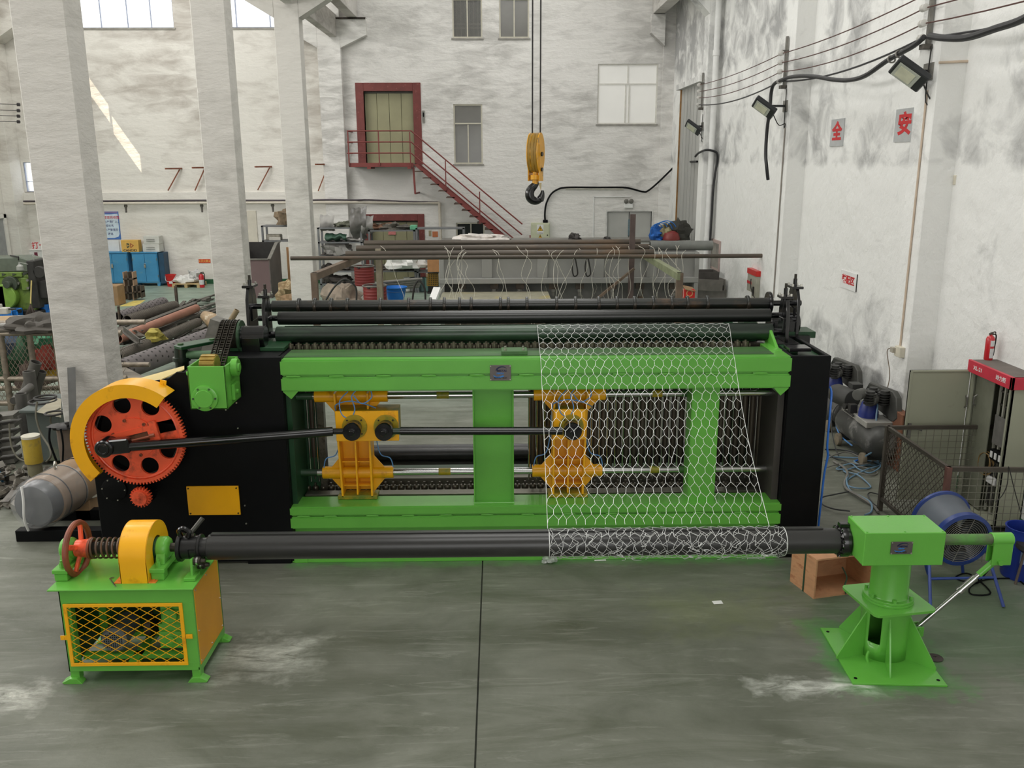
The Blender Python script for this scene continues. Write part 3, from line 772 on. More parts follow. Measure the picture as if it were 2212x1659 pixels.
def nameplate(parent, xa, xb, za, zb, y):
    w, h = xb - xa, zb - za; c = Vector(((xa + xb) / 2, y, (za + zb) / 2)); F = frame_xz(c - Vector((0, .0085, 0)))
    n_ = mp('nameplate', MB().box(xa, xb, y - .007, y, za, zb), M_PLATE, parent, bevel=.002)
    for sx in (-1, 1):
        for sz in (-1, 1): n_2 = mk('rivet', MB().cyl((c.x + sx * w * .46, y - .011, c.z + sz * h * .44), (c.x + sx * w * .46, y - .004, c.z + sz * h * .44), .006, n=10), M_SCREW, n_ if parent is mach else parent)
    q = n_ if parent is mach else parent
    flat('logo_arc', [swoosh(.06 * w, .15 * h, .25 * w, .24 * h, 0.1 * PI, .95 * PI, .02, .18, rot=.12)], .001, M_NAVY, q, F)
    flat('logo_wave', [swoosh(-.06 * w, -.08 * h, .27 * w, .2 * h, 1.02 * PI, 1.75 * PI, .03, .22, rot=.15)], .001, M_SKYB, q, F)
    text('logo_text', 'METAL', h * .17, M_NAVY, q, F @ Matrix.Translation((.06 * w, .13 * h, 0)), .001, sx=1.25, shear=.35, bold=.001)
    text('logo_text', 'TECH', h * .13, M_SKYB, q, F @ Matrix.Translation((-.04 * w, -.04 * h, 0)), .001, sx=1.4, shear=.35, bold=.001)
    text('plate_text', 'METAL TECH', h * .125, mat('dark_print', (40, 36, 36), .6), q, F @ Matrix.Translation((0, -.33 * h, 0)), .001, sx=1.12, bold=.0006)
    return n_


a = P(1058, 789, Y=Y0 - .01); b = P(1104, 822, Y=Y0 - .01)
nameplate(mach, a.x, b.x, b.z, a.z, Y0 - .001)
# lower beam and base
lb = mp('lower_beam', MB().box(BX0, BX1, Y0, Y0 + .31, .518, .612).box(BX0, BX1, Y0, Y0 + .31, .375, .502).box(BX0 + .02, BX1 - .02, Y0 + .03, Y0 + .28, .44, .56), M_GREEN, bevel=.012, seg=2)
for px in (655, 713, 804, 881, 963, 1052, 1140, 1230, 1322, 1415, 1510, 1600): inst('weld_bead', bead, lb, (P(px, 1115, Y=Y0).x, Y0 + .012, .51), sc=(.9, 1, .8))
mp('base_beam', MB().box(BX0, BX1, Y0 + .01, Y0 + .33, 0, .072).box(BX0, BX1, Y0 + .12, Y0 + .15, .07, .38).box(BX0, BX0 + .02, Y0 + .02, Y0 + .3, .07, .38).box(BX1 - .02, BX1, Y0 + .02, Y0 + .3, .07, .38).box(BX1 - .15, BX1 - .02, Y0 + .003, Y0 + .02, .0, .2).box(BX0 + .02, BX0 + .16, Y0 + .003, Y0 + .02, .0, .13), M_GREEN, bevel=.004)
# posts: channel and square tube
xa, xb = P(1022, 950, Y=8.5).x, P(1110, 950, Y=8.5).x
mp('post', MB().box(xa, xa + .014, 8.5, 8.74, .6, 1.83).box(xb - .014, xb, 8.5, 8.74, .6, 1.83).box(xa, xb, 8.56, 8.58, .6, 1.83).box(xa - .005, xb + .005, 8.49, 8.75, .6, .618), M_GREEN, bevel=.003)
xa, xb = P(1491, 950, Y=8.5).x, P(1550, 950, Y=8.5).x
mp('post', MB().box(xa, xb, 8.5, 8.74, .6, 1.83).box(xa - .02, xb + .02, 8.49, 8.75, .6, .615), M_GREEN, bevel=.012, seg=2)
# guide bars
RU = P(900, 854, Y=8.76).z; RL = P(900, 1019, Y=8.76).z
for z, nm in ((RU, 'guide_bar'), (RL, 'guide_bar')):
    g = mp(nm, MB().cyl((-2.1, 8.76, z), (2.8, 8.76, z), .036, n=24), M_CHROME)
    for pa, pb, m_ in ((946, 972, M_YELGREEN), (1405, 1426, M_YELGREEN), (600, 682, M_ROLLG), (1468, 1492, M_GREEND)):
        mk('paint_band', MB().cyl((P(pa, 950, Y=8.76).x, 8.76, z), (P(pb, 950, Y=8.76).x, 8.76, z), .0375, n=24), m_, g)
# yellow sliding carriages


def carriage(pxc, plate, sl_u, sl_l, pivots, pxu, pxl):
    X = lambda px, y=8.7: P(px, 950, Y=y).x
    root = mp('carriage', MB().prism([(X(pxu - 37), RU + .02), (X(pxu - 37), 1.5), (X(pxl - 36), .78), (X(pxl - 31), .66), (X(pxl + 31), .66), (X(pxl + 36), .78), (X(pxu + 37), 1.5), (X(pxu + 37), RU + .02)], 8.8, 8.815), M_YELLOW)
    # sleeves on the guide bars
    for (a_, b_), z in ((sl_u, RU), (sl_l, RL)):
        mk('sleeve', MB().cyl((X(a_), 8.76, z), (X(b_), 8.76, z), .064, n=28), M_YELLOW, root, .004)
    # flanges and ribs of the welded frame
    for s in (-1, 1):
        fl = MB(); fl.add([(X(pxu + s * 35) - .01, 8.62, RU + .06), (X(pxu + s * 35) + .01, 8.62, RU + .06), (X(pxu + s * 35) + .01, 8.8, RU + .06), (X(pxu + s * 35) - .01, 8.8, RU + .06),
                           (X(pxl + s * 32) - .01, 8.62, .64), (X(pxl + s * 32) + .01, 8.62, .64), (X(pxl + s * 32) + .01, 8.8, .64), (X(pxl + s * 32) - .01, 8.8, .64)],
                          [(0, 1, 2, 3), (7, 6, 5, 4), (0, 4, 5, 1), (1, 5, 6, 2), (2, 6, 7, 3), (3, 7, 4, 0)])
        mk('flange', fl, M_YELLOW, root, .002)
        for z, d_ in ((RU, -1), (RL, 1), (RL, -1)):
            x0 = X((pxu if z == RU else pxl) + s * 34); x1 = X((pxu if z == RU else pxl) + s * 60)
            mk('gusset', MB().prism([(x0, z + d_ * .05), (x1, z + d_ * .05), (x1 - s * .02, z + d_ * .075), (x0, z + d_ * .2)], 8.74, 8.755), M_YELLOW, root)
    mk('rib', MB().box(X(pxl) - .008, X(pxl) + .008, 8.64, 8.8, .66, 1.4), M_YELLOW, root)
    for z in (1.245, 1.0, .74): mk('rib', MB().box(X(pxl - 34), X(pxl + 34), 8.64 if z > 1.1 else 8.7, 8.8, z - .006, z + .006), M_YELLOW, root)
    mk('rib', MB().box(X(pxu - 34), X(pxu + 34), 8.7, 8.8, 1.7, 1.712), M_YELLOW, root)
    mk('foot', MB().box(X(pxl - 43), X(pxl + 43), 8.62, 8.8, .615, .655), M_YELGREEN, root, .004)
    # front plate with the hubs
    pa, pb = plate; za = P(760, 953, Y=8.5).z; zb = P(760, 889, Y=8.5).z
    xa, xb = P(pa, 920, Y=8.5).x, P(pb, 920, Y=8.5).x
    mk('hub_plate', MB().box(xa, xb, 8.5, 8.535, za, zb), M_YELLOW, root, .004)
    mk('hub_box', MB().box(xa + .01, xb - .01, 8.535, 8.8, za + .01, zb - .01), M_YELGREEN, root, .004)
    out = []
    for (pfx, pfy), (pdx, pdy) in pivots:
        c0 = P(pfx, pfy, Y=8.49); c1 = P(pdx, pdy, Y=8.27)
        c1 = Vector((c0.x, 8.27, c0.z))
        mk('hub_flange', MB().cyl((c0.x, 8.5, c0.z), (c0.x, 8.482, c0.z), .125, n=36), M_YELGREEN, root, .002)
        for k in range(4):
            an = PI / 4 + k * PI / 2
            mk('flange_bolt', MB().cyl((c0.x + .1 * math.cos(an), 8.482, c0.z + .1 * math.sin(an)), (c0.x + .1 * math.cos(an), 8.474, c0.z + .1 * math.sin(an)), .009, n=8), M_STEELD, root)
        mk('pivot_pin', MB().lathe((c0.x, 8.482, c0.z), (0, -1, 0), [(.075, 0), (.075, .1), (.088, .105), (.09, .115), (.09, .175), (.085, .185), (.05, .186), (.048, .195), (.03, .196), (.03, .225), (.026, .23)], 32), M_BLACKG, root)
        out.append(c0)
    return root, out


ca, (p1, p2) = carriage(770, (725, 861), (683, 840), (691, 846), [((766, 922), (752, 930)), ((834, 922), (823, 928))], 765, 769)
cb, (p3,) = carriage(1231, (1197, 1265), (1153, 1307), (1150, 1303), [((1234, 921), (1226, 928))], 1231, 1227)
# push rods
crank = P(228, 967, Y=7.98)
rod = mp('push_rod', MB().cyl(crank + Vector((.2, .02, 0)) + (p1 - crank) * .0, Vector((p1.x - .19, 8.34, p1.z)), .046, n=20), M_BLACKG)
mk('rod_neck', MB().cyl(Vector((p1.x - .22, 8.34, p1.z)), Vector((p1.x - .06, 8.34, p1.z)), .03, n=16), M_BLACKG, rod)
mk('rod_end', MB().obox((crank.x + .1, crank.y + .02, crank.z + .01), (.13, .05, .07), 0, 0, -.1).cyl((crank.x, crank.y + .12, crank.z), (crank.x, crank.y - .06, crank.z), .085, n=28), M_BLACKG, rod, .012)
mk('rod_end_cap', MB().lathe((crank.x, crank.y - .06, crank.z), (0, -1, 0), [(.06, 0), (.055, .012), (.04, .014), (.036, .008)], 24), M_BLACKG, rod)
rod2 = mp('push_rod', MB().cyl((p2.x + .16, 8.34, p2.z - .0), (p3.x - .1, 8.34, p3.z), .041, n=20), M_BLACKG)
mk('rod_neck', MB().cyl((p2.x + .03, 8.34, p2.z), (p2.x + .17, 8.34, p2.z), .033, n=16), M_ROLLG, rod2)
# blue air hoses on the carriages
for c_, px in ((ca, 765), (cb, 1231)):
    xx = P(px, 950, Y=8.55).x; zt = P(760, 865, Y=8.55).z
    mk('air_hose', MB().tube(smooth([(xx - .04, 8.56, zt + .09), (xx - .12, 8.52, zt), (xx - .1, 8.5, zt - .13), (xx - .02, 8.5, zt - .17), (xx + .03, 8.5, zt - .08), (xx + .0, 8.52, zt + .04), (xx + .04, 8.55, zt + .1)], 8), .006, 6)
       .tube(smooth([(xx - .18, 8.6, zt - .12), (xx - .16, 8.54, zt - .04), (xx - .02, 8.52, zt + .0), (xx + .14, 8.54, zt - .04), (xx + .22, 8.62, zt - .1)], 8), .006, 6)
       .tube(smooth([(xx + .02, 8.52, zt + .06), (xx + .1, 8.5, zt - .02), (xx + .2, 8.5, zt + .04), (xx + .19, 8.53, zt + .12)], 8), .006, 6), M_BLUEHOSE, c_)
    for s in (-1, 1):
        zl = RL + .06
        mk('air_hose', MB().tube(smooth([(xx + s * .18, 8.82, 1.45), (xx + s * .185, 8.8, 1.25), (xx + s * .23, 8.76, zl + .14), (xx + s * .33, 8.74, zl + .1), (xx + s * .36, 8.74, zl)], 7), .006, 6), M_BLUEHOSE, c_)
# twisting tubes with their bright wires
DX = .0840
tx0 = P(677, 950, Y=9.08).x
tube_me = mesh_of(MB().cyl((0, 0, .93), (0, 0, 2.04), .032, n=14).cyl((0, 0, .68), (0, 0, .93), .022, n=12), M_TUBE)
wire_me = mesh_of(MB().cyl((0, 0, .66), (0, 0, 2.04), .0085, n=8), M_CHROME)
idx = sorted(set([0, 1] + [round((P(px, 950, Y=9.08).x - tx0) / DX) for px in (1143, 1161, 1179)] + list(range(round((P(1276, 950, Y=9.08).x - tx0) / DX), round((P(1630, 950, Y=9.08).x - tx0) / DX) + 1))))
for i in idx:
    inst('twist_tube', tube_me, mach, (tx0 + i * DX, 9.08, 0)); inst('wire_rod', wire_me, mach, (tx0 + (i - .5) * DX, 9.05, 0))
# bottom gear tray: plates, pinions
tray_b = mp('lower_tray', MB().box(-2.06, 2.75, 8.8, 8.93, .55, .6).box(-2.06, 2.75, 9.17, 9.32, .56, .64).box(-2.06, 2.75, 8.93, 9.17, .5, .56), mat('tray_steel', (118, 116, 104), .3, .7, var=.2, vs=3, stretch=(.4, 2, 2)), bevel=.003)
mp('rear_rail', MB().box(-2.05, 2.75, 9.35, 9.5, .52, .68), M_DKGREEN, bevel=.004)
pin_b = mesh_of(MB().lathe((0, 0, .56), (0, 0, 1), [(.034, 0), (.036, .015), (.036, .035), (.028, .05), (.012, .05), (.012, .085)], 16), M_STEEL)
for i in range(-1, 57): inst('spool_pinion', pin_b, mach, (tx0 + i * DX, 9.05, 0))
# top gear tray: pinions in mesh
mp('upper_tray', MB().box(-2.2, 2.78, 8.9, 9.2, 2.03, 2.115).box(-2.2, 2.78, 9.06, 9.16, 2.115, 2.15), M_STEELD, bevel=.003)
pin_t = mesh_of(MB().cyl((0, 0, 0), (0, 0, .072), .0335, n=16).cyl((0, 0, .072), (0, 0, .088), .012, n=8).box(.034, .05, -.02, .02, 0, .05), mat('worn_pinion_steel', (122, 116, 100), .32, .8, var=.35, vs=14))
for i in range(-3, 55): inst('top_pinion', pin_t, mach, (tx0 + (i + .2) * DX, 8.965, 2.115))
mp('back_plate', MB().box(-2.3, 2.8, 9.4, 9.42, 2.05, 2.3), M_DKGREEN)
# rollers
def rollerx(px, py, Y): return P(px, py, Y=Y).x
z3 = (P(1000, 703, Y=9.15).z + P(1000, 738, Y=9.15).z) / 2; r3_ = (P(1000, 703, Y=9.15).z - P(1000, 738, Y=9.15).z) / 2
r3 = mp('draw_roller', MB().cyl((rollerx(598, 720, 9.15), 9.15, z3), (rollerx(1667, 715, 9.15), 9.15, z3), r3_, n=40), M_ROLLG, bevel=.004)
mk('roller_shaft', MB().cyl((-2.5, 9.15, z3), (-2.3, 9.15, z3), .035, n=16).cyl((2.8, 9.15, z3), (3.0, 9.15, z3), .035, n=16), M_BLACKG, r3)
z2 = (P(1000, 671, Y=9.32).z + P(1000, 699, Y=9.32).z) / 2; r2_ = (P(1000, 671, Y=9.32).z - P(1000, 699, Y=9.32).z) / 2
r2 = mp('press_roller', MB().cyl((rollerx(602, 690, 9.32), 9.32, z2), (rollerx(1663, 680, 9.32), 9.32, z2), r2_, n=40), M_ROLLB, bevel=.004)
mk('roller_shaft', MB().cyl((-2.55, 9.32, z2), (-2.3, 9.32, z2), .03, n=16).cyl((2.8, 9.32, z2), (3.05, 9.32, z2), .03, n=16), M_BLACKG, r2)
Y1 = 9.62; z1 = P(1000, 659, Y=Y1).z; r1_ = .062
r1 = mp('collar_roller', MB().cyl((rollerx(588, 660, Y1), Y1, z1), (rollerx(1660, 655, Y1), Y1, z1), r1_, n=36), M_ROLLR, bevel=.004)
mk('roller_shaft', MB().cyl((-2.75, Y1, z1), (-2.4, Y1, z1), .03, n=16).cyl((2.9, Y1, z1), (3.33, Y1, z1), .03, n=16), M_BLACKG, r1)
col_me = mesh_of(MB().lathe((0, 0, 0), (1, 0, 0), [(.062, -.016), (.086, -.014), (.088, -.008), (.088, .008), (.086, .014), (.062, .016)], 28), M_ROLLR)
for px in (646, 681, 716, 751, 822, 883, 930, 960, 993, 1018, 1081, 1098, 1138, 1202, 1243, 1293, 1332, 1370, 1410, 1450, 1484, 1527, 1614): inst('collar', col_me, r1, (rollerx(px, 657, Y1), Y1, z1))
mk('end_disc', MB().lathe((rollerx(1661, 655, Y1), Y1, z1), (1, 0, 0), [(.06, -.02), (.125, -.02), (.128, -.01), (.128, .012), (.1, .025), (.06, .03)], 32), M_BLACKG, r1)
mp('back_roller', MB().cyl((2.72, 9.75, 2.15), (2.86, 9.75, 2.15), .16, n=32), M_ROLLG)


# bearing stands with their screws
def stand(X, Y, zb, zt, w, thick, spin_top, nm='bearing_stand', m_=M_BLACKG, sp=M_BLACKG):
    s = mp(nm, MB().prism([(Y - w * .55, zb), (Y + w * .55, zb), (Y + w * .5, zt - .12), (Y + w * .3, zt), (Y - w * .3, zt), (Y - w * .5, zt - .12)], X - thick / 2, X + thick / 2, axis='X'), m_, bevel=.004)
    mk('stand_foot', MB().box(X - .13, X + .13, Y - w * .7, Y + w * .7, zb - .1, zb), m_, s, .005)
    mk('slide_block', MB().box(X - thick * .9, X + thick * .9, Y - w * .3, Y + w * .3, zt - .36, zt - .2), m_, s, .006)
    mk('cap_plate', MB().box(X - .06, X + .06, Y - w * .34, Y + w * .34, zt, zt + .028), m_, s, .004)
    mk('spindle', MB().cyl((X, Y, zt - .25), (X, Y, spin_top - .05), .021, n=14), sp, s)
    mk('spindle_tip', MB().cyl((X, Y, spin_top - .05), (X, Y, spin_top), .014, n=12), M_STEELD, s)
    for dx in (-.045, .045):
        for dy in (-.2, .2): mk('cap_bolt', MB().cyl((X + dx, Y + dy * w, zt + .028), (X + dx, Y + dy * w, zt + .05), .012, n=6), M_SCREW, s)
    return s


q = P(578, 760, Y=9.15); t_ = P(572, 642, Y=9.15); e_ = P(570, 614, Y=9.15)
stand(q.x + .02, 9.15, 2.13, t_.z, .26, .035, e_.z)
q = P(553, 740, Y=9.62); t_ = P(555, 620, Y=9.62); e_ = P(556, 594, Y=9.62)
stand(q.x - .02, 9.62, 2.13, t_.z, .32, .035, e_.z)
q = P(1692, 760, Y=9.15); t_ = P(1690, 644, Y=9.15); e_ = P(1690, 612, Y=9.15)
stand(q.x - .02, 9.15, 2.16, t_.z, .26, .035, e_.z)
q = P(1712, 740, Y=9.62); t_ = P(1712, 622, Y=9.62); e_ = P(1713, 592, Y=9.62)
stand(q.x - .02, 9.62, 2.16, t_.z, .34, .035, e_.z)
mp('bearing_bracket', MB().prism([(8.78, 2.13), (9.2, 2.13), (9.2, 2.3), (9.1, 2.3)], 2.83, 2.86, axis='X').box(2.74, 2.87, 8.72, 9.2, 2.1, 2.145), M_GREEN, bevel=.004)
CY_, CZ_ = 8.85, P(500, 727, Y=8.85).z
mp('shaft_bearing', MB().cyl((-2.6, CY_, CZ_), (-2.36, CY_, CZ_), .11, n=24).box(-2.58, -2.4, CY_ - .12, CY_ + .12, 2.13, 2.3), M_BLACKG, bevel=.005)
mp('shaft_bearing', MB().cyl((2.98, 9.6, 2.26), (3.3, 9.6, 2.26), .12, n=28).box(3.0, 3.26, 9.46, 9.72, 2.14, 2.3), M_BLACKG, bevel=.005)
mp('bearing_deck', MB().box(-2.74, -2.16, 8.75, 9.85, 2.16, 2.2), M_DKGREEN, bevel=.005)
mp('slide_plate', MB().box(2.9, 3.12, 8.6, 8.8, 2.15, 2.185), M_BLACKG, bevel=.004)

# chain drive beside the left stand
sx = P(500, 727, Y=8.85); CY = 8.85; gx0, gx1 = sx.x - .09, sx.x + .09
ssp = mp('drive_sprocket', MB().cyl((gx0, CY, sx.z), (gx1, CY, sx.z), .14, n=36).cyl((gx1, CY, sx.z), (-2.45, CY, sx.z), .06, n=24), M_STEELD, bevel=.004)
mk('sprocket_disc', MB().cyl((gx1, CY, sx.z), (gx1 + .02, CY, sx.z), .165, n=40), M_ROLLG, ssp)
low = Vector((sx.x, 8.2, 1.93)); up_ = Vector((sx.x, CY, sx.z))
path = []
dv = Vector((up_.y - low.y, up_.z - low.z)); Lc = dv.length; an = math.atan2(dv.y, dv.x); R1, R2c = .16, .1
for k in range(19): path.append((up_.y + R1 * math.cos(an + PI / 2 - PI * k / 18), up_.z + R1 * math.sin(an + PI / 2 - PI * k / 18)))
for k in range(13): path.append((low.y + R2c * math.cos(an - PI / 2 - PI * k / 12), low.z + R2c * math.sin(an - PI / 2 - PI * k / 12)))
path.append(path[0])
seg = [(Vector(path[i]), Vector(path[i + 1])) for i in range(len(path) - 1)]; tot = sum((b - a).length for a, b in seg); nl = int(tot / .034)


def along(s):
    for a, b in seg:
        l = (b - a).length
        if s <= l: return a + (b - a) * (s / l), (b - a).normalized()
        s -= l
    return seg[-1][1], (seg[-1][1] - seg[-1][0]).normalized()


for st_ in range(3):
    xx = sx.x - .06 + st_ * .06
    cm = MB()
    for k in range(nl):
        p_, t2 = along(k * tot / nl); x2 = xx + (low.x - up_.x) * max(0, min(1, (up_.y - p_.x) / (up_.y - low.y)))
        c3 = (x2, p_.x, p_.y); aa = math.atan2(t2.y, t2.x)
        for dx in (-.02, .02): cm.obox((x2 + dx, p_.x, p_.y), (.004, .021, .0125), 0, aa)
        cm.cyl((x2 - .022, p_.x, p_.y), (x2 + .022, p_.x, p_.y), .0095, n=6)
    o = mp('roller_chain', cm, M_STEELD); o['kind'] = 'stuff'

# green gearbox on the housing
gb0, gb1 = P(402, 792, Y=7.98), P(489, 884, Y=7.98)
x0, x1, zt, zb = P(404, 800, Y=7.98).x, P(486, 800, Y=7.98).x, gb0.z, gb1.z
gb = mp('gearbox', MB().box(x0, x1, 7.98, 7.995, zb, zt).box(x0, x0 + .015, 7.98, Y0, zb, zt).box(x1 - .015, x1, 7.98, Y0, zb, zt).box(x0, x1, 7.98, Y0, zb, zb + .015).box(x0, x1, Y0 - .015, Y0, zb, zt), M_GREEN, bevel=.005)
c = P(443, 860, Y=7.97)
mk('gearbox_flange', MB().lathe((c.x, 7.98, c.z), (0, -1, 0), [(.125, 0), (.12, .03), (.1, .035), (.085, .035), (.083, .05), (.08, .052)], 36), M_GREEN, gb)
for k in range(6): mk('flange_bolt', MB().cyl((c.x + .102 * math.cos(k * PI / 3), 7.95, c.z + .102 * math.sin(k * PI / 3)), (c.x + .102 * math.cos(k * PI / 3), 7.938, c.z + .102 * math.sin(k * PI / 3)), .01, n=6), M_GREEND, gb)
mk('side_boss', MB().cyl((x1, 8.2, zt - .06), (x1 + .06, 8.2, zt - .06), .085, n=28).cyl((x1, 8.2, zt - .06), (x1 + .075, 8.2, zt - .06), .04, n=20).box(x1, x1 + .03, 8.12, 8.28, zb + .05, zb + .2), M_GREEN, gb, .004)
mk('gearbox_bolt', MB().cyl((x1 + .03, 8.2, zb + .12), (x1 + .045, 8.2, zb + .12), .02, n=6).cyl((x0 - .03, 8.05, zt - .08), (x0, 8.05, zt - .08), .02, n=12), M_GREEN, gb)
wc = P(452, 777, Y=8.15)
wm = MB(); wm.cyl((wc.x - .07, 8.15, wc.z - .06), (wc.x + .07, 8.15, wc.z - .06), .1, n=30)
for k in range(14): a_ = 2 * PI * k / 14; wm.obox((wc.x, 8.15 + .1 * math.cos(a_), wc.z - .06 + .1 * math.sin(a_)), (.068, .016, .012), 0, a_ + PI / 2, .0)
mk('worm_wheel', wm, M_BRASS, gb, .003)
# swing arm behind the gearbox
a = P(392, 750, Y=9.0); b = P(440, 738, Y=9.25)
arm = mp('swing_arm', MB().prism([(a.x - .06, 8.95), (a.x + .05, 8.85), (b.x + .12, 9.15), (b.x + .16, 9.3), (b.x + .02, 9.32), (a.x - .04, 9.08)], 2.155, 2.19, axis='Z'), M_DKGREEN, bevel=.005)
mk('arm_pivot', MB().cyl((a.x, 8.98, 1.9), (a.x, 8.98, 2.155), .07, n=24).cyl((a.x, 8.98, 2.02), (a.x, 8.98, 2.06), .09, n=24), M_ROLLG, arm)
mk('arm_pivot_cap', MB().cyl((a.x, 8.98, 2.19), (a.x, 8.98, 2.205), .03, n=18).cyl((b.x + .1, 9.22, 2.19), (b.x + .1, 9.22, 2.205), .03, n=18), M_GREEND, arm)
mk('arm_shaft', MB().cyl((a.x + .06, 8.98, 2.08), (a.x + .45, 8.98, 2.08), .045, n=20), mat('greyed_green', (84, 116, 84), .4), arm)
# sloping housing cover, the bright reflection on it put into a tan colour
a, b, c, d_ = P(268, 826, Y=8.5), P(398, 790, Y=8.62), P(398, 797, Y=8.45), P(330, 827, Y=8.43)
mp('slope_cover', MB().add([a, d_, c, b, a + Vector((0, 0, -.01)), d_ + Vector((0, 0, -.01)), c + Vector((0, 0, -.01)), b + Vector((0, 0, -.01))], [(0, 1, 2, 3), (7, 6, 5, 4), (0, 4, 5, 1), (1, 5, 6, 2), (2, 6, 7, 3), (3, 7, 4, 0)]), mat('tan_reflection_cover', (206, 186, 126), .5, var=.06))

# bull gear
GY = 8.16
gc = P(294, 944, Y=GY); GR = P(402, 944, Y=GY).x - gc.x
k_ = GR / 108.0


def gpt(px, py): q_ = P(px, py, Y=GY); return (q_.x - gc.x, q_.z - gc.z)


teeth = []
NT = 92
for i in range(NT):
    for da, rr in ((-.30, .955), (-.14, 1.0), (.14, 1.0), (.30, .955)):
        a_ = 2 * PI * (i + da) / NT; teeth.append((GR * rr * math.cos(a_), GR * rr * math.sin(a_)))
hol = [circle(*gpt(px, py), 19.6 * k_, 28) for px, py in ((263, 875), (325, 879), (222, 916), (261, 1001), (324, 1006), (364, 972))]
cx, cy = gpt(361, 921); rr = []
for ux, uy in ((-22, -13), (22, -13), (24, 0), (22, 14), (-20, 14)): rr.append((cx + (ux * math.cos(.22) - uy * math.sin(.22)) * k_, cy + (ux * math.sin(.22) + uy * math.cos(.22)) * k_))
rr = rr[:]
F = frame_xz((gc.x, GY, gc.z))
gear = thing('bull_gear', None, None, (gc.x, GY, gc.z)); gear.parent = mach; gear.location = Vector((gc.x, GY, gc.z)) - ORG[mach]
gear_rim_r = GR * .89
flat('toothed_rim', [teeth, circle(0, 0, gear_rim_r, 64)], .05, M_ORANGE, gear, frame_xz((gc.x, GY - .0, gc.z)))
flat('gear_web', [circle(0, 0, gear_rim_r * 1.01, 64)] + hol + [rr], .03, M_ORANGE, gear, frame_xz((gc.x, GY + .01, gc.z)))
flat('gear_back', [teeth, circle(0, 0, GR * .8, 64)], .09, M_BLACKG, gear, frame_xz((gc.x, GY + .07, gc.z)))
c2 = gpt(293, 945)
flat('crank_disc', [circle(c2[0], c2[1], 45 * k_, 48)], .02, M_ORANGE, gear, frame_xz((gc.x, GY - .014, gc.z)))
ca_, sa_ = math.cos(.24), math.sin(.24)
def slot(l0, l1, w, oy=0.0): return [(c2[0] + (u * ca_ - v * sa_) * k_, c2[1] + (u * sa_ + v * ca_) * k_) for u, v in ((l0, -w + oy), (l1, -w + oy), (l1, w + oy), (l0, w + oy))]
flat('crank_guide', [slot(-70, 55, 22, -2), slot(-40, 33, 10, -1)], .018, M_ORANGE, gear, frame_xz((gc.x, GY - .03, gc.z)))
flat('crank_slot', [slot(-40, 33, 10, -1)], .004, mat('slot_brown', (96, 58, 36), .5, var=.3, vs=20), gear, frame_xz((gc.x, GY - .026, gc.z)))
flat('guide_end_plate', [slot(42, 56, 28, 0)], .03, M_ORANGE, gear, frame_xz((gc.x, GY - .034, gc.z)))
a = slot(-55, 40, 0, -3)
mk('adjusting_screw', MB().cyl((gc.x + a[0][0], GY - .05, gc.z + a[0][1]), (gc.x + a[1][0], GY - .05, gc.z + a[1][1]), .013, n=12).cyl((gc.x + a[1][0] - .02, GY - .05, gc.z + a[1][1]), (gc.x + a[1][0] + .03, GY - .05, gc.z + a[1][1] + .01), .02, n=6), M_ORANGEB, gear)
for px, py in ((271, 907), (313, 915), (247, 937), (307, 981), (325, 914), (331, 950), (266, 973)):
    q_ = gpt(px, py); mk('gear_bolt', MB().lathe((gc.x + q_[0], GY - .024, gc.z + q_[1]), (0, -1, 0), [(.016, 0), (.016, .012), (.009, .012), (.009, .004)], 14), M_ORANGEB, gear)
mk('crank_pin', MB().cyl((crank.x, crank.y + .1, crank.z), (crank.x, GY - .01, crank.z), .07, n=24), M_BLACKG, gear)
mk('gear_shaft', MB().cyl((gc.x, GY, gc.z), (gc.x, Y0 + .02, gc.z), .09, n=24), M_BLACKG, gear)
# lightening ring relief on the web
mk('web_ridge', MB().ring((gc.x, GY - .006, gc.z), (0, 1, 0), gear_rim_r * .97, .012, 48, 8), M_ORANGE, gear)
# drive pinion
pc = P(305, 1073, Y=GY); pr = P(328, 1073, Y=GY).x - pc.x; pt_ = []
for i in range(20):
    for da, r_ in ((-.28, .78), (-.12, 1.0), (.12, 1.0), (.28, .78)):
        a_ = 2 * PI * (i + da) / 20; pt_.append((pr * r_ * math.cos(a_), pr * r_ * math.sin(a_)))
pn = thing('drive_pinion', None, None, (pc.x, GY, pc.z)); pn.parent = mach; pn.location = Vector((pc.x, GY, pc.z)) - ORG[mach]
flat('pinion_teeth', [pt_], .05, M_ORANGE, pn, frame_xz((pc.x, GY, pc.z)))
flat('pinion_back', [pt_], .12, M_BLACKG, pn, frame_xz((pc.x, GY + .09, pc.z)))
mk('pinion_cap', MB().lathe((pc.x, GY - .025, pc.z), (0, -1, 0), [(pr * .7, 0), (pr * .7, .03), (.014, .031), (.012, .05)], 32), M_ORANGE, pn)
mk('pinion_shaft', MB().cyl((pc.x, GY + .1, pc.z), (pc.x, Y0 + .02, pc.z), .05, n=20), M_BLACKG, pn)
c = P(246, 1058, Y=8.4)
cv = mp('bearing_cover', MB().lathe((c.x, Y0 + .01, c.z), (0, -1, 0), [(.125, 0), (.125, .03), (.11, .035), (.02, .036)], 36), M_BLACK)
for k in range(6): mk('cover_bolt', MB().cyl((c.x + .112 * math.cos(k), Y0 - .02, c.z + .112 * math.sin(k)), (c.x + .112 * math.cos(k), Y0 - .035, c.z + .112 * math.sin(k)), .008, n=6), M_SCREW, cv)
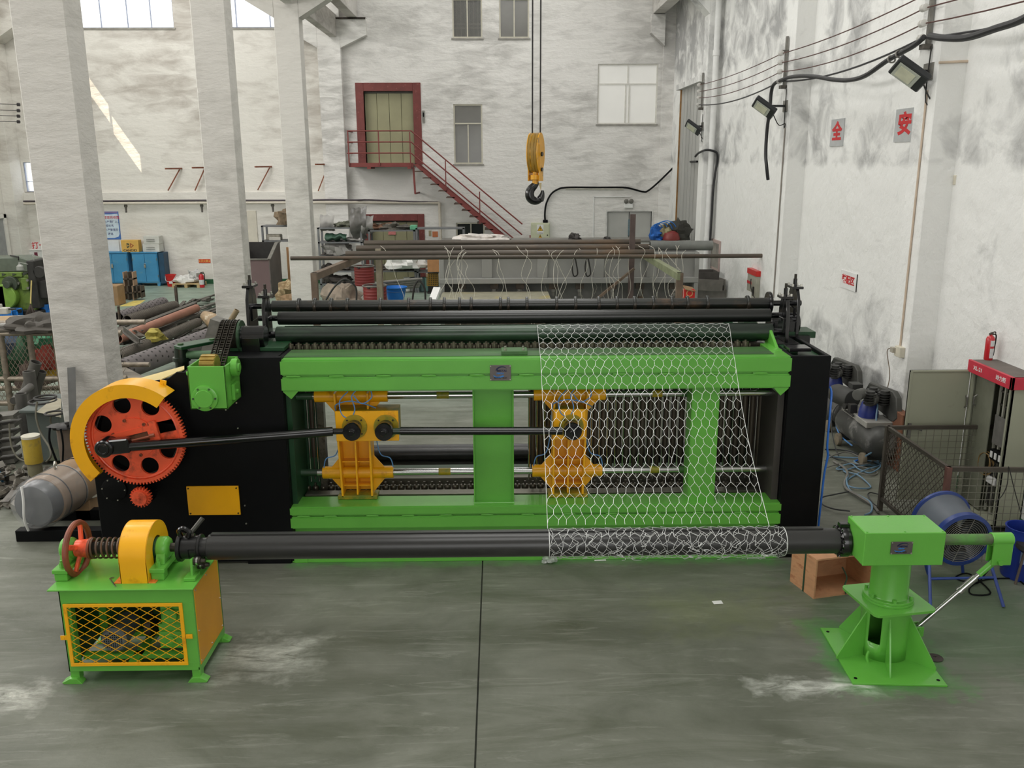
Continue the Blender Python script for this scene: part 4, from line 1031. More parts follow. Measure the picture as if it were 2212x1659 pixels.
# yellow gear guard: half hoop with a front flange
gg = P(299, 950, Y=GY); gg_ = gc; gc = gg; ro, ri = GR * 1.2, GR * .925
a0g, a1g = math.radians(51), math.radians(222); ng = 44
GYF = GY - .10
o_ = [(ro * math.cos(a0g + (a1g - a0g) * i / ng), ro * math.sin(a0g + (a1g - a0g) * i / ng)) for i in range(ng + 1)]
i_ = [(ri * math.cos(a0g + (a1g - a0g) * i / ng), ri * math.sin(a0g + (a1g - a0g) * i / ng)) for i in range(ng + 1)]
grd = thing('gear_guard', None, None, (gc.x, GYF, gc.z)); grd.parent = mach; grd.location = Vector((gc.x, GYF, gc.z)) - ORG[mach]
flat('guard_face', [o_ + i_[::-1]], .006, M_YELLOW, grd, frame_xz((gc.x - .03, GYF, gc.z)))
hm = MB(); vs = []
for x_, z_ in o_:
    for rr_, yy in ((1, GYF), (1, GYF + .27), (.985, GYF + .27), (.985, GYF)): vs.append((gc.x - .03 + x_ * rr_, yy, gc.z + z_ * rr_))
fs = []
for i in range(ng):
    for j in range(4): fs.append((i * 4 + j, i * 4 + (j + 1) % 4, (i + 1) * 4 + (j + 1) % 4, (i + 1) * 4 + j))
fs += [(3, 2, 1, 0), (ng * 4, ng * 4 + 1, ng * 4 + 2, ng * 4 + 3)]
mk('guard_hoop', MB().add(vs, fs), M_YELLOW, grd)
q_ = P(352, 831, Y=8.3); mk('guard_lug', MB().obox((q_.x, 8.3, q_.z), (.03, .006, .045), 0, 0, .2).cyl((q_.x, 8.285, q_.z + .01), (q_.x, 8.293, q_.z + .01), .01, n=12), M_YELLOW, grd)
q_ = P(184, 879, Y=8.3); mk('guard_lug', MB().obox((q_.x, 8.3, q_.z), (.035, .006, .025), 0, 0, -.6), M_YELLOW, grd)
# yellow inspection plate
a, b = P(403.5, 1051, Y=Y0 - .01), P(519, 1112, Y=Y0 - .01)
xa, xb = P(405, 1080, Y=Y0 - .01).x, P(517, 1080, Y=Y0 - .01).x
ip = mp('inspection_plate', MB().box(xa, xb, Y0 - .012, Y0 + .005, b.z, a.z), M_YELLOW, bevel=.002)
for x_ in (xa + .02, xb - .02):
    for z_ in (a.z - .02, b.z + .02): mk('plate_screw', MB().cyl((x_, Y0 - .02, z_), (x_, Y0 - .012, z_), .008, n=8), M_STEELD, ip)
for px, py in ((514, 925), (529, 1092), (532, 1131), (488, 885), (511, 870)): q_ = P(px, py, Y=Y0); mp('panel_rivet', MB().cyl((q_.x, Y0 - .006, q_.z), (q_.x, Y0 + .005, q_.z), .008, n=8), M_SCREW)
# rear lower rollers seen through the frame
for z_, y_ in ((.64, 10.0), (.6, 10.25), (.5, 10.0)): mp('rear_roller', MB().cyl((-1.75, y_, z_), (2.75, y_, z_), .075, n=24), mat('grey_black_roller', (58, 58, 58), .4, var=.2), bevel=.004)
mp('rear_crossbar', MB().box(-2.1, 2.8, 9.85, 9.95, 1.86, 1.93), M_STEELD)
s_ = stand(-1.62, 10.0, .4, .78, .2, .035, .98, 'rear_stand')
mp('rear_stand_post', MB().box(-1.72, -1.62, 9.95, 10.1, 0, .5).box(2.7, 2.8, 9.95, 10.3, 0, .6), M_BLACK)
# ================================================================== winding tube, drive stand, tail stand, netting
TY = 6.6
tl = P(450, 1181, Y=TY); tr = P(1825, 1168, Y=TY)
TZ = (tl.z + tr.z) / 2; TR = (P(700, 1152, Y=TY).z - P(700, 1203, Y=TY).z) / 2
M_TUBEB = mat('satin_black_tube', (42, 42, 41), .34, var=.15, vs=2, spots=(62, 62, 60), spot_amt=.2, spot_scale=1.5, stretch=(.3, 1, 1), coat=.1)
wt = thing('winding_tube', 'long black winding tube held between the drive stand and tail stand', 'tube', ((tl.x + tr.x) / 2, TY, TZ))
x0 = P(452, 1180, Y=TY).x; x1 = P(1828, 1168, Y=TY).x
mk('tube_body', MB().cyl((x0, TY, TZ), (x1, TY, TZ), TR, n=56), M_TUBEB, wt, .004)
mk('tube_slat', MB().box(x0 + .02, x1 - .2, TY - .012, TY + .03, TZ + TR - .004, TZ + TR + .012), M_TUBEB, wt, .003)
mk('tube_neck', MB().cyl((x0 - .12, TY, TZ), (x0, TY, TZ), TR * .76, n=40), M_TUBEB, wt)
xf = P(1838, 1166, Y=TY).x
mk('tube_collar', MB().lathe((xf - .1, TY, TZ), (1, 0, 0), [(TR, 0), (.125, .0), (.13, .01), (.13, .06), (.122, .07), (.122, .1)], 40), M_BLACKG, wt)
cm = MB()
for k in range(18): a = 2 * PI * k / 18; cm.blob((xf - .105, TY + .112 * math.cos(a), TZ + .112 * math.sin(a)), (.014, .02, .02), k, .4, 8, flat=False)
mk('weld_seam', cm, M_BLACKG, wt)
mk('collar_lug', MB().box(xf - .11, xf - .03, TY - .03, TY + .03, TZ + .12, TZ + .155), M_BLACKG, wt, .005)

# ---- drive stand
ds = thing('drive_stand', 'green steel drive stand with yellow mesh front and orange handwheel', 'machine', (-2.92, 6.6, 0))
FX0, FX1, FY0, FY1 = -3.42, -2.39, 6.29, 6.93
topz = P(300, 1272, Y=6.27).z
M_YPANEL = mat('yellow_panel_paint', (218, 150, 16), .4, var=.05, vs=3, coat=.2)
leg = .095
fz = .07
mk('tabletop', MB().box(FX0 - .07, FX1 + .02, FY0 - .03, FY1 + .02, topz - .012, topz), M_GREEN, ds, .003)
oz0, oz1 = P(270, 1437, Y=FY0).z, P(270, 1303, Y=FY0).z
ox0, ox1 = P(145, 1370, Y=FY0).x, P(401, 1370, Y=FY0).x
mk('front_frame', MB().box(FX0, FX1, FY0, FY0 + .012, oz1, topz - .012).box(FX0, FX1, FY0, FY0 + .012, .1, oz0 + .02).box(FX0, ox0 + .03, FY0, FY0 + .012, oz0 + .02, oz1).box(ox1 - .03, FX1, FY0, FY0 + .012, oz0 + .02, oz1), M_GREEN, ds, .002)
for x_ in (FX0, FX1 - .07):
    for y_ in (FY0 + .012, FY1 - .07): mk('leg', MB().box(x_, x_ + .07, y_, y_ + .07, .015, topz - .012), M_GREEN, ds, .003)
for x_ in (FX0, FX1):
    for y_ in (FY0, FY1):
        s = -1 if x_ == FX0 else 1
        mk('foot', MB().prism([(x_ - s * .1, 0), (x_ + s * .045, 0), (x_ + s * .06, .012), (x_ + s * .0, .045), (x_ - s * .06, .045)], y_ - (.02 if y_ == FY0 else .055), y_ + (.055 if y_ == FY0 else .02)), M_GREEN, ds, .002)
mk('side_panel', MB().box(FX1 - .008, FX1 + .004, FY0 + .03, FY1 - .03, .13, topz - .03), M_YPANEL, ds, .002)
for y_ in (FY0 + .05, 6.6, FY1 - .05):
    for z_ in (.16, .42, topz - .05):
        if not (y_ == 6.6 and z_ == .42): mk('panel_screw', MB().cyl((FX1 + .004, y_, z_), (FX1 + .011, y_, z_), .007, n=8), M_SCREW, ds)
mk('side_sill', MB().box(FX1 - .01, FX1 + .002, FY0, FY1, .07, .125), M_GREEN, ds)
mk('back_panel', MB().box(FX0, FX1, FY1 - .01, FY1, .1, topz - .012).box(FX0, FX0 + .008, FY0, FY1, .1, topz - .012), M_DKGREEN, ds)
gd = MB(); w = .028; yy = FY0 - .012
gd.frame(ox0, ox1, yy, yy + .012, oz0, oz1, w)
md = mk('mesh_door', gd, M_YELLOW, ds, .002)
for x_ in (ox0 - .05, ox1 + .005): mk('door_tab', MB().box(x_, x_ + .05, yy, yy + .008, .385, .42).cyl((x_ + .022, yy - .004, .402), (x_ + .022, yy, .402), .009, n=10), M_YELLOW, md)
wm = MB(); ix0, ix1, iz0, iz1 = ox0 + w, ox1 - w, oz0 + w, oz1 - w
sl = .62; step = .112


def clipline(x, z, dx, dz):
    t0, t1 = -9, 9
    for p_, d_, lo, hi in ((x, dx, ix0, ix1), (z, dz, iz0, iz1)):
        a, b = (lo - p_) / d_, (hi - p_) / d_
        if a > b: a, b = b, a
        t0, t1 = max(t0, a), min(t1, b)
    return (t0, t1) if t1 - t0 > .01 else None


for sg in (1, -1):
    for k in range(-14, 26):
        zc = iz0 + k * step * .62 - .3
        r = clipline(ix0, zc if sg == 1 else zc, 1, sg * sl)
        if r: wm.bar((ix0 + r[0], yy + .006, zc + sg * sl * r[0]), (ix0 + r[1], yy + .006, zc + sg * sl * r[1]), .004, .005, (0, 1, 0))
o = mk('expanded_mesh', wm, M_YELLOW, md); o['kind'] = 'stuff'
# inside: reducer, motor, chain
rz = MB(); rz.box(-2.75, -2.53, 6.45, 6.7, .2, .42).box(-2.72, -2.56, 6.45, 6.68, .42, .62).cyl((-2.64, 6.45, .5), (-2.64, 6.42, .5), .06, n=20)
for k in range(4): rz.box(-2.715, -2.565, 6.438, 6.45, .44 + k * .045, .455 + k * .045)
mk('gear_reducer', rz, M_GREEN, ds, .005)
mk('reducer_flange', MB().box(-2.74, -2.55, 6.43, 6.452, .22, .36).cyl((-2.645, 6.43, .29), (-2.645, 6.415, .29), .03, n=16), M_GREEN, ds, .003)
mt = mk('motor', MB().lathe((-3.1, 6.4, .3), (0, 1, 0), [(.02, 0), (.09, .002), (.105, .02), (.105, .1), (.098, .105), (.098, .3)], 28), mat('grey_motor', (104, 110, 110), .45, var=.1), ds)
hm = MB()
for i in range(-4, 5):
    for j in range(-4, 5):
        if i * i + j * j < 20 and abs(i) + abs(j) > 0: hm.cyl((-3.1 + i * .017, 6.399, .3 + j * .017), (-3.1 + i * .017, 6.403, .3 + j * .017), .006, n=6)
o = mk('fan_cover_holes', hm, M_BLACK, mt); o['kind'] = 'stuff'
mk('motor_rail', MB().box(-3.35, -2.45, 6.4, 6.46, .14, .18).box(-2.95, -2.88, 6.3, 6.85, .14, .18).box(-3.35, -2.45, 6.75, 6.8, .14, .18), M_GREEN, ds)
ch = MB()
for k in range(9): ch.ring((-2.81, 6.5, .42 + k * .034), (1, 0, 0), .014, .006, 10, 5)
mk('drive_chain', ch, M_STEELD, ds)
mk('chain_wheel', MB().cyl((-2.85, 6.5, .38), (-2.8, 6.5, .38), .09, n=28), M_STEELD, ds)
# pedestals and bearings on the table


def pillow(xc, w, zb):
    p_ = MB()
    for y_ in (TY - .19, TY + .13): p_.box(xc - w / 2, xc + w / 2, y_, y_ + .09, topz, topz + zb)
    p_.box(xc - w / 2 - .01, xc + w / 2 + .01, TY - .2, TY + .22, topz + zb, topz + zb + .035)
    r_ = mk('bearing_pedestal', p_, M_GREEN, ds, .005)
    mk('bearing_block', MB().lathe((xc - .055, TY, TZ), (1, 0, 0), [(.05, 0), (.075, .004), (.09, .02), (.09, .08), (.075, .1), (.05, .11)], 28).prism([(TY - .12, topz + zb + .035), (TY + .12, topz + zb + .035), (TY + .08, TZ), (TY - .08, TZ)], xc - .035, xc + .035, axis='X'), M_GREEN, r_, .003)
    for y_ in (TY - .15, TY + .15): mk('bearing_bolt', MB().cyl((xc, y_, topz + zb + .035), (xc, y_, topz + zb + .075), .018, n=6).cyl((xc, y_, topz + zb + .07), (xc, y_, topz + zb + .095), .011, n=10), M_GREEN, r_)


hb = TZ - topz - .13
pillow(P(150, 1185, Y=TY).x, .1, hb)
pillow(P(355, 1185, Y=TY).x, .1, hb)
mk('drive_shaft', MB().cyl((P(140, 1185, Y=TY).x, TY, TZ), (x0 - .08, TY, TZ), .036, n=20).cyl((P(190, 1185, Y=TY).x, TY, TZ), (P(262, 1185, Y=TY).x, TY, TZ), .052, n=24), M_STEELD, ds)
# orange handwheel
hx = P(180, 1185, Y=TY).x
hw = mk('handwheel', MB().ring((hx - .045, TY, TZ), (1, 0, 0), .205, .024, 44, 10), M_ORANGEB, ds)
mk('handwheel_hub', MB().lathe((hx - .06, TY, TZ), (1, 0, 0), [(.05, 0), (.068, .01), (.075, .1), (.072, .115)], 28), M_ORANGE, hw)
for k in range(4):
    a = math.radians(70) + k * PI / 2 - .1
    mk('spoke', MB().bar((hx - .02, TY + .05 * math.cos(a), TZ + .05 * math.sin(a)), (hx - .045, TY + .195 * math.cos(a), TZ + .195 * math.sin(a)), .045, .026, (1, 0, 0)), M_ORANGE, hw, .008)
# spring
xs0, xs1 = hx + .07, P(258, 1185, Y=TY).x + .05; sp = []
for k in range(141): t = k / 140; a = t * 2 * PI * 6.2; sp.append((xs0 + (xs1 - xs0) * t, TY + .079 * math.cos(a), TZ + .079 * math.sin(a)))
mk('coil_spring', MB().tube(sp, .0085, 8), mat('rusty_spring', (92, 74, 62), .45, .4, var=.2), ds)
mk('spring_washer', MB().cyl((xs0 - .012, TY, TZ), (xs0 + .006, TY, TZ), .088, n=32), M_ORANGEB, ds)
# yellow clutch guard
gxa, gxb = P(259, 1200, Y=TY - .2).x, P(319, 1200, Y=TY - .2).x
R_ = .24
prof = [(TY - R_ - .0, topz)] + [(TY - R_ * math.cos(PI * k / 28), TZ - .02 + R_ * math.sin(PI * k / 28)) for k in range(29)] + [(TY + R_, topz)]
sh = MB(); vs = []
for y_, z_ in prof:
    d = Vector((y_ - TY, z_ - TZ)); d = d.normalized() * .006 if z_ > TZ - .03 else Vector((.006 if y_ > TY else -.006, 0))
    for xx, q in ((gxa, 0), (gxb, 0), (gxb, 1), (gxa, 1)): vs.append((xx, y_ - d.x * q, z_ - d.y * q))
n_ = len(prof); fs = [(i * 4 + j, i * 4 + (j + 1) % 4, (i + 1) * 4 + (j + 1) % 4, (i + 1) * 4 + j) for i in range(n_ - 1) for j in range(4)] + [(3, 2, 1, 0), ((n_ - 1) * 4, (n_ - 1) * 4 + 1, (n_ - 1) * 4 + 2, (n_ - 1) * 4 + 3)]
cg = mk('clutch_guard', MB().add(vs, fs), M_YELLOW, ds)
FX = Matrix.Translation((0, TY, 0)) @ Matrix.Rotation(PI / 2, 4, 'Z') @ Matrix.Rotation(PI / 2, 4, 'X')
pr2 = [(y_ - TY, z_) for y_, z_ in prof]
slot_ = [(-.09, topz - .001)] + [(-.1 * math.cos(PI * k / 16), TZ + .1 * math.sin(PI * k / 16)) for k in range(17)] + [(.09, topz - .001)]
outl = pr2 + slot_[::-1]
for xx in (gxa + .004, gxb - .004): flat('guard_cheek', [outl], .005, M_YELLOW, cg, Matrix.Translation((xx, 0, 0)) @ FX)
mk('clutch_drum', MB().cyl((gxa + .03, TY, TZ), (gxb + .02, TY, TZ), .085, n=32), M_DKGREEN, ds)
for xx in (gxa - .025, gxb + .025): mk('guard_foot', MB().box(xx - .03, xx + .03, TY - R_ - .0, TY - R_ + .12, topz, topz + .006).cyl((xx, TY - R_ + .04, topz + .006), (xx, TY - R_ + .04, topz + .012), .012, n=10), mat('orange_yellow_foot', (224, 130, 50), .5), cg)
# claw coupling
xc0 = P(388, 1185, Y=TY).x; xc1 = P(437, 1183, Y=TY).x
cp = mk('claw_coupling', MB().cyl((xc0, TY, TZ), (xc0 + .03, TY, TZ), .115, n=36).cyl((xc0 + .03, TY, TZ), (xc1 - .02, TY, TZ), .095, n=36).cyl((xc1 - .02, TY, TZ), (xc1, TY, TZ), .105, n=36), mat('black_oxide', (40, 40, 40), .32, .4, var=.2), ds, .004)
mk('coupling_hook', MB().tube(smooth([(xc0 + .03, TY - .02, TZ + .1), (xc0 + .02, TY - .03, TZ + .15), (xc0 + .06, TY - .03, TZ + .175), (xc0 + .1, TY - .03, TZ + .14), (xc0 + .09, TY - .03, TZ + .1)], 5), .02, 8), M_BLACKG, cp)
mk('coupling_joint', MB().box(xc0 + .1, xc0 + .104, TY - .098, TY - .05, TZ - .05, TZ + .02).box(xc0 + .1, xc0 + .15, TY - .097, TY - .05, TZ + .016, TZ + .02), M_BLACK, cp)
b0 = Vector((xc0 + .1, TY + .0, TZ + .12)); b1 = P(438, 1119, Y=TY + .05)
mk('clamp_lever', MB().cyl(b0, b1, .019, n=14), mat('grey_lever', (70, 70, 64), .4, .3), ds)
mk('lever_nut', MB().cyl((b0.x - .04, b0.y, b0.z - .02), (b0.x + .03, b0.y, b0.z - .02), .02, n=6), M_STEEL, ds)
# roller support
sxr = P(412, 1225, Y=6.42).x
rs = mk('roller_support', MB().prism([(6.42, topz), (6.46, topz), (6.6, TZ - .2), (6.78, topz), (6.82, topz), (6.7, TZ - .12), (6.62, TZ - .1), (6.5, TZ - .04), (6.44, TZ - .03)], sxr - .01, sxr + .01, axis='X').box(sxr - .05, sxr + .04, 6.38, 6.5, topz, topz + .03), M_GREEN, ds, .003)
for y_, z_ in ((6.47, TZ - .06), (6.55, TZ - .13), (6.7, TZ - .12)):
    mk('support_roller', MB().lathe((sxr + .01, y_, z_), (1, 0, 0), [(.02, 0), (.034, .004), (.034, .02), (.026, .022), (.026, .034), (.034, .036), (.034, .055), (.02, .06), (.016, .09)], 20), M_STEELD, rs)
    mk('roller_ring', MB().cyl((sxr + .033, y_, z_), (sxr + .048, y_, z_), .036, n=20), M_CHROME, rs)
# hexagon key on the table
hk = thing('hex_key', 'small bent hexagon key lying on the green table beside the guard', 'tool', P(248, 1258, Z=topz))
a, b, c = P(237, 1250, Z=topz + .006), P(250, 1267, Z=topz + .006), P(246, 1247, Z=topz + .006)
mk('key_bar', MB().tube([c, a, a + (b - a) * .02, b], .006, 6), M_CHROME, hk)

# ---- tail stand
TX = 3.09
ts = thing('tail_stand', 'green tail stand with square head box on a round ribbed column', 'machine', (TX, TY, 0))
a, b, c = P(1772, 1357, Z=.01), P(1842, 1477, Z=.01), P(2047, 1482, Z=.01)
d = a + (c - b)
mk('base_plate', MB().add([(p_.x, p_.y, 0) for p_ in (a, b, c, d)] + [(p_.x, p_.y, .016) for p_ in (a, b, c, d)], [(0, 1, 2, 3), (7, 6, 5, 4), (0, 4, 5, 1), (1, 5, 6, 2), (2, 6, 7, 3), (3, 7, 4, 0)]), M_GREEN, ts, .002)
hole = mesh_of(MB().cyl((0, 0, 0), (0, 0, .002), .014, n=14), M_BLACK)
for u, v in ((.06, .08), (.06, .92), (.05, .5), (.94, .08), (.95, .4), (.94, .92), (.95, .62)):
    p_ = a + (b - a) * v + (d - a) * u; inst('bolt_hole', hole, ts, (p_.x, p_.y, .016))
CXx = (P(1863, 1335, Y=TY).x + P(1963, 1335, Y=TY).x) / 2; CRr = (P(1963, 1335, Y=TY).x - P(1863, 1335, Y=TY).x) / 2
fl_z = P(1920, 1293, Y=TY).z
boxz0, boxz1 = None, None
hbY0 = 6.28
q0, q1 = P(1871, 1152, Y=hbY0), P(2043, 1151, Y=hbY0)
bz1 = q0.z; bz0 = P(1950, 1222, Y=hbY0).z
bk = P(1915, 1113, Z=bz1)
mk('head_box', MB().box(P(1866, 1190, Y=hbY0).x, P(2040, 1190, Y=hbY0).x, hbY0, bk.y, bz0, bz1), M_GREEN, ts, .005)
hbx0, hbx1 = P(1866, 1190, Y=hbY0).x, P(2040, 1190, Y=hbY0).x
for x_ in (hbx0 + .02, (hbx0 + hbx1) / 2, hbx1 - .02):
    for y_ in (hbY0 + .02, bk.y - .02): mk('lid_screw', MB().cyl((x_, y_, bz1), (x_, y_, bz1 + .006), .008, n=8), M_GREEN, ts)
na, nb = P(1925, 1170, Y=hbY0), P(1969, 1196, Y=hbY0)
nameplate(ts, na.x, nb.x, nb.z, na.z, hbY0 - .001)
# column as an open shell so the cut-out shows the inside
cc = Vector((CXx, TY, 0)); n_ = 56; vs, fs = [], []
zs = [.016, .16, .2, .36, .42, fl_z]
for z_ in zs:
    for i in range(n_):
        a_ = 2 * PI * i / n_; vs.append((cc.x + CRr * math.cos(a_), cc.y + CRr * math.sin(a_), z_))
for k in range(len(zs) - 1):
    for i in range(n_):
        am = math.degrees(2 * PI * (i + .5) / n_) % 360
        cut = (k in (1, 2, 3)) and 206 < am < 237
        if not cut: j = (i + 1) % n_; fs.append((k * n_ + i, k * n_ + j, (k + 1) * n_ + j, (k + 1) * n_ + i))
col = mk('column', MB().add(vs, fs), M_GREEN, ts)
md_ = col.modifiers.new('wall', 'SOLIDIFY'); md_.thickness = .012; md_.offset = -1
mk('cleanout_lip', MB().ring((cc.x - CRr * .55, cc.y - CRr * .9, .05), (.2, 1, -.3), .09, .012, 24, 8, PI * .55, PI * 1.45), M_GREEN, ts)
for an_, l_ in ((195, .25), (255, .23), (315, .24), (60, .24), (120, .24)):
    a_ = math.radians(an_); dx, dy = math.cos(a_), math.sin(a_); p0 = cc + Vector((dx, dy, 0)) * (CRr - .01); p1 = cc + Vector((dx, dy, 0)) * (CRr + l_); nn = Vector((-dy, dx, 0)) * .006
    pts = [p0 + Vector((0, 0, .016)), p1 + Vector((0, 0, .016)), p1 + Vector((0, 0, .035)), p0 + Vector((0, 0, .42))]
    mk('rib', MB().add([p - nn for p in pts] + [p + nn for p in pts], [(0, 1, 2, 3), (7, 6, 5, 4), (0, 4, 5, 1), (1, 5, 6, 2), (2, 6, 7, 3), (3, 7, 4, 0)]), M_GREEN, ts)
# square flange with rounded corners, turntable rings, neck
sq = []; hs = .27
for cx_, cy_, a_0 in ((hs - .05, hs - .05, 0), (-hs + .05, hs - .05, 90), (-hs + .05, -hs + .05, 180), (hs - .05, -hs + .05, 270)):
    for k in range(7): a_ = math.radians(a_0 + 15 * k); sq.append((cx_ + .05 * math.cos(a_), cy_ + .05 * math.sin(a_)))
ry_ = .16
flat('square_flange', [[(x_ * math.cos(ry_) - y_ * math.sin(ry_), x_ * math.sin(ry_) + y_ * math.cos(ry_)) for x_, y_ in sq]], .02, M_GREEN, ts, Matrix.Translation((cc.x, cc.y, fl_z)))
mk('turntable', MB().cyl((cc.x, cc.y, fl_z + .01), (cc.x, cc.y, fl_z + .03), .2, n=48).cyl((cc.x, cc.y, fl_z + .03), (cc.x, cc.y, fl_z + .05), .195, n=48), M_GREEN, ts, .002)
mk('neck', MB().lathe((cc.x, cc.y, fl_z + .05), (0, 0, 1), [(.155, 0), (.15, .01), (.15, bz0 - fl_z - .11), (.175, bz0 - fl_z - .11), (.175, bz0 - fl_z - .085), (.165, bz0 - fl_z - .085), (.165, bz0 - fl_z - .05)], 44), M_GREEN, ts)
for k in range(6): a_ = .4 + k * PI / 3; mk('turntable_bolt', MB().cyl((cc.x + .175 * math.cos(a_), cc.y + .175 * math.sin(a_), fl_z + .05), (cc.x + .175 * math.cos(a_), cc.y + .175 * math.sin(a_), fl_z + .075), .015, n=6), M_GREEN, ts)
# side arm and telescopic strut
ay = TY; a0_ = P(2040, 1166, Y=ay); a1_ = P(2185, 1164, Y=ay)
az = (a0_.z + a1_.z) / 2
am = MB().cyl((hbx1 - .01, ay, az), (a1_.x - .16, ay, az), .045, n=28)
mk('side_arm', am, mat('arm_half_sprayed', (86, 150, 64), .4, var=.2, vs=2, spots=(84, 76, 70), spot_amt=.75, spot_scale=2.2), ts)
hd = mk('arm_head', MB().cyl((a1_.x - .17, ay, az), (a1_.x, ay, az), .055, n=28).box(a1_.x - .165, a1_.x - .005, ay - .05, ay - .035, az - .21, az).box(a1_.x - .165, a1_.x - .005, ay + .035, ay + .05, az - .21, az), M_GREEN, ts, .004)
pv = Vector((a1_.x - .1, ay, az - .18)); mk('arm_pin', MB().cyl(pv + Vector((0, -.075, 0)), pv + Vector((0, .06, 0)), .022, n=14), M_GREEN, hd)
bt = P(1986, 1362, Y=ay - .05); bt.y = ay
v = bt - pv
mk('strut', MB().cyl(pv, pv + v * .22, .026, n=18), M_GREEN, ts)
mk('strut_rod', MB().cyl(pv + v * .18, pv + v * .98, .019, n=20).cyl(pv + v * .26, pv + v * .47, .028, n=20).cyl(pv + v * .44, pv + v * .47, .034, n=20), M_CHROME, ts)
mk('strut_lug', MB().box(cc.x + CRr - .02, bt.x + .04, ay - .05, ay - .035, bt.z - .06, bt.z + .03).box(cc.x + CRr - .02, bt.x + .04, ay + .035, ay + .05, bt.z - .06, bt.z + .03).cyl((bt.x, ay - .06, bt.z), (bt.x, ay + .06, bt.z), .016, n=12), M_GREEN, ts, .003)

# ---- the wire netting drawn from the roller down to the tube
M_WIRE = mat('galvanised_wire', (226, 228, 226), .35, .35, var=.06)
net = thing('wire_netting', 'silvery hexagonal wire netting stretched from the rollers down onto the black tube', 'netting', (1.5, 7.4, 0))
PA = z3 + r3_ + .006
NET = [(9.12, PA, 1160, 1574, 702), (9.02, z3 + r3_ * .86, 1161, 1576, 712), (8.46, 2.165, 1167, 1584, 772), (8.405, 2.15, 1168, 1586, 782)]
for k in range(1, 9):
    t = k / 8; yy = 8.405 + (TY + .05 - 8.405) * t; zz = 2.15 + (TZ + TR + .004 - 2.15) * t - .03 * math.sin(PI * t)
    NET.append((yy, zz, 1168 + 15 * t, 1586 + 76 * t - 9 * math.sin(PI * t), None))
NL = []
for yy, zz, xa, xb, _ in NET:
    pa = CAM + Vector((0, 0, 0))
    def xat(px, yy=yy, zz=zz):
        lo, hi = -6.0, 6.0
        for _k in range(40):
            m_ = (lo + hi) / 2; q = Vector((m_, yy, zz)) - CAM; cq = RM.transposed() @ q
            if 1106 + FPX * cq.x / cq.z < px: lo = m_
            else: hi = m_
        return lo
    NL.append((Vector((xat(xa), yy, zz)), Vector((xat(xb), yy, zz))))
LEN = [0]
for k in range(1, len(NL)): LEN.append(LEN[-1] + (NL[k][0] - NL[k - 1][0]).length)


def npt(u, v):
    """u across, v down: over the roller, over the edge of the top beam, then a taut drop to the tube"""
    s = v * LEN[-1]; k = 1
    while k < len(LEN) - 1 and LEN[k] < s: k += 1
    t = (s - LEN[k - 1]) / (LEN[k] - LEN[k - 1]); p_ = NL[k - 1][0].lerp(NL[k][0], t).lerp(NL[k - 1][1].lerp(NL[k][1], t), u)
    w = noise.noise(Vector((u * 5, v * 7, 3.1))) * .012 * (1 if .06 < v < .97 and 0 < u < 1 else 0)
    return p_ + Vector((w, -abs(w) * .3, 0))


nu, nv = 23, 25
wm = MB(); rnd = random.Random(5)
jit = {}


def node(i, j):
    if (i, j) not in jit: jit[(i, j)] = (rnd.uniform(-.12, .12), rnd.uniform(-.1, .1))
    dx, dy = jit[(i, j)]
    return npt(min(1, max(0, (i + dx) / nu)), min(1, max(0, (j + dy) / (nv * 3.0))))


# hexagons: vertical twists at alternate columns, slanted wires between
def seg_(p, q): wm.tube([p, q], .0017, 4, caps=False)


for r in range(nv):
    for c_ in range(nu + 1):
        xo = .5 if r % 2 else 0
        i = c_ + xo
        if i > nu: continue
        top_, bot_ = node(i, r * 3 + .5), node(i, r * 3 + 2.0)
        seg_(top_, bot_)
        if r < nv - 1:
            for s in (-.5, .5):
                i2 = i + s
                if 0 <= i2 <= nu: seg_(bot_, node(i2, (r + 1) * 3 + .5))
o = mk('netting_web', wm, M_WIRE, net); o['kind'] = 'stuff'
for u in (0, 1): mk('selvedge_wire', MB().tube([npt(u, t / 40) for t in range(41)], .0026, 6), M_WIRE, net)
mk('cut_edge_wire', MB().tube([npt(t / 60, .002) + Vector((0, 0, .006 * math.sin(t * 2.1))) for t in range(61)], .0025, 5), M_WIRE, net)
# layers already wound on the tube
wl = MB(); rnd = random.Random(11); xw0, xw1 = P(1187, 1180, Y=TY - .1).x, P(1700, 1180, Y=TY - .1).x; ncol = 25; nrow = 10
for lay in range(2):
    Rw = TR + .006 + lay * .014; off = rnd.random()

    def wn(i, j, Rw=Rw, lay=lay, off=off):
        x = xw0 + (xw1 - xw0) * i / ncol + .012 * math.sin(j * 1.7 + i * 2.3 + lay * 2) + (.03 * math.sin(i * 1.1 + j) if lay else 0)
        a = 2 * PI * (j + off * 3) / (nrow * 3.0); rr = Rw + .006 * math.sin(i * 3.1 + j * 2.2)
        return Vector((min(max(x, xw0), xw1), TY + rr * math.cos(a), TZ + rr * math.sin(a)))
    for r in range(nrow):
        for c_ in range(ncol + 1):
            i = c_ + (.5 if r % 2 else 0)
            if i > ncol: continue
            t_, b_ = wn(i, r * 3 + .5), wn(i, r * 3 + 2)
            wl.tube([t_, b_], .0017, 4, caps=False)
            for s in (-.5, .5):
                if 0 <= i + s <= ncol: wl.tube([b_, wn(i + s, (r + 1) * 3 + .5)], .0017, 4, caps=False)
for k in range(26):     # kinked loose ends
    x = rnd.uniform(xw0 + .3, xw1 - .1); a = rnd.uniform(PI * .85, PI * 1.5); pts = []
    for t in range(6): a += rnd.uniform(-.25, .25); x += rnd.uniform(-.05, .05); rr = TR + .02 + rnd.uniform(0, .02); pts.append((x, TY + rr * math.cos(a), TZ + rr * math.sin(a)))
    wl.tube(smooth(pts, 3), .0021, 4)
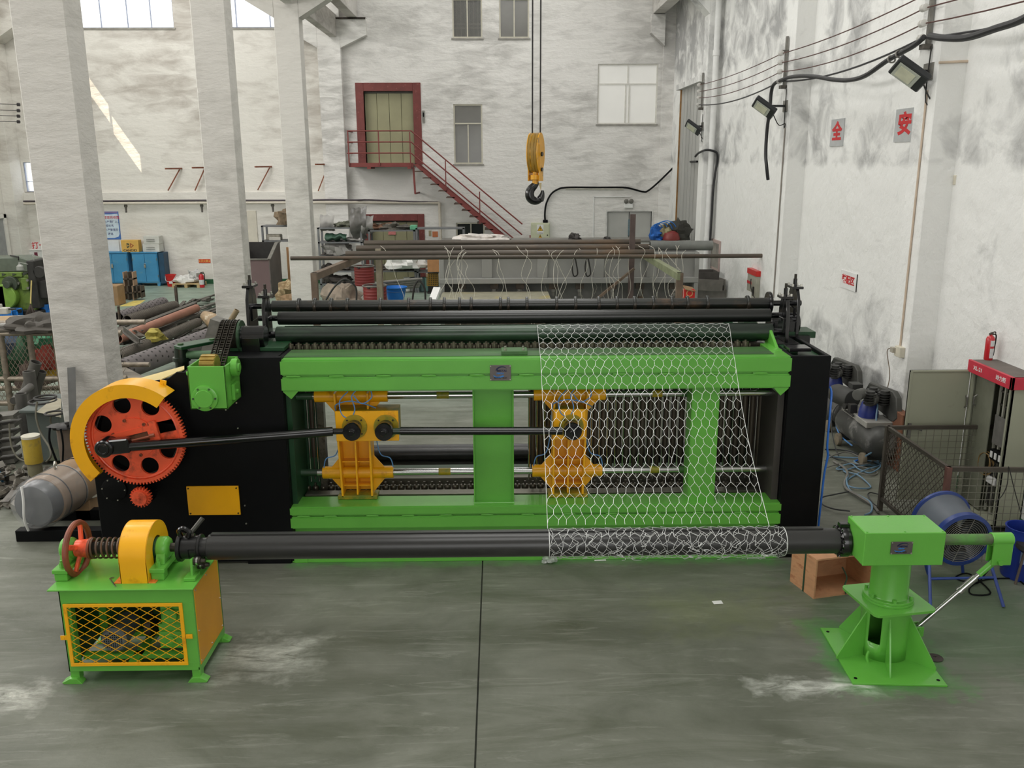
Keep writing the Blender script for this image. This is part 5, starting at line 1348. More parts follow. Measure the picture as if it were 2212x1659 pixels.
o = mk('wound_netting', wl, M_WIRE, net); o['kind'] = 'stuff'
for xx in (xw0, xw1): mk('wound_selvedge', MB().ring((xx, TY, TZ), (1, 0, 0), TR + .012, .0035, 36, 6), M_WIRE, net)
# ================================================================== side bay and clutter on the near side of the columns
def pxb(a, b, c, d, Y):
    p, q = P(a, b, Y=Y), P(c, d, Y=Y); return p.x, q.x, q.z, p.z     # x0,x1,z0,z1


M_BLUECAB = mat('blue_cabinet_paint', (66, 142, 188), .42, var=.12, vs=2, spots=(96, 146, 170), spot_amt=.2, spot_scale=4)
M_BLUECABD = mat('blue_cabinet_dark', (34, 70, 96), .5, var=.2)
M_CARD = mat('yellow_carton', (216, 172, 88), .75, var=.08)
M_CARDW = mat('white_carton', (206, 206, 200), .75, var=.06)
M_CARDB = mat('brown_carton', (152, 122, 88), .8, var=.12)
M_REDP = mat('red_plastic', (196, 36, 32), .35, var=.08)
M_REDEXT = mat('extinguisher_red', (186, 30, 40), .28, var=.05, coat=.4)
M_WHITEP = mat('white_sheet', (226, 226, 224), .6, var=.05)
M_SACK = mat('white_woven_sack', (222, 222, 218), .65, var=.1, bump=.5, bs=9)
M_PALLET = mat('pale_pallet_wood', (186, 162, 118), .75, var=.2, vs=8, stretch=(1, 6, 6))
M_IRON = mat('rusty_dark_iron', (84, 76, 68), .6, .35, var=.3, vs=7, spots=(110, 82, 60), spot_amt=.3, spot_scale=5)
M_IRON2 = mat('grey_mill_iron', (96, 92, 86), .5, .4, var=.25, vs=6, spots=(62, 58, 54), spot_amt=.4, spot_scale=6)
M_GALV = mat('galvanised_grey', (128, 126, 120), .45, .5, var=.25, vs=6)
M_PRINTR = mat('red_print', (196, 34, 40), .5); M_PRINTB = mat('blue_black_print', (34, 44, 110), .6); M_PRINTK = mat('black_print', (44, 34, 28), .6)
M_OLDG = mat('old_machine_green', (112, 138, 60), .5, var=.2, vs=3, spots=(62, 74, 44), spot_amt=.45, spot_scale=3)
M_OLDGD = mat('grimy_dark_green', (62, 70, 58), .55, var=.25, vs=4)
M_GRIME = mat('black_grime', (42, 40, 38), .6, var=.3, vs=6)
M_BLUEP = mat('blue_plastic', (30, 112, 196), .4, var=.1)
M_OXBR = mat('red_brown_angle', (132, 78, 56), .7, var=.25, vs=6)
yw = YB - .002
# shaping machine
sm = thing('shaping_machine', 'old green shaping machine with round belt cover behind the nearest column', 'machine', (-12.9, 23.9, 0))
mk('machine_body', MB().box(-13.7, -12.25, 23.45, 24.4, .22, 1.15).box(-13.75, -12.2, 23.4, 24.45, .0, .22), M_OLDG, sm, .03)
mk('machine_plinth', MB().box(-13.6, -12.1, 23.35, 24.45, .0, .24), M_GRIME, sm, .02)
mk('ram', MB().prism([(-14.0, 1.22), (-12.2, 1.22), (-12.25, 1.5), (-12.6, 1.62), (-13.7, 1.6), (-14.0, 1.45)], 23.6, 24.3), mat('grey_green_ram', (96, 104, 92), .5, var=.15), sm, .03)
for i in range(5): x_ = -13.55 + i * .27; mk('ram_clamp', MB().prism([(x_, 1.15), (x_ + .1, 1.2), (x_, 1.22)], 23.38, 23.44), M_OLDGD, sm)
mk('ram_gib', MB().box(-13.75, -12.5, 23.4, 23.5, 1.12, 1.24), M_OLDG, sm, .01)
c = P(10, 641, Y=23.3); mk('belt_cover', MB().cyl((c.x, 23.22, c.z), (c.x, 23.45, c.z), .33, n=32).box(c.x - .3, c.x + .05, 23.22, 23.45, c.z - .33, c.z + .3), mat('bright_old_green', (122, 158, 66), .45, var=.12), sm, .02)
c = P(20, 614, Y=23.3); mk('hand_shaft', MB().cyl((c.x, 23.15, c.z), (c.x, 23.45, c.z), .09, n=24).cyl((c.x, 23.3, c.z), (c.x, 23.45, c.z), .2, n=28), M_OLDGD, sm, .01)
c = pxb(44, 600, 64, 628, 23.42); mk('hatch_cover', MB().box(c[0], c[1], 23.4, 23.46, c[2], c[3]), M_OLDG, sm, .02)
for px, py in ((40, 612), (61, 605), (62, 622)): q = P(px, py, Y=23.38); mk('hatch_knob', MB().cyl((q.x, 23.33, q.z), (q.x, 23.42, q.z), .035, n=12), M_GALV, sm)
mk('work_table', MB().box(-12.25, -11.75, 23.4, 24.2, .55, 1.0).box(-12.3, -12.1, 23.3, 24.3, .3, 1.55).cyl((-12.0, 23.3, 1.25), (-12.0, 23.4, 1.25), .16, n=20), M_GRIME, sm, .02)
q = P(43, 575, Y=23.2); mk('work_lamp', MB().lathe((q.x, 23.2, q.z - .1), (0, 0, 1), [(.09, 0), (.085, .1), (.03, .15), (.025, .2)], 18).tube(smooth([(q.x, 23.2, q.z + .1), (q.x + .15, 23.3, q.z + .04), (q.x + .25, 23.4, q.z), (q.x + .28, 23.4, q.z + .2), (q.x + .25, 23.4, q.z + .25)], 4), .012, 6), mat('lamp_grey', (150, 152, 146), .4), sm)
mk('clamp_lever', MB().tube([P(22, 552, Y=23.6), P(40, 555, Y=23.6), P(40, 562, Y=23.6)], .018, 8), M_GRIME, sm)
# broom, crate, bucket, bench
b0, b1 = P(68, 606, Y=23.25), P(66, 656, Y=23.1)
br = thing('broom', 'twig broom with bare wooden handle leaning on the old green machine', 'broom', (b1.x, 23.1, 0))
mk('broom_handle', MB().cyl(b0, b1, .018, n=8), mat('bare_wood', (196, 176, 112), .7), br)
tw = MB(); rnd = random.Random(3)
for i in range(60): a = rnd.uniform(0, 2 * PI); r = rnd.uniform(.05, .24); tw.cyl((b1.x, 23.1, b1.z), (b1.x + r * math.cos(a), 23.05 + r * .5 * math.sin(a), .01), .008, .004, 4)
o = mk('bristles', tw, mat('twig_brown', (74, 64, 58), .9, var=.3), br); o['kind'] = 'stuff'
x0, x1, z0, z1 = pxb(-14, 656, 41, 683, 23.0)
cr = thing('blue_crate', 'open blue plastic crate of scrap at the foot of the old green machine', 'crate', ((x0 + x1) / 2, 23.0, 0))
mk('crate_body', MB().box(x0, x1, 22.75, 22.78, .0, .33).box(x0, x1, 23.2, 23.23, 0, .33).box(x0, x0 + .03, 22.75, 23.23, 0, .33).box(x1 - .03, x1, 22.75, 23.23, 0, .33).box(x0, x1, 22.75, 23.23, 0, .02), M_BLUEP, cr, .008)
for i in range(4): mk('crate_rib', MB().box(x0 + .1 + i * .2, x0 + .13 + i * .2, 22.735, 22.75, .02, .3), M_BLUEP, cr)
mk('crate_scrap', MB().blob(((x0 + x1) / 2, 23.0, .28), (.3, .2, .08), 4, .5, 16), M_GRIME, cr)
q = P(100, 685, Z=0)
bk = thing('blue_bucket', 'blue plastic bucket on the green floor beside the nearest column', 'bucket', (q.x, q.y, 0))
mk('bucket_body', MB().lathe((q.x, q.y, 0), (0, 0, 1), [(.13, 0), (.15, .3), (.165, .3), (.165, .36), (.15, .36), (.135, .06), (.01, .05)], 28), M_BLUEP, bk)
mk('bucket_handle', MB().tube(smooth([(q.x - .16, q.y, .33), (q.x - .19, q.y - .1, .2), (q.x - .1, q.y - .17, .12), (q.x + .1, q.y - .17, .12), (q.x + .16, q.y, .33)], 5), .008, 6), M_BLUEP, bk)
q = P(16, 690, Z=.42)
wb = thing('low_bench', 'low bench of a plywood board on a dark box', 'bench', (q.x, q.y, 0))
mk('bench_board', MB().obox((q.x, q.y, .43), (.55, .4, .015), .15), mat('plywood_tan', (172, 148, 116), .7, var=.1), wb)
mk('bench_box', MB().obox((q.x - .1, q.y, .2), (.4, .3, .2), .15), M_GRIME, wb, .01)
q = P(9, 673, Z=.5)
vs_ = thing('bench_vise', 'small pale bench vise standing on the plywood board', 'vise', (q.x, q.y, .445))
mk('vise_body', MB().box(q.x - .2, q.x + .12, q.y - .1, q.y + .1, .445, .6).box(q.x - .2, q.x - .08, q.y - .12, q.y + .12, .55, .68), mat('pale_vise', (190, 188, 180), .5), vs_, .015)
mk('vise_screw', MB().cyl((q.x + .1, q.y, .56), (q.x + .28, q.y, .56), .02, n=10), M_GRIME, vs_)
# time clock with its sign
x0, x1, z0, z1 = pxb(62, 522, 118, 540, yw)
sg = thing('clock_in_sign', 'white sign with large red characters 打卡 on the bay wall', 'sign', ((x0 + x1) / 2, yw, z0)); mk('sign_board', MB().box(x0, x1, yw - .02, yw, z0, z1), M_WHITEP, sg)
text('sign_text', '打卡', .24, M_PRINTR, sg, frame_xz(((x0 + .33, yw - .022, (z0 + z1) / 2))), .002, bold=.004)
x0, x1, z0, z1 = pxb(55, 541, 105, 562, yw - .1)
tc_ = thing('time_clock', 'small white time clock box under the red 打卡 sign', 'clock', ((x0 + x1) / 2, yw, z0)); mk('clock_case', MB().box(x0, x1, yw - .2, yw, z0, z1).box(x0 - .02, x1 + .02, yw - .22, yw, z1, z1 + .03), M_WHITEP, tc_, .012)
x0, x1, z0, z1 = pxb(74, 545, 82, 554, yw - .2); mk('clock_screen', MB().box(x0, x1, yw - .215, yw - .2, z0, z1), mat('maroon_screen', (110, 40, 60), .3), tc_)
# poster
x0, x1, z0, z1 = pxb(208, 457, 262, 517, yw)
po = thing('safety_poster', 'white and blue safety poster with rows of dark blue characters', 'poster', ((x0 + x1) / 2, yw, z0)); mk('poster_sheet', MB().box(x0, x1, yw - .012, yw, z0, z1), mat('poster_blue', (68, 112, 180), .5), po)
w, h = x1 - x0, z1 - z0; F = frame_xz(((x0 + x1) / 2, yw - .014, (z0 + z1) / 2))
inn = [(-.46 * w, .42 * h), (-.2 * w, .40 * h), (.0 * w, .395 * h), (.2 * w, .40 * h), (.46 * w, .42 * h), (.46 * w, -.30 * h), (.4 * w, -.40 * h), (.2 * w, -.45 * h), (-.2 * w, -.45 * h), (-.4 * w, -.40 * h), (-.46 * w, -.30 * h)]
flat('poster_field', [inn], .002, mat('poster_pale', (206, 222, 234), .5), po, F)
flat('poster_band', [[(-.46 * w, .44 * h), (.46 * w, .44 * h), (.46 * w, .49 * h), (-.46 * w, .49 * h)]], .002, mat('poster_violet', (128, 110, 160), .5), po, F)
text('poster_title', '安全管理网络图', .105, M_PRINTR, po, F @ Matrix.Translation((.02 * w, .28 * h, .002)), .001, bold=.001)
for t_, yy in (('安全生产责任人：', .13), ('组长名', -.01), ('安全生产管理员：', -.16), ('班组', -.31)): text('poster_line', t_, .09, M_PRINTB, po, F @ Matrix.Translation((.05 * w, yy * h, .002)), .001, bold=.001)
# blue cupboards
cy = YB - .5


def cupboard(a, b, lab):
    x0, x1, z0, z1 = pxb(a, 547, b, 613, cy)
    r = thing('tool_cupboard', lab, 'cabinet', ((x0 + x1) / 2, cy + .24, 0), 'blue tool cupboards against the bay wall')
    mk('cupboard_body', MB().box(x0, x1, cy + .02, cy + .48, .1, z1).box(x0 - .02, x1 + .02, cy - .02, cy + .49, z1, z1 + .03), M_BLUECAB, r, .008)
    for x_ in (x0, x1 - .08): mk('foot', MB().prism([(x_, 0), (x_ + .08, 0), (x_ + .1, .12), (x_ - .02, .12)], cy + .03, cy + .45), M_BLUECAB, r)
    xm = (x0 + x1) / 2
    for xa, xb in ((x0 + .02, xm - .006), (xm + .006, x1 - .02)):
        d = mk('cupboard_door', MB().box(xa, xb, cy, cy + .02, .14, z1 - .04), M_BLUECAB, r, .006)
        for z_ in (.3, z1 - .25): mk('hinge', MB().cyl((xa if xa < xm - .1 and xa == x0 + .02 else xb, cy - .008, z_), (xa if xa == x0 + .02 else xb, cy - .008, z_ + .08), .012, n=8), M_GALV, d)
    mk('padlock', MB().box(xm - .03, xm + .03, cy - .04, cy - .005, .62, .72).ring((xm, cy - .02, .73), (0, 1, 0), .025, .008, 14, 6), M_SCREW, r, .004)
    return r, z1


cup1, cz = cupboard(206, 281, 'blue tool cupboard nearest the column, carton standing on it')
cup2, cz = cupboard(283, 345, 'blue tool cupboard at the end of the row next to the red bucket')
mk('end_panel', MB().box(P(345, 600, Y=cy).x, P(345, 600, Y=cy).x + .18, cy + .05, cy + .48, .08, cz), M_BLUECABD, cup2, .006)
x0, x1, z0, z1 = pxb(261, 519, 301, 545, cy + .1)
ct = thing('yellow_carton', 'yellow cardboard carton printed with black triangles and CANDID', 'carton', ((x0 + x1) / 2, cy + .2, cz + .03)); mk('carton_box', MB().box(x0, x1, cy + .08, cy + .36, cz + .03, z1), M_CARD, ct, .006)
F = frame_xz(((x0 + x1) / 2, cy + .078, (cz + z1) / 2 + .015))
for sx, m_ in ((-1, mat('dark_green_print', (48, 66, 54), .6)), (1, mat('rust_print', (150, 66, 40), .6))):
    w = .085; sh_ = [(-.10, -w), (-.015, -w * .55), (-.015, w * .75), (-.10, w)] if sx < 0 else [(.015, -w), (.14, 0.0), (.015, w)]
    ho = [(-.08, -w * .4), (-.04, -w * .25), (-.04, w * .3), (-.08, w * .4)] if sx < 0 else [(.04, -w * .55), (.10, 0), (.04, w * .55)]
    flat('carton_logo', [sh_, ho], .002, m_, ct, F @ Matrix.Translation((0, .02, 0)))
text('carton_text', 'CANDID', .10, M_PRINTK, ct, F @ Matrix.Translation((0, -.14, 0)), .002, sx=1.15, bold=.003)
for k, (pa, pb, lab) in enumerate(((532, 548, 'white carton lying on the blue cupboard, under another white carton'), (516, 532, 'upper of two white cartons stacked on the blue cupboard'))):
    x0, x1, z0, z1 = pxb(309, pa, 347, pb, cy + .1); zz0 = cz + .03 + k * .265
    o = thing('white_carton', lab, 'carton', ((x0 + x1) / 2, cy + .2, zz0), 'white cartons on the cupboard'); mk('carton_box', MB().obox(((x0 + x1) / 2, cy + .24, zz0 + .13), ((x1 - x0) / 2 - .02 * k, .17, .13), -.06 + .05 * k), M_CARDW, o, .008)
    for i in range(2): mk('printed_line', MB().box(x0 + .12, x1 - .16, cy + .035, cy + .05, zz0 + .09 + i * .06, zz0 + .105 + i * .06), mat('grey_print', (130, 130, 126), .7), o)
x0, x1, z0, z1 = pxb(220, 519, 259, 545, yw - .05)
o = tag(mk('white_board', MB().box(x0, x1, YB - .06, YB - .04, cz + .031, z1), M_WHITEP), 'blank white board leaning on the wall under the poster', 'board')
# red bucket, pallet, sack, extinguisher and its sign
q = P(371, 618, Z=.0)
rb = thing('red_bucket', 'red fire bucket on the floor beside the blue cupboards', 'bucket', (q.x, q.y, 0)); mk('bucket_body', MB().lathe((q.x, q.y, 0), (0, 0, 1), [(.13, 0), (.165, .36), (.18, .36), (.18, .39), (.165, .39), (.13, .05), (.01, .04)], 28), M_REDP, rb)
mk('bucket_print', MB().box(q.x - .02, q.x + .1, q.y - .158, q.y - .15, .1, .17), M_WHITEP, rb); mk('bucket_handle', MB().tube(smooth([(q.x - .18, q.y, .37), (q.x - .1, q.y - .19, .2), (q.x + .1, q.y - .19, .2), (q.x + .18, q.y, .37)], 5), .007, 6), M_WHITEP, rb)
q0, q1 = P(372, 622, Z=.0), P(431, 622, Z=0); 
pl = thing('wooden_pallet', 'pale wooden pallet on the floor by the bay wall', 'pallet', ((q0.x + q1.x) / 2, q0.y + .3, 0))
for i in range(5): mk('deck_board', MB().box(q0.x, q1.x, q0.y + i * .15, q0.y + i * .15 + .12, .11, .13), M_PALLET, pl)
for x_ in (q0.x, (q0.x + q1.x) / 2 - .05, q1.x - .1): mk('pallet_bearer', MB().box(x_, x_ + .1, q0.y, q0.y + .72, .0, .11), M_PALLET, pl)
q = P(404, 605, Y=29.5)
tag(mk('white_sack', MB().blob((q.x - .1, q0.y + .35, .21), (.36, .25, .16), 8, .35, 18), M_SACK), 'crumpled white plastic sack lying on the wooden pallet', 'sack')
tag(mk('printed_sack', MB().blob((q.x + .18, q0.y + .4, .29), (.22, .2, .24), 12, .45, 18), mat('printed_white_sack', (206, 206, 204), .6, var=.1, spots=(70, 74, 80), spot_amt=.3, spot_scale=6)), 'rolled white sack with black print behind the plain white sack', 'sack')


def extinguisher(loc, h, r, lab, small=False):
    x, y, z = loc; e = thing('fire_extinguisher', lab, 'extinguisher', loc)
    mk('cylinder', MB().lathe((x, y, z), (0, 0, 1), [(r * .9, 0), (r, .01), (r, h * .74), (r * .75, h * .82), (r * .35, h * .86), (r * .35, h * .9)], 26), M_REDEXT, e)
    mk('valve_head', MB().box(x - r * .4, x + r * .6, y - r * .3, y + r * .3, h * .88 + z, h * .94 + z).tube([(x - r * .2, y, z + h * .94), (x + r * .9, y, z + h * .99), (x + r * 1.1, y, z + h * .93)], r * .18, 6), mat('valve_dark', (70, 62, 52), .45), e, .002)
    mk('hose', MB().tube(smooth([(x + r * .5, y, z + h * .9), (x + r * 1.25, y, z + h * .85), (x + r * 1.2, y, z + h * .4), (x + r * 1.15, y, z + h * .15)], 5), r * .16, 6), M_BLACK, e)
    mk('label_sheet', MB().lathe((x, y, z + h * .2), (0, 0, 1), [(r * 1.01, 0), (r * 1.012, .002), (r * 1.012, h * .3), (r * 1.01, h * .3 + .001)], 26) if not small else MB().add(
        [(x + r * 1.012 * math.cos(a), y + r * 1.012 * math.sin(a), z + zz) for zz in (h * .08, h * .42) for a in [math.radians(250 + 8 * k) for k in range(10)]] + [(x + r * 1.012 * math.cos(a), y + r * 1.012 * math.sin(a), z + zz) for zz in (h * .5, h * .7) for a in [math.radians(250 + 8 * k) for k in range(10)]],
        [(i, i + 1, i + 11, i + 10) for i in range(9)] + [(20 + i, 21 + i, 31 + i, 30 + i) for i in range(9)]), mat('extinguisher_label', (206, 206, 206), .5, var=.1, vs=30), e)
    return e


q = P(437, 621, Z=0); extinguisher((q.x, q.y, 0), .52, .085, 'red fire extinguisher on the floor below the small orange sign')
x0, x1, z0, z1 = pxb(429, 560, 455, 568, yw)
o = thing('extinguisher_sign', 'small orange red sign with yellow characters above the floor extinguisher', 'sign', ((x0 + x1) / 2, yw, z0)); mk('sign_plate', MB().box(x0, x1, yw - .01, yw, z0, z1), mat('orange_red_sign', (206, 72, 30), .5), o)
text('sign_text', '↓灭火器↓', .085, mat('yellow_print', (236, 206, 110), .5), o, frame_xz(((x0 + x1) / 2, yw - .012, (z0 + z1) / 2)), .001)
# welded iron brackets in the aisle
for k, (px0, py0, px1, py1, lab) in enumerate(((264, 618, 289, 648, 'lowest dark H-shaped iron bracket of the small stack in the aisle'), (264, 588, 289, 618, 'upper H-shaped iron bracket standing on the stack in the aisle'), (286, 618, 306, 644, 'dark iron bracket beside the small stack in the aisle'))):
    yb_ = 26.6; x0, x1, z0, z1 = pxb(px0, py0, px1, py1, yb_); z0 = max(z0, 0) if k != 1 else z0
    o = thing('iron_bracket', lab, 'bracket', ((x0 + x1) / 2, yb_, max(z0, 0)), 'iron brackets in the aisle')
    mk('bracket_web', MB().box((x0 + x1) / 2 - .02, (x0 + x1) / 2 + .02, yb_, yb_ + .3, z0, z1).box(x0, x1, yb_, yb_ + .3, (z0 + z1) / 2 - .02, (z0 + z1) / 2 + .02), M_IRON, o)
    mk('bracket_flange', MB().box(x0, x0 + .03, yb_, yb_ + .3, z0, z1).box(x1 - .03, x1, yb_ + .02, yb_ + .3, z0, z1), mat('tan_primed_iron', (166, 138, 114), .7, var=.15) if k < 2 else M_IRON, o)
x0, x1, z0, z1 = pxb(222, 618, 257, 658, 25.6)
tag(mk('brown_carton', MB().box(x0, x1, 25.6, 26.1, 0, z1), M_CARDB, bevel=.01), 'tall brown box half hidden behind the nearest column', 'carton')
f = MB(); a, b = P(255, 662, Z=.004), P(300, 648, Z=.004); f.add([(a.x, a.y, .003), (a.x + .5, a.y + .1, .003), (b.x + .2, b.y, .003), (b.x - .1, b.y - .15, .003)], [(0, 1, 2, 3)])
o = mk('floor_marking', f, mat('floor_yellow', (206, 188, 104), .7, var=.2)); o['kind'] = 'structure'
# wall brackets, bay pipes
BRK = ((360, 392, 363, 414), (553, 586, 359, 413), (683, 712, 354, 415), (418, 446, 361, 414))
for k, (pa, pb, pt, pbm) in enumerate(BRK):
    a, b = P(pa, pt, Y=29.7), P(pb, pt + 1, Y=YB); a.z = b.z; d = P(pa + 6, pbm, Y=YB - .02)
    lab = ('rusty angle bracket over the ledge, nearest the first column', 'rusty angle bracket over the ledge between the second and third column', 'rusty angle bracket over the ledge beside the engaged column', 'rusty angle bracket over the ledge partly behind the second column')[k]
    o = thing('wall_bracket', lab, 'bracket', (b.x, YB, d.z), 'rusty angle brackets over the ledge')
    mk('bracket_arm', MB().bar((a.x, YB - .7, a.z), (b.x, YB, b.z), .06, .05), M_OXBR, o)
    mk('bracket_strut', MB().bar((b.x - .03, YB - .1, b.z - .03), (d.x, YB - .14, d.z + .04), .035, .035), M_OXBR, o)
z_ = BW(300, 438).z
tag(mk('bay_water_pipe', MB().tube([(-15.6, YB - .38, z_), (-6.2, YB - .38, z_), (-4.7, YB - .38, z_), (-4.3, YB - .12, z_ - .02), (P(950, 444, Y=YB).x, YB - .12, z_ - .04)], .045, 12).cyl((P(950, 444, Y=YB).x, YB - .12, z_ - .04), (P(953, 500, Y=YB).x, YB - .12, .8), .05, n=12), mat('cream_pipe', (206, 198, 184), .5, var=.08)), 'cream water pipe running along the far wall and turning down', 'pipe')
tag(mk('bay_cable', MB().tube(smooth([(-15.6, YB - .38, z_ + .08), (-13, YB - .38, z_ + .075), (-10, YB - .38, z_ + .085), (-7, YB - .38, z_ + .07), (-5.6, YB - .38, z_ + .085), (-4.7, YB - .38, z_ + .07), (-4.2, YB - .13, z_ + .06), (-3, YB - .14, z_ + .0), (-2.0, YB - .12, z_ - .02)], 6), .028, 8), mat('dark_violet_cable', (74, 66, 72), .5)), 'dark cable lying along the top of the cream pipe', 'cable')
for k, px in enumerate((277, 440, 592)):
    q = P(px, 445, Y=YB - .1); o = thing('pipe_hanger', ('small dark hanger under the pipe beside the poster', 'small dark hanger under the pipe by the second column', 'small dark hanger under the pipe near the third column')[k], 'hanger', q, 'hangers under the pipe')
    mk('hanger_drop', MB().lathe((q.x, YB - .3, z_ - .05), (.1, -.3, -1), [(.05, 0), (.06, .05), (.035, .1), (.03, .26)], 14), M_IRON2, o)
# insulators in the bay corner
for k, py in enumerate((226, 239, 251, 263)):
    q = P(44, py, Y=YB - .8); w0 = Vector((-15.95, 18.0, q.z + .12))
    o = thing('bay_wire', ('topmost', 'second', 'third', 'lowest')[k] + ' of the four bare wires meeting the bay corner', 'wire', q, 'bare wires in the bay corner')
    mk('wire_line', MB().tube([(-16.02, 26.0, q.z + .06), (-16.0, 28.6, q.z), (q.x, q.y, q.z)], .011, 5), M_GRIME, o)
    mk('insulator', MB().lathe((q.x - .06, q.y, q.z - .05), (0, 0, 1), [(.04, 0), (.06, .03), (.04, .05), (.06, .07), (.04, .1)], 12), mat('dark_porcelain', (72, 68, 70), .3), o)

# ---- perforated rollers and bar stock lying by the second column
def roll(pa, pb, za, r, ya, lab, m_, teeth, seed, nm='perforated_roller'):
    a = P(*pa, Z=za); b = P(*pb, Z=za)
    o = thing(nm, lab, 'roller', ((a.x + b.x) / 2, (a.y + b.y) / 2, 0), 'used rollers stored on the floor')
    mk('roller_shell', MB().pipe(a, b, r, r * .86, 30), m_, o, .0)
    d = (b - a).normalized(); u = d.cross(Vector((0, 0, 1))).normalized(); w = u.cross(d)
    tm = MB(); L_ = (b - a).length
    if teeth:
        n1 = int(L_ / teeth[0])
        for i in range(n1):
            for k in range(teeth[1]):
                an = 2 * PI * (k + (.5 if i % 2 else 0)) / teeth[1]; e = w * math.cos(an) + u * math.sin(an)
                if e.z < -.2: continue
                c = a + d * (i + .5) * teeth[0] + e * r
                if teeth[2] == 'hole': tm.cyl(c - e * .004, c + e * .004, teeth[3], n=8)
                else: tm.cyl(c - e * .01, c + e * teeth[3] * 1.2, teeth[3] * .5, teeth[3] * .3, 5)
        q = mk('roller_studs', tm, M_GRIME if teeth[2] == 'hole' else m_, o); q['kind'] = 'stuff'
    return o


M_RUB = mat('dusty_purple_rubber', (104, 98, 98), .7, var=.12, vs=4)
M_RUBD = mat('dusty_dark_rubber', (88, 82, 74), .75, var=.15, vs=4)
roll((262, 800), (470, 722), .34, .2, 0, 'largest grey dimpled roller lying across the floor', M_RUB, (.19, 12, 'hole', .022), 1)
roll((255, 772), (428, 696), .30, .105, 0, 'brown ribbed roller next to the largest dimpled roller', M_RUBD, (.045, 26, 'stud', .012), 2)
roll((255, 688), (352, 655), .28, .17, 0, 'violet grey dimpled roller farthest from the machine', M_RUB, (.16, 12, 'hole', .022), 3)
roll((275, 692), (378, 660), .24, .13, 0, 'grey ribbed roller lying against the violet grey one', M_RUBD, (.06, 22, 'stud', .014), 4)
a, b = P(255, 732, Z=.35), P(424, 666, Z=.3)
tag(mk('copper_brown_pipe', MB().pipe(a, b, .105, .09, 24), mat('pink_rust', (152, 106, 88), .6, .1, var=.15, vs=4)), 'pinkish rust brown pipe lying among the rollers', 'pipe')
a = P(424, 666, Z=.3)
for k, (pa, pb, w, zz, lab) in enumerate((((258, 718), (420, 655), .16, .2, 'flat grey steel bar left of the pinkish pipe'), ((268, 735), (425, 680), .2, .16, 'wide flat steel bar right of the pinkish pipe'), ((258, 758), (430, 692), .14, .24, 'bright edged flat bar beside the ribbed roller'), ((300, 712), (474, 652), .12, .1, 'thin flat bar reaching to the second column'), ((430, 678), (480, 664), .14, .12, 'short flat bar end beside the second column'))):
    a, b = P(*pa, Z=zz), P(*pb, Z=zz); tag(mk('flat_bar', MB().bar(a, b, w, .05), M_IRON2), lab, 'steel bar', 'flat bars among the rollers')
for k, (px, pt, pb, lab) in enumerate(((257, 662, 724, 'dark upright post of the roller cradle beside the nearest column'), (380, 618, 672, 'tall upright post of the roller cradle in the aisle'), (359, 663, 691, 'short upright post of the roller cradle among the bars'))):
    q = P(px, pb, Z=.0); yy = q.y + .4 * (k != 1); x0, x1, z0, z1 = pxb(px - 5, pt, px + 5, pb, yy)
    tag(mk('cradle_post', MB().box(x0, x1, yy, yy + .1, 0, z1), M_IRON, bevel=.006), lab, 'post', 'cradle posts among the rollers')
q = P(335, 728, Z=.42); tag(mk('foam_lump', MB().blob((q.x, q.y, .42), (.2, .17, .15), 21, .45, 16), mat('yellow_foam', (150, 138, 62), .8, var=.25, vs=8)), 'dirty yellow lump of packing on the ribbed roller', 'packing')
q = P(452, 694, Z=.4); a = P(440, 680, Z=.45); b = P(478, 706, Z=.2)
tag(mk('wrapped_roll', MB().tube([a, a.lerp(b, .25), a.lerp(b, .6), b], .2, 14, taper=[.55, .8, 1, .95]), mat('brown_wrapping', (150, 128, 98), .55, var=.3, vs=7, spots=(206, 196, 176), spot_amt=.3, spot_scale=5, bump=.4, bs=8)), 'roll wrapped in brown paper and film by the second column', 'roll')
q = P(330, 712, Z=.3); tag(mk('cloth_heap', MB().blob((q.x - .35, q.y - .6, .3), (.35, .25, .14), 23, .5, 16), mat('dusty_cloth', (96, 90, 82), .85, var=.2)), 'heap of dusty cloth on the bars beside the yellow packing', 'cloth')
a, b = P(268, 715, Z=.62), P(302, 742, Z=.46); tag(mk('angle_iron', MB().bar(a, b, .13, .02).bar(a + Vector((0, 0, .05)), b + Vector((0, 0, .05)), .02, .1), M_IRON2), 'short grey angle iron lying crosswise over the pinkish pipe', 'steel bar')
for k, (pa, pb, r_, lab) in enumerate((((455, 760), (475, 690), .12, 'grey square duct end leaning behind the chain'), ((500, 690), (512, 670), .05, 'short rusty tube end standing behind the sprocket'))):
    a, b = P(*pa, Y=13.0 + 2.5 * k), P(*pb, Y=13.0 + 2.5 * k); a = b + (a - b) * ((b.z - .06) / max(b.z - a.z, .05))
    tag(mk(('square_duct', 'short_tube')[k], (MB().bar(a, b, .3, .2) if k == 0 else MB().pipe(a, b, r_, r_ * .8, 16)), M_GALV if k == 0 else mat('ochre_tube', (128, 112, 84), .6)), lab, 'duct' if k == 0 else 'pipe')
tag(mk('timber_offcut', MB().bar(P(255, 800, Z=.35), P(330, 840, Z=.3), .25, .1), mat('grey_timber', (128, 122, 112), .8, var=.25, vs=6, stretch=(1, 4, 4))), 'grey timber offcut lying beside the largest roller', 'timber')

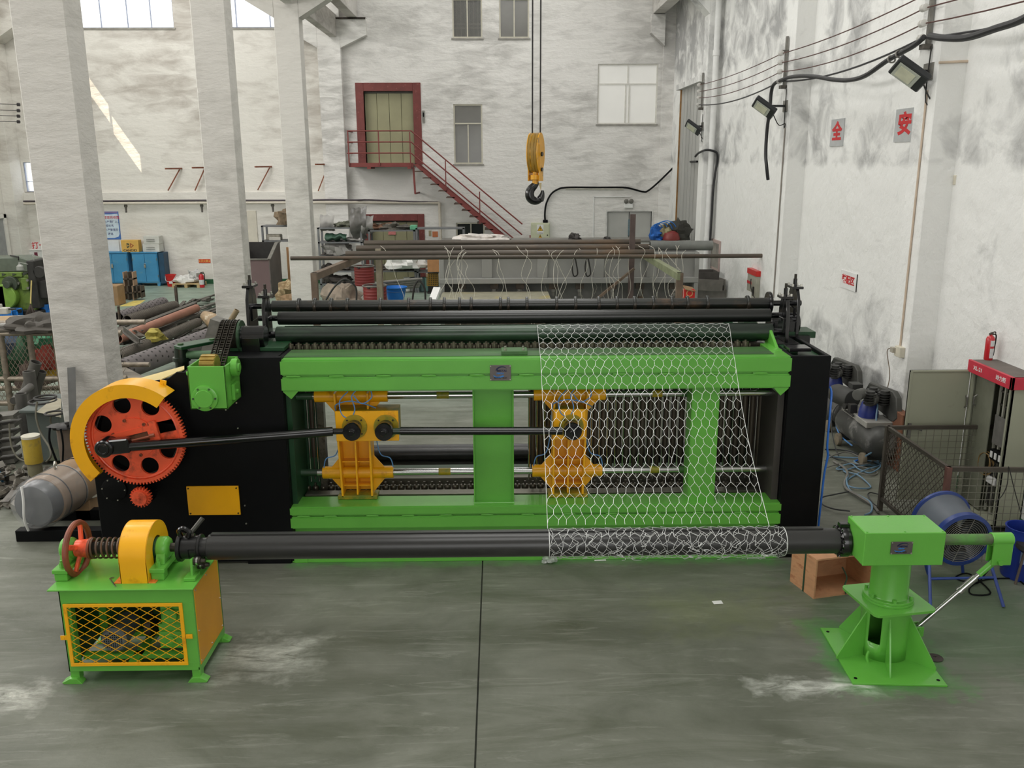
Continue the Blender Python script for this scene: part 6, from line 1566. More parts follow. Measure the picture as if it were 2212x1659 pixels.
om = MB(); rnd = random.Random(77); d0 = (P(470, 722, Z=.1) - P(262, 800, Z=.1)).normalized()
for i in range(170):
    c = P(rnd.uniform(250, 480), 0, Z=0) if False else P(262 + rnd.random() * 215, 0 + 800, Z=.05); t = rnd.random(); s_ = rnd.random(); c = P(258, 800, Z=.05).lerp(P(252, 700, Z=.05), s_) + d0 * (t * 4.6)
    l = rnd.uniform(.15, .9); om.bar(c - d0 * l / 2 + Vector((0, 0, rnd.uniform(-.03, .1))), c + (d0 + Vector((rnd.uniform(-.15, .15), rnd.uniform(-.15, .15), 0))) * l / 2 + Vector((0, 0, rnd.uniform(-.03, .1))), rnd.uniform(.03, .12), rnd.uniform(.02, .06))
tag(mk('steel_offcuts', om, M_IRON2), 'dark steel offcuts strewn on the floor under the rollers', 'offcuts', None, 'stuff')

# ---- hopper, plywood and rack behind the second and third column
HY = 26.9
hp = thing('steel_hopper', 'dark purple-brown steel hopper with sloping rim between two columns', 'hopper', (-7.0, 27.5, 0))
x0, x1, z0, z1 = pxb(540, 560, 586, 645, HY); x2 = P(625, 600, Y=27.5).x
zt = P(600, 523, Y=28.2).z
sd = [(HY, 0), (28.3, 0), (28.3, zt), (27.9, zt), (HY, z1)]
mk('hopper_side', MB().prism(sd, x1, x1 + .03, axis='X'), mat('hopper_grey', (96, 88, 84), .55, var=.25, vs=2, spots=(50, 46, 46), spot_amt=.25, spot_scale=1.6), hp)
mk('hopper_side', MB().prism(sd, x0 - .6, x0 - .57, axis='X'), M_IRON, hp)
mk('hopper_front', MB().box(x0 - .57, x1, HY, HY + .03, 0, z1), mat('purple_primer', (112, 92, 92), .6, var=.06, vs=1.5), hp)
mk('hopper_back', MB().box(x0 - .57, x1, 28.27, 28.3, 0, zt), M_GRIME, hp)
mk('hopper_rim', MB().bar((x1 + .015, HY, z1), (x1 + .015, 27.9, zt), .1, .03).bar((x0 - .57, HY, z1), (x1, HY, z1), .1, .03).bar((x1 + .015, 27.9, zt), (x1 + .015, 28.3, zt), .1, .03), M_GALV, hp)
x0, x1, z0, z1 = pxb(618, 534, 634, 640, 28.6); tag(mk('plywood_sheet', MB().box(x0, x1, 28.6, 28.64, 0, z1), mat('orange_ply', (190, 146, 104), .6, var=.1, vs=4, stretch=(4, 4, .6))), 'upright plywood sheet between the hopper and the third column', 'board')
x0, x1, z0, z1 = pxb(606, 620, 628, 642, 26.0); tag(mk('crumpled_wrapping', MB().blob(((x0 + x1) / 2, 26.2, .2), (.3, .25, .4), 31, .4, 16), mat('brown_wrap', (146, 124, 92), .8, var=.3, vs=9, spots=(200, 186, 150), spot_amt=.3, spot_scale=9)), 'crumpled brown wrapping at the foot of the hopper', 'wrapping')
tag(mk('kraft_bag', MB().blob((P(640, 645, Y=24.8).x, 24.9, .2), (.42, .3, .3), 33, .35, 16), mat('kraft_brown', (140, 114, 84), .8, var=.2)), 'open kraft paper bag in front of the third column', 'bag')

# ---- cages, tubes and welding set by the nearest column
M_CAGE = mat('worn_cage_pipe', (140, 130, 116), .45, .5, var=.35, vs=9)
cgY = 14.4
cg = thing('pipe_cage', 'mesh sided pipe cage full of bags beside the nearest column', 'cage', (-8.3, 14.8, 0))
zt = P(60, 720, Y=cgY).z; zm = P(60, 818, Y=cgY).z; xr = -6.2; xl = -10.6
for z_, nm in ((zt, 'top_rail'), (zm, 'middle_rail'), (.12, 'bottom_rail')):
    mk(nm, MB().cyl((xl, cgY, z_), (xr, cgY, z_), .045, n=14), M_CAGE, cg); mk(nm, MB().cyl((xl, cgY + 1.0, z_), (xr, cgY + 1.0, z_), .045, n=14), M_CAGE, cg)
for px in (-25, 8, 70, 125): x_ = P(px, 770, Y=cgY).x; mk('cage_post', MB().cyl((x_, cgY, .0), (x_, cgY, zt), .05, n=14), M_CAGE, cg)
wm = MB(); st_ = .075; x_ = xl
while x_ < xr + 1.2:
    for sgn in (1, -1):
        za_, zb_ = .15, zt; xa_ = x_; xb_ = x_ + sgn * (zb_ - za_) * .62
        lo, hi = xl, xr
        if xb_ > hi: t = (hi - xa_) / (xb_ - xa_); zb_ = za_ + (zb_ - za_) * t; xb_ = hi
        if xb_ < lo: t = (lo - xa_) / (xb_ - xa_); zb_ = za_ + (zb_ - za_) * t; xb_ = lo
        if xa_ <= hi and zb_ > za_: wm.bar((xa_, cgY + .02, za_), (xb_, cgY + .02, zb_), .006, .006, (0, 1, 0))
    x_ += st_
o = mk('cage_mesh', wm, M_CAGE, cg); o['kind'] = 'stuff'
for k, (px, py, h, col, lab) in enumerate(((40, 775, (.42, .3, .45), (44, 84, 56), 'dark green bag behind the mesh of the pipe cage'), (112, 760, (.3, .3, .3), (150, 60, 48), 'red bag behind the cage mesh next to the column'), (8, 740, (.4, .3, .35), (70, 84, 104), 'blue grey bag at the end of the pipe cage'), (100, 728, (.3, .25, .22), (52, 120, 84), 'bright green bag at the top of the pipe cage'), (118, 785, (.2, .2, .25), (196, 160, 40), 'yellow bag low in the pipe cage by the column'), (72, 790, (.35, .25, .4), (120, 104, 96), 'brown bag behind the middle of the cage mesh'))):
    q = P(px, py, Y=cgY + .5); tag(mk('filled_bag', MB().blob((q.x, cgY + .5, max(q.z - h[2] * .3, .62 if k in (2, 3) else .25)), h, 40 + k, .3, 16), mat('bag_%d' % k, col, .75, var=.3, vs=5)), lab, 'bag', 'bags inside the pipe cage')
tb_ = P(30, 705, Z=zt + .1)
for k, (pa, pb, r_, c_, lab) in enumerate((((0, 705), (48, 700), .05, (150, 148, 144), 'pale tube lying on top of the pipe cage'), ((40, 686), (110, 684), .04, (204, 202, 198), 'bright white tube lying behind the pipe cage top'), ((-10, 714), (60, 710), .045, (110, 104, 96), 'dull tube lying along the top rail of the cage'))):
    a, b = P(*pa, Z=zt + .12), P(*pb, Z=zt + .12); tag(mk('loose_tube', MB().pipe(a, b, r_, r_ * .8, 14), mat('loose_tube_%d' % k, c_, .4, .3)), lab, 'pipe', 'tubes on the pipe cage')
q = P(78, 705, Z=zt + .15); rnd = Vector((3, 1, 0))
tag(mk('folded_tarp', MB().blob((q.x, q.y, zt + .14), (.45, .3, .14), 51, .55, 20), mat('dark_tarp', (66, 62, 56), .8, var=.2)), 'folded dark tarpaulin lying on the pipe cage', 'tarp')
for k, (pa, pb, Yy, r_, lab) in enumerate((((44, 850), (38, 1010), 12.2, .075, 'grey upright tube with open top standing before the cage'), ((62, 802), (75, 900), 13.0, .085, 'second upright open tube standing behind the first'), ((78, 782), (62, 830), 13.6, .085, 'leaning open tube behind the upright tubes'), ((90, 802), (75, 850), 13.7, .075, 'shorter leaning open tube next to the column'))):
    a, b = P(*pa, Y=Yy), P(*pb, Y=Yy)
    if k < 2: b = Vector((a.x, Yy, 0))
    else: b = a + (b - a) * (a.z / max(a.z - b.z, .05))
    tag(mk('steel_tube', MB().pipe(b, a, r_, r_ * .84, 22), mat('grey_tube', (88, 86, 82), .5, .3, var=.2)), lab, 'pipe', 'open tubes by the cage')
a, b = P(30, 866, Y=12.3), P(66, 835, Y=12.9); tag(mk('steel_tube', MB().cyl(a, b, .055, n=18), mat('grey_tube', (88, 86, 82), .5, .3, var=.2)), 'horizontal grey tube welded between the two upright tubes', 'pipe')
# stack of tube ends at the frame edge
for k in range(7):
    a = P(14, 900 + k * 19, Y=11.7); tag(mk('tube_rack_piece', MB().bar((a.x - .9, 11.6, a.z - .06), (a.x + .12 + .02 * (k % 2), 11.75, a.z + .02), .28, .05).pipe((a.x + .0, 11.55, a.z + .03), (a.x - .4, 11.6, a.z), .05, .035, 12), mat('dull_casting', (92, 90, 84), .55, .2, var=.25)), ('topmost', 'second', 'third', 'fourth', 'fifth', 'sixth', 'lowest')[k] + ' grey casting in the stack at the frame edge', 'casting', 'stack of grey castings')
q = P(4, 1022, Y=11.0); tag(mk('blue_label_box', MB().obox((q.x - .06, 10.9, q.z), (.12, .1, .09), .3, .2), mat('light_blue_box', (84, 150, 196), .5), bevel=.01), 'small light blue box at the edge of the casting stack', 'box')
# welding set
wx0, wx1, wz0, wz1 = pxb(42, 893, 141, 1010, 11.5)
we = thing('welding_set', 'tall grey-green welding set with cable on its lid', 'welder', ((wx0 + wx1) / 2, 11.9, 0))
M_WELD = mat('grey_green_welder', (84, 92, 88), .5, var=.2, vs=2, spots=(112, 116, 88), spot_amt=.25, spot_scale=2)
mk('welder_case', MB().box(wx0 + .05, wx1 - .02, 11.55, 12.3, .06, wz1), M_WELD, we, .012)
mk('welder_lid', MB().box(wx0, wx1 + .03, 11.48, 12.36, wz1, wz1 + .05), M_WELD, we, .012)
mk('lid_sheet', MB().add([P(78, 890, Z=wz1 + .07), P(132, 902, Z=wz1 + .07), P(132, 862, Z=wz1 + .07), P(118, 858, Z=wz1 + .07), P(78, 890, Z=wz1 + .06), P(132, 902, Z=wz1 + .06), P(132, 862, Z=wz1 + .06), P(118, 858, Z=wz1 + .06)], [(0, 1, 2, 3), (7, 6, 5, 4), (0, 4, 5, 1), (1, 5, 6, 2), (2, 6, 7, 3), (3, 7, 4, 0)]), mat('khaki_sheet', (146, 140, 120), .7), we)
for k, (px, py) in enumerate(((92, 868), (98, 862), (118, 898))):
    q = P(px, py, Z=wz1 + .06); mk('coiled_cable', MB().ring((q.x, q.y, wz1 + .07 + .012 * k), (0, 0, 1), .17 - .03 * k, .014, 28, 6), M_GRIME, we)
mk('hanging_cable', MB().tube(smooth([P(80, 868, Y=11.4), P(78, 900, Y=11.3), P(88, 935, Y=11.2), P(106, 965, Y=11.0), P(110, 985, Y=10.9), P(100, 998, Y=10.9)], 6), .014, 8), mat('khaki_cable', (86, 84, 70), .6), we)
mk('hanging_cable', MB().tube(smooth([P(130, 882, Y=11.4), P(114, 892, Y=11.3), P(109, 910, Y=11.3), P(118, 928, Y=11.3)], 6), .012, 8), mat('khaki_cable', (86, 84, 70), .6), we)
mk('hanging_cable', MB().tube(smooth([P(20, 915, Y=11.2), P(24, 960, Y=11.1), P(40, 990, Y=11.0), P(72, 1001, Y=10.9)], 6), .011, 8), mat('khaki_cable', (86, 84, 70), .6), we)
# flat bar against the column, taped drum post, yellow gas post
tag(mk('leaning_flat_bar', MB().add([P(145, 794, Y=10.93), P(163, 793, Y=10.93), P(166, 925, Y=10.6), P(150, 925, Y=10.6)] + [P(145, 794, Y=10.96), P(163, 793, Y=10.96), P(166, 925, Y=10.63), P(150, 925, Y=10.63)], [(0, 1, 2, 3), (7, 6, 5, 4), (0, 4, 5, 1), (1, 5, 6, 2), (2, 6, 7, 3), (3, 7, 4, 0)]), mat('blue_grey_bar', (82, 82, 80), .45, .4, var=.15)), 'wide grey steel bar leaning upright against the nearest column', 'steel bar')
q = P(82, 1056, Z=0); zt_ = P(85, 940, Y=q.y).z; x_ = q.x
yp = thing('yellow_standpipe', 'yellow topped grey standpipe standing before the welding set', 'post', (x_, q.y, 0))
mk('pipe_body', MB().cyl((x_, q.y, 0), (x_, q.y, zt_ * .55), .085, n=24), mat('dusty_olive', (122, 118, 92), .6, var=.15), yp); mk('pipe_sleeve', MB().cyl((x_, q.y, zt_ * .5), (x_, q.y, zt_ - .03), .105, n=24), mat('faded_yellow', (176, 150, 50), .6, var=.2, vs=4, spots=(120, 112, 70), spot_amt=.3, spot_scale=4), yp)
mk('pipe_cap', MB().cyl((x_, q.y, zt_ - .03), (x_, q.y, zt_), .108, n=24), mat('dusty_white_cap', (190, 186, 170), .7), yp)
x0, x1, z0, z1 = pxb(126, 918, 168, 1015, 10.75); bp_ = thing('lagged_drum', 'brown lagged drum with yellow edge and black tape by the column', 'drum', ((x0 + x1) / 2, 10.75, 0))
mk('drum_shell', MB().pipe(((x0 + x1) / 2, 10.7, 0), ((x0 + x1) / 2, 10.7, z1), (x1 - x0) / 2, (x1 - x0) / 2 - .03, 24), mat('grey_brown_lagging', (116, 102, 90), .75, var=.2, spots=(176, 140, 40), spot_amt=.35, spot_scale=2.2), bp_)
xm = (x0 + x1) / 2; mk('tape_strap', MB().tube(smooth([(xm - .1, 10.57, z1 + .02), (xm - .11, 10.54, z1 - .15), (xm - .06, 10.54, z1 - .4)], 5), .014, 6).tube(smooth([(xm + .04, 10.55, z1 + .01), (xm + .05, 10.54, z1 - .2), (xm, 10.54, z1 - .5)], 5), .012, 6), M_BLACK, bp_); mk('drum_rag', MB().blob((xm, 10.68, z1 + .0), (.15, .12, .05), 61, .5, 14), M_GRIME, bp_)
for k, (px, py) in enumerate(((177, 985), (179, 1003), (182, 1018))):
    q = P(px, py, Y=9.7); tag(mk('wire_spool', MB().lathe((q.x, 9.75, .52 - k * .13), (0, 0, 1), [(.13, 0), (.13, .015), (.05, .02), (.05, .1), (.13, .105), (.13, .12)], 24), mat('ivory_spool', (192, 190, 174), .5)), ('topmost', 'middle', 'lowest')[k] + ' ivory wire spool in the stack behind the gear guard', 'spool', 'ivory spools behind the gear')
tag(mk('spool_crate', MB().box(P(170, 1030, Y=9.75).x - .02, P(200, 1030, Y=9.75).x, 9.6, 9.9, 0, .26), M_CARDB, bevel=.01), 'low box under the stack of ivory spools', 'box')
# scrap heap: countable castings in front, lumps joined behind
rnd = random.Random(17); heap = MB()
for i in range(220):
    u, v = rnd.random(), rnd.random(); x_ = -6.9 + 1.5 * u; y_ = 9.95 + .98 * v; h = .02 + .25 * (1 - abs(u - .35)) * v
    heap.obox((x_, y_, max(h * rnd.random(), .02)), (rnd.uniform(.03, .09), rnd.uniform(.02, .06), rnd.uniform(.01, .03)), rnd.uniform(0, PI), rnd.uniform(-.5, .5), rnd.uniform(-.5, .5))
    if i % 5 == 0: heap.cyl((x_, y_, h), (x_ + .03, y_, h + .03), rnd.uniform(.03, .07), n=12)
o = tag(mk('scrap_heap', heap, mat('grey_scrap', (96, 92, 84), .6, .3, var=.35, vs=5, spots=(140, 134, 122), spot_amt=.25, spot_scale=6)), 'heap of small grey metal scrap on the floor', 'scrap', None, 'stuff')
q = P(38, 1103, Z=.0); tag(mk('scrap_disc', MB().cyl((q.x, q.y - .05, .04), (q.x + .03, q.y, .07), .09, n=24), mat('pale_disc', (160, 156, 146), .6)), 'pale round disc lying on the scrap heap', 'disc')
a, b = P(10, 1085, Z=.15), P(32, 1060, Z=.2); tag(mk('scrap_flat', MB().bar(a, b, .09, .015), M_IRON2), 'short flat steel strip on top of the scrap heap', 'steel bar')
# wrapped motor on the black rails
mr = thing('wrapped_motor', 'electric motor wrapped in cardboard and clear film on black rails', 'motor', (-4.95, 9.4, .13))
f0, f1 = P(78, 1118, Y=9.0), P(175, 1058, Y=9.75)
f0 = Vector((f0.x, 8.98, .43)); f1 = Vector((f1.x - .02, 9.85, .43)); R_ = .27
mk('cardboard_wrap', MB().cyl(f0 + (f1 - f0) * .18, f1, R_, n=26), mat('motor_cardboard', (146, 118, 88), .65, var=.15, vs=3, spots=(112, 92, 74), spot_amt=.3, spot_scale=3, coat=.35), mr, .01)
dm = (f1 - f0).normalized()
mk('motor_end', MB().lathe(f0 - dm * .02, dm, [(.12, 0), (.22, .02), (.245, .06), (.25, .3)], 28), mat('grey_fan_cowl', (66, 68, 72), .45, var=.15, coat=.3), mr)
mk('clear_film', MB().lathe(f0 - dm * .05, dm, [(.03, .0), (.15, -.015), (.245, .02), (.285, .12), (.28, .35), (.285, .6)], 28), mat('clear_film_wrap', (200, 202, 204), .2, var=.1, alpha=.22, bump=.9, bs=7, coat=.6), mr)
mk('film_strap', MB().tube(smooth([f0 + Vector((-.04, -.1, .26)), f0 + Vector((-.03, -.12, .1)), f0 + Vector((-.06, -.1, -.1)), f0 + Vector((-.08, -.02, -.27))], 6), .014, 6), M_WHITEP, mr)
mk('lifting_eye', MB().ring(f0 + (f1 - f0) * .5 + Vector((0, 0, R_ + .04)), (1, .3, 0), .04, .012, 18, 8), M_SCREW, mr)
for t in (.3, .62, .9): mk('strap_line', MB().ring(f0 + (f1 - f0) * t, f1 - f0, R_ + .003, .006, 40, 6), M_BLACK, mr)
# ================================================================== far wall fittings, stairs, racks, pipes, hook
M_STAIR = mat('stair_red_paint', (120, 54, 50), .5, var=.12, vs=4)
M_TREAD = mat('chequer_tread', (86, 70, 60), .6, .2, var=.2)
LY0 = YB - 1.0
st = thing('steel_stair', 'oxide red steel stair and landing on the far wall', 'stair', (-1.5, YB - .5, 0))
la, lb_ = P(754, 352, Y=LY0), P(893, 352, Y=LY0); lzt = la.z; lzb = P(800, 361, Y=LY0).z
mk('landing_deck', MB().box(la.x, lb_.x, LY0 + .02, YB - .01, lzt - .06, lzt - .02), M_TREAD, st)
mk('landing_edge', MB().box(la.x, lb_.x, LY0, LY0 + .03, lzb, lzt).box(la.x, la.x + .03, LY0, YB - .01, lzb, lzt), M_STAIR, st, .004)
for px in (797, 884): x_ = P(px, 362, Y=LY0).x; mk('landing_bearer', MB().box(x_ - .06, x_ + .06, LY0, YB - .01, lzb - .06, lzb), M_STAIR, st)
s0 = P(896, 356, Y=LY0); s1 = P(1092, 519, Y=LY0); dv = (s1 - s0); s2 = s0 + dv * (s0.z / -dv.z)
for yy in (LY0, YB - .14): mk('stringer', MB().bar((s0.x, yy + .015, s0.z - .06), (s2.x, yy + .015, .02), .03, .24, (0, 1, 0)) if False else MB().prism([(s0.x - .05, s0.z + .02), (s0.x + .1, s0.z + .02), (s2.x + .1, .02), (s2.x - .2, .02)], yy, yy + .03), M_STAIR, st, .003)
nt_ = 19
for i in range(nt_):
    t = (i + .6) / nt_; c = s0.lerp(s2, t); mk('tread', MB().box(c.x - .16, c.x + .12, LY0 - .0, YB - .11, c.z - .1, c.z - .07), M_TREAD, st)
# railing with posts and three rails
def rail(pts, r): return MB().tube(pts, r, 8)
for pa, pb, pc in ((283, 285, 0), (307, 308, 0), (331, 333, 0)):
    a, b = P(750, pa, Y=LY0 - .02), P(888, pb, Y=LY0 - .02); b.z = a.z
    mk('handrail', rail([a, b, b + dv * 1.22 + Vector((0, 0, 0))], .022), M_STAIR, st)
    mk('handrail', rail([(a.x, LY0, a.z), (a.x, YB - .02, a.z)], .022), M_STAIR, st)
for px, pt, pb in ((751, 283, 358), (817, 284, 358), (885, 285, 360), (962, 347, 412), (1036, 414, 484)):
    a, b = P(px, pt, Y=LY0 - .02), P(px, pb, Y=LY0 - .02); mk('baluster', MB().bar(a, (a.x, b.y, b.z), .035, .035), M_STAIR, st)
b = P(1145, 508, Y=LY0 - .02); mk('baluster', MB().bar((b.x, b.y, b.z), (b.x, b.y, b.z - 1.0), .035, .035), M_STAIR, st)
a, b = P(893, 362, Y=LY0 + .1), P(897, 418, Y=LY0 + .1); mk('support_leg', MB().bar(a, b, .06, .06).bar((b.x, b.y, b.z), (b.x + .05, YB, b.z), .05, .05), M_STAIR, st)
# call panel, conduits, distribution box, emergency lamp
x0, x1, z0, z1 = pxb(912, 239, 918, 266, yw); o = thing('call_panel', 'slim grey lift call panel beside the upper red door surround', 'panel', (x0, yw, z0)); mk('panel_plate', MB().box(x0, x1, yw - .03, yw, z0, z1), M_GALV, o); mk('panel_display', MB().box(x0 + .02, x1 - .02, yw - .036, yw - .03, z1 - .2, z1 - .06), M_BLACK, o)
x0, x1, z0, z1 = pxb(1147, 481, 1187, 540, yw - .1)
o = thing('distribution_box', 'pale green electrical box with yellow warning triangles on the far wall', 'electrical box', ((x0 + x1) / 2, YB - .1, z0))
M_PGREEN = mat('pale_green_enamel', (196, 200, 172), .4, var=.05)
mk('box_case', MB().box(x0, x1, YB - .22, YB - .005, z0, z1), M_PGREEN, o, .012)
mk('box_door', MB().box(x0 + .03, x1 - .03, YB - .235, YB - .22, z0 + .03, z1 - .04), M_PGREEN, o, .006)
q = P(1185, 508, Y=YB - .24); mk('box_lock', MB().cyl((q.x - .04, YB - .25, q.z), (q.x - .04, YB - .235, q.z), .02, n=10), M_BLACK, o)
for px, py, s_, bgc in ((1167, 494, .085, True), (1167, 511, .055, False)):
    q = P(px, py, Y=YB - .24); F = frame_xz((q.x, YB - .238, q.z))
    if bgc: flat('warning_label', [[(-.11, -.17), (.11, -.17), (.11, .13), (-.11, .13)]], .002, M_WHITEP, o, F)
    F2 = frame_xz((q.x, YB - .2405, q.z)); F3 = frame_xz((q.x, YB - .243, q.z))
    flat('warning_edge', [[(-s_ * 1.2, -s_ * .9), (s_ * 1.2, -s_ * .9), (0, s_ * 1.25)]], .002, mat('dark_print', (40, 36, 36), .6), o, F2)
    flat('warning_triangle', [[(-s_ * .95, -s_ * .75), (s_ * .95, -s_ * .75), (0, s_ * .95)]], .002, mat('warning_yellow', (226, 176, 30), .5), o, F3)
    flat('warning_bolt', [[(-.012, s_ * .5), (.014, s_ * .5), (.004, s_ * .05), (.02, s_ * .05), (-.006, -s_ * .6), (-.002, -s_ * .1), (-.02, -s_ * .1)]], .002, mat('dark_print', (40, 36, 36), .6), o, frame_xz((q.x, YB - .246, q.z)))
text('warning_text', '有电危险', .05, mat('grey_print', (130, 130, 126), .7), o, frame_xz((P(1167, 504, Y=YB - .24).x, YB - .241, P(1167, 503.5, Y=YB - .24).z)), .001)
cyy = YB - .08
pts = [P(1178, 481, Y=cyy), P(1177, 462, Y=cyy), P(1180, 440, Y=cyy), P(1190, 420, Y=cyy), P(1205, 409, Y=cyy), P(1225, 405, Y=cyy), P(1290, 405, Y=cyy), P(1345, 405, Y=cyy), P(1365, 408, Y=cyy), P(1388, 414, Y=cyy), P(1400, 412, Y=cyy), P(1425, 391, Y=YB - .2), P(1472, 345, Y=YB - .6), P(1478, 344, Y=YB - 1.2), P(1484, 349, Y=YB - 1.6), P(1506, 349, Y=24.8)]
pts[-1] = P(1506, 349, X=5.36)
tag(mk('black_supply_cable', MB().tube(smooth(pts, 6), .03, 8), M_BLACK), 'black supply cable looping from the pale green box to the corner', 'cable')
q = P(1178, 478, Y=cyy); tag(mk('cable_gland', MB().box(q.x - .08, q.x + .08, YB - .2, YB - .01, z1, z1 + .09), M_BLACK, bevel=.01), 'black cable gland on top of the pale green box', 'gland')
a, b = P(1222, 407, Y=cyy), P(1347, 408, Y=cyy); tag(mk('wall_conduit', MB().cyl((a.x, YB - .05, a.z), (b.x, YB - .05, a.z - .02), .035, n=12), mat('ivory_conduit', (216, 212, 200), .5)), 'long thin ivory tube on the far wall under the black cable', 'conduit')
a, b, c = P(1281, 519, Y=yw), P(1281, 424, Y=yw), P(1362, 423, Y=yw); tag(mk('wall_conduit', MB().box(a.x - .015, a.x + .015, YB - .03, YB, 1.0, b.z).box(a.x, c.x, YB - .03, YB, b.z - .03, b.z), M_WHITEP), 'thin white conduit framing the grey double door', 'conduit')
q = P(1358, 440, Y=yw); o = thing('emergency_lamp', 'twin headed white emergency lamp above the grey double door', 'lamp', (q.x, yw, q.z - .15)); mk('lamp_body', MB().box(q.x - .15, q.x + .13, YB - .1, YB, q.z - .14, q.z + .01), M_WHITEP, o, .012)
for dx in (-.1, .07): mk('lamp_head', MB().lathe((q.x + dx, YB - .06, q.z + .09), (0, -1, -.1), [(.03, 0), (.075, .03), (.08, .06), (.07, .065)], 18), M_GALV, o)
x0, x1, z0, z1 = pxb(934, 500, 946, 512, yw); tag(mk('orange_notice', MB().box(x0, x1, yw - .01, yw, z0, z1), mat('orange_paper', (190, 116, 76), .7)), 'small orange notice on the wall behind the low rack', 'notice')
x0, x1, z0, z1 = pxb(926, 498, 932, 510, yw); tag(mk('tan_notice', MB().box(x0, x1, yw - .01, yw, z0, z1), mat('tan_paper', (160, 150, 120), .7)), 'small tan notice beside the orange notice', 'notice')
x0, x1, z0, z1 = pxb(839, 500, 855, 507, YB + .13); tag(mk('red_white_notice', MB().box(x0, x1, YB + .105, YB + .115, z0, z1), mat('red_white_paper', (196, 120, 116), .6, var=.3, vs=20)), 'red and white notice on the lower lift door', 'notice')
# ---- crane hook
HKY = 15.0
hkp = P(1157, 285, Y=HKY); s_ = (P(1172, 350, Y=HKY).x - P(1143, 350, Y=HKY).x) / 29.0   # m per px
hb_ = thing('crane_hook_block', 'yellow crane hook block with black hook hanging on two ropes', 'crane hook', (hkp.x, HKY, P(1157, 437, Y=HKY).z))
M_HOOKY = mat('worn_hook_yellow', (222, 160, 30), .38, var=.12, vs=5, spots=(70, 74, 74), spot_amt=.22, spot_scale=5, coat=.2)
zc = lambda py: P(1157, py, Y=HKY).z
xc = hkp.x
rot = math.radians(62); dx_, dy_ = math.cos(rot), math.sin(rot)
FM = Matrix.Translation((xc, HKY, zc(333))) @ Matrix.Rotation(rot, 4, 'Z') @ Matrix.Rotation(PI / 2, 4, 'X')
Rr = (zc(285) - zc(372)) / 2
lens = [(Rr * .46 * math.sin(2 * PI * k / 40), Rr * 1.0 * math.cos(2 * PI * k / 40)) for k in range(40)]
for off in (-.085, -.03, .03, .085): flat('sheave_cover', [lens], .028 if abs(off) > .05 else .02, M_HOOKY, hb_, FM @ Matrix.Translation((0, .02, off)))
flat('rim_strip', [lens, [(x * .88, y * .9) for x, y in lens]], .17, mat('ochre_rim', (146, 112, 34), .5, var=.2), hb_, FM @ Matrix.Translation((0, .02, 0)))
nrm = Vector((dy_, -dx_, 0))
for off in (-.1, .1):
    c = Vector((xc, HKY, 0)) + nrm * off
    mk('side_strap', MB().bar((c.x, c.y, zc(312)), (c.x, c.y, zc(391)), .016, .15, (dx_, dy_, 0)), M_HOOKY, hb_, .003)
    mk('strap_bolt', MB().cyl(c + Vector((0, 0, zc(366))) - nrm * .02, c + Vector((0, 0, zc(366))) + nrm * .03, .03, n=12).cyl(c + Vector((0, 0, zc(333))) - nrm * .02, c + Vector((0, 0, zc(333))) + nrm * .03, .035, n=14), M_STEELD, hb_)
mk('cross_pin', MB().cyl(Vector((xc, HKY, zc(366))) - nrm * .12, Vector((xc, HKY, zc(366))) + nrm * .13, .022, n=12), M_SCREW, hb_)
mk('swivel_head', MB().cyl((xc, HKY, zc(388)), (xc, HKY, zc(378)), .085, n=24).cyl((xc, HKY, zc(378)), (xc, HKY, zc(370)), .05, n=20).cyl((xc, HKY, zc(398)), (xc, HKY, zc(388)), .055, n=20), M_HOOKY, hb_, .004)
mp_ = [(1160, 392), (1155, 400), (1147, 409), (1144, 419), (1147, 429), (1156, 434), (1166, 431), (1171, 421), (1172, 411)]
hp_ = smooth([P(px, py, Y=HKY) for px, py in mp_], 6); n_ = len(hp_)
mk('hook', MB().tube(hp_, .062, 14, taper=[.7 + .55 * math.sin(PI * min(1, (k / n_) * 1.25)) if k / n_ < .75 else max(.2, 1.1 - (k / n_ - .75) * 3.4) for k in range(n_)]), M_BLACKG, hb_)
a, b = P(1166, 395, Y=HKY - .03), P(1168, 413, Y=HKY - .03); mk('safety_latch', MB().add([(a.x - .02, a.y, a.z), (a.x + .03, a.y, a.z), (b.x + .005, b.y, b.z), (a.x - .02, a.y + .04, a.z), (a.x + .03, a.y + .04, a.z), (b.x + .005, b.y + .04, b.z)], [(0, 2, 1), (3, 4, 5), (0, 1, 4, 3), (1, 2, 5, 4), (2, 0, 3, 5)]), mat('latch_tan', (176, 160, 120), .4, .4), hb_)
for px, lab in ((1150, 'steel wire rope of the crane, the one nearer the door side'), (1167, 'steel wire rope of the crane running into the slot of the hook block')):
    a = P(px, 300, Y=HKY); tag(mk('hoist_rope', MB().cyl((a.x, HKY, a.z), (a.x, HKY, 10.6), .012, n=8), mat('rope_black', (46, 44, 44), .5, .3, var=.3, vs=60)), lab, 'rope', 'hoist ropes')
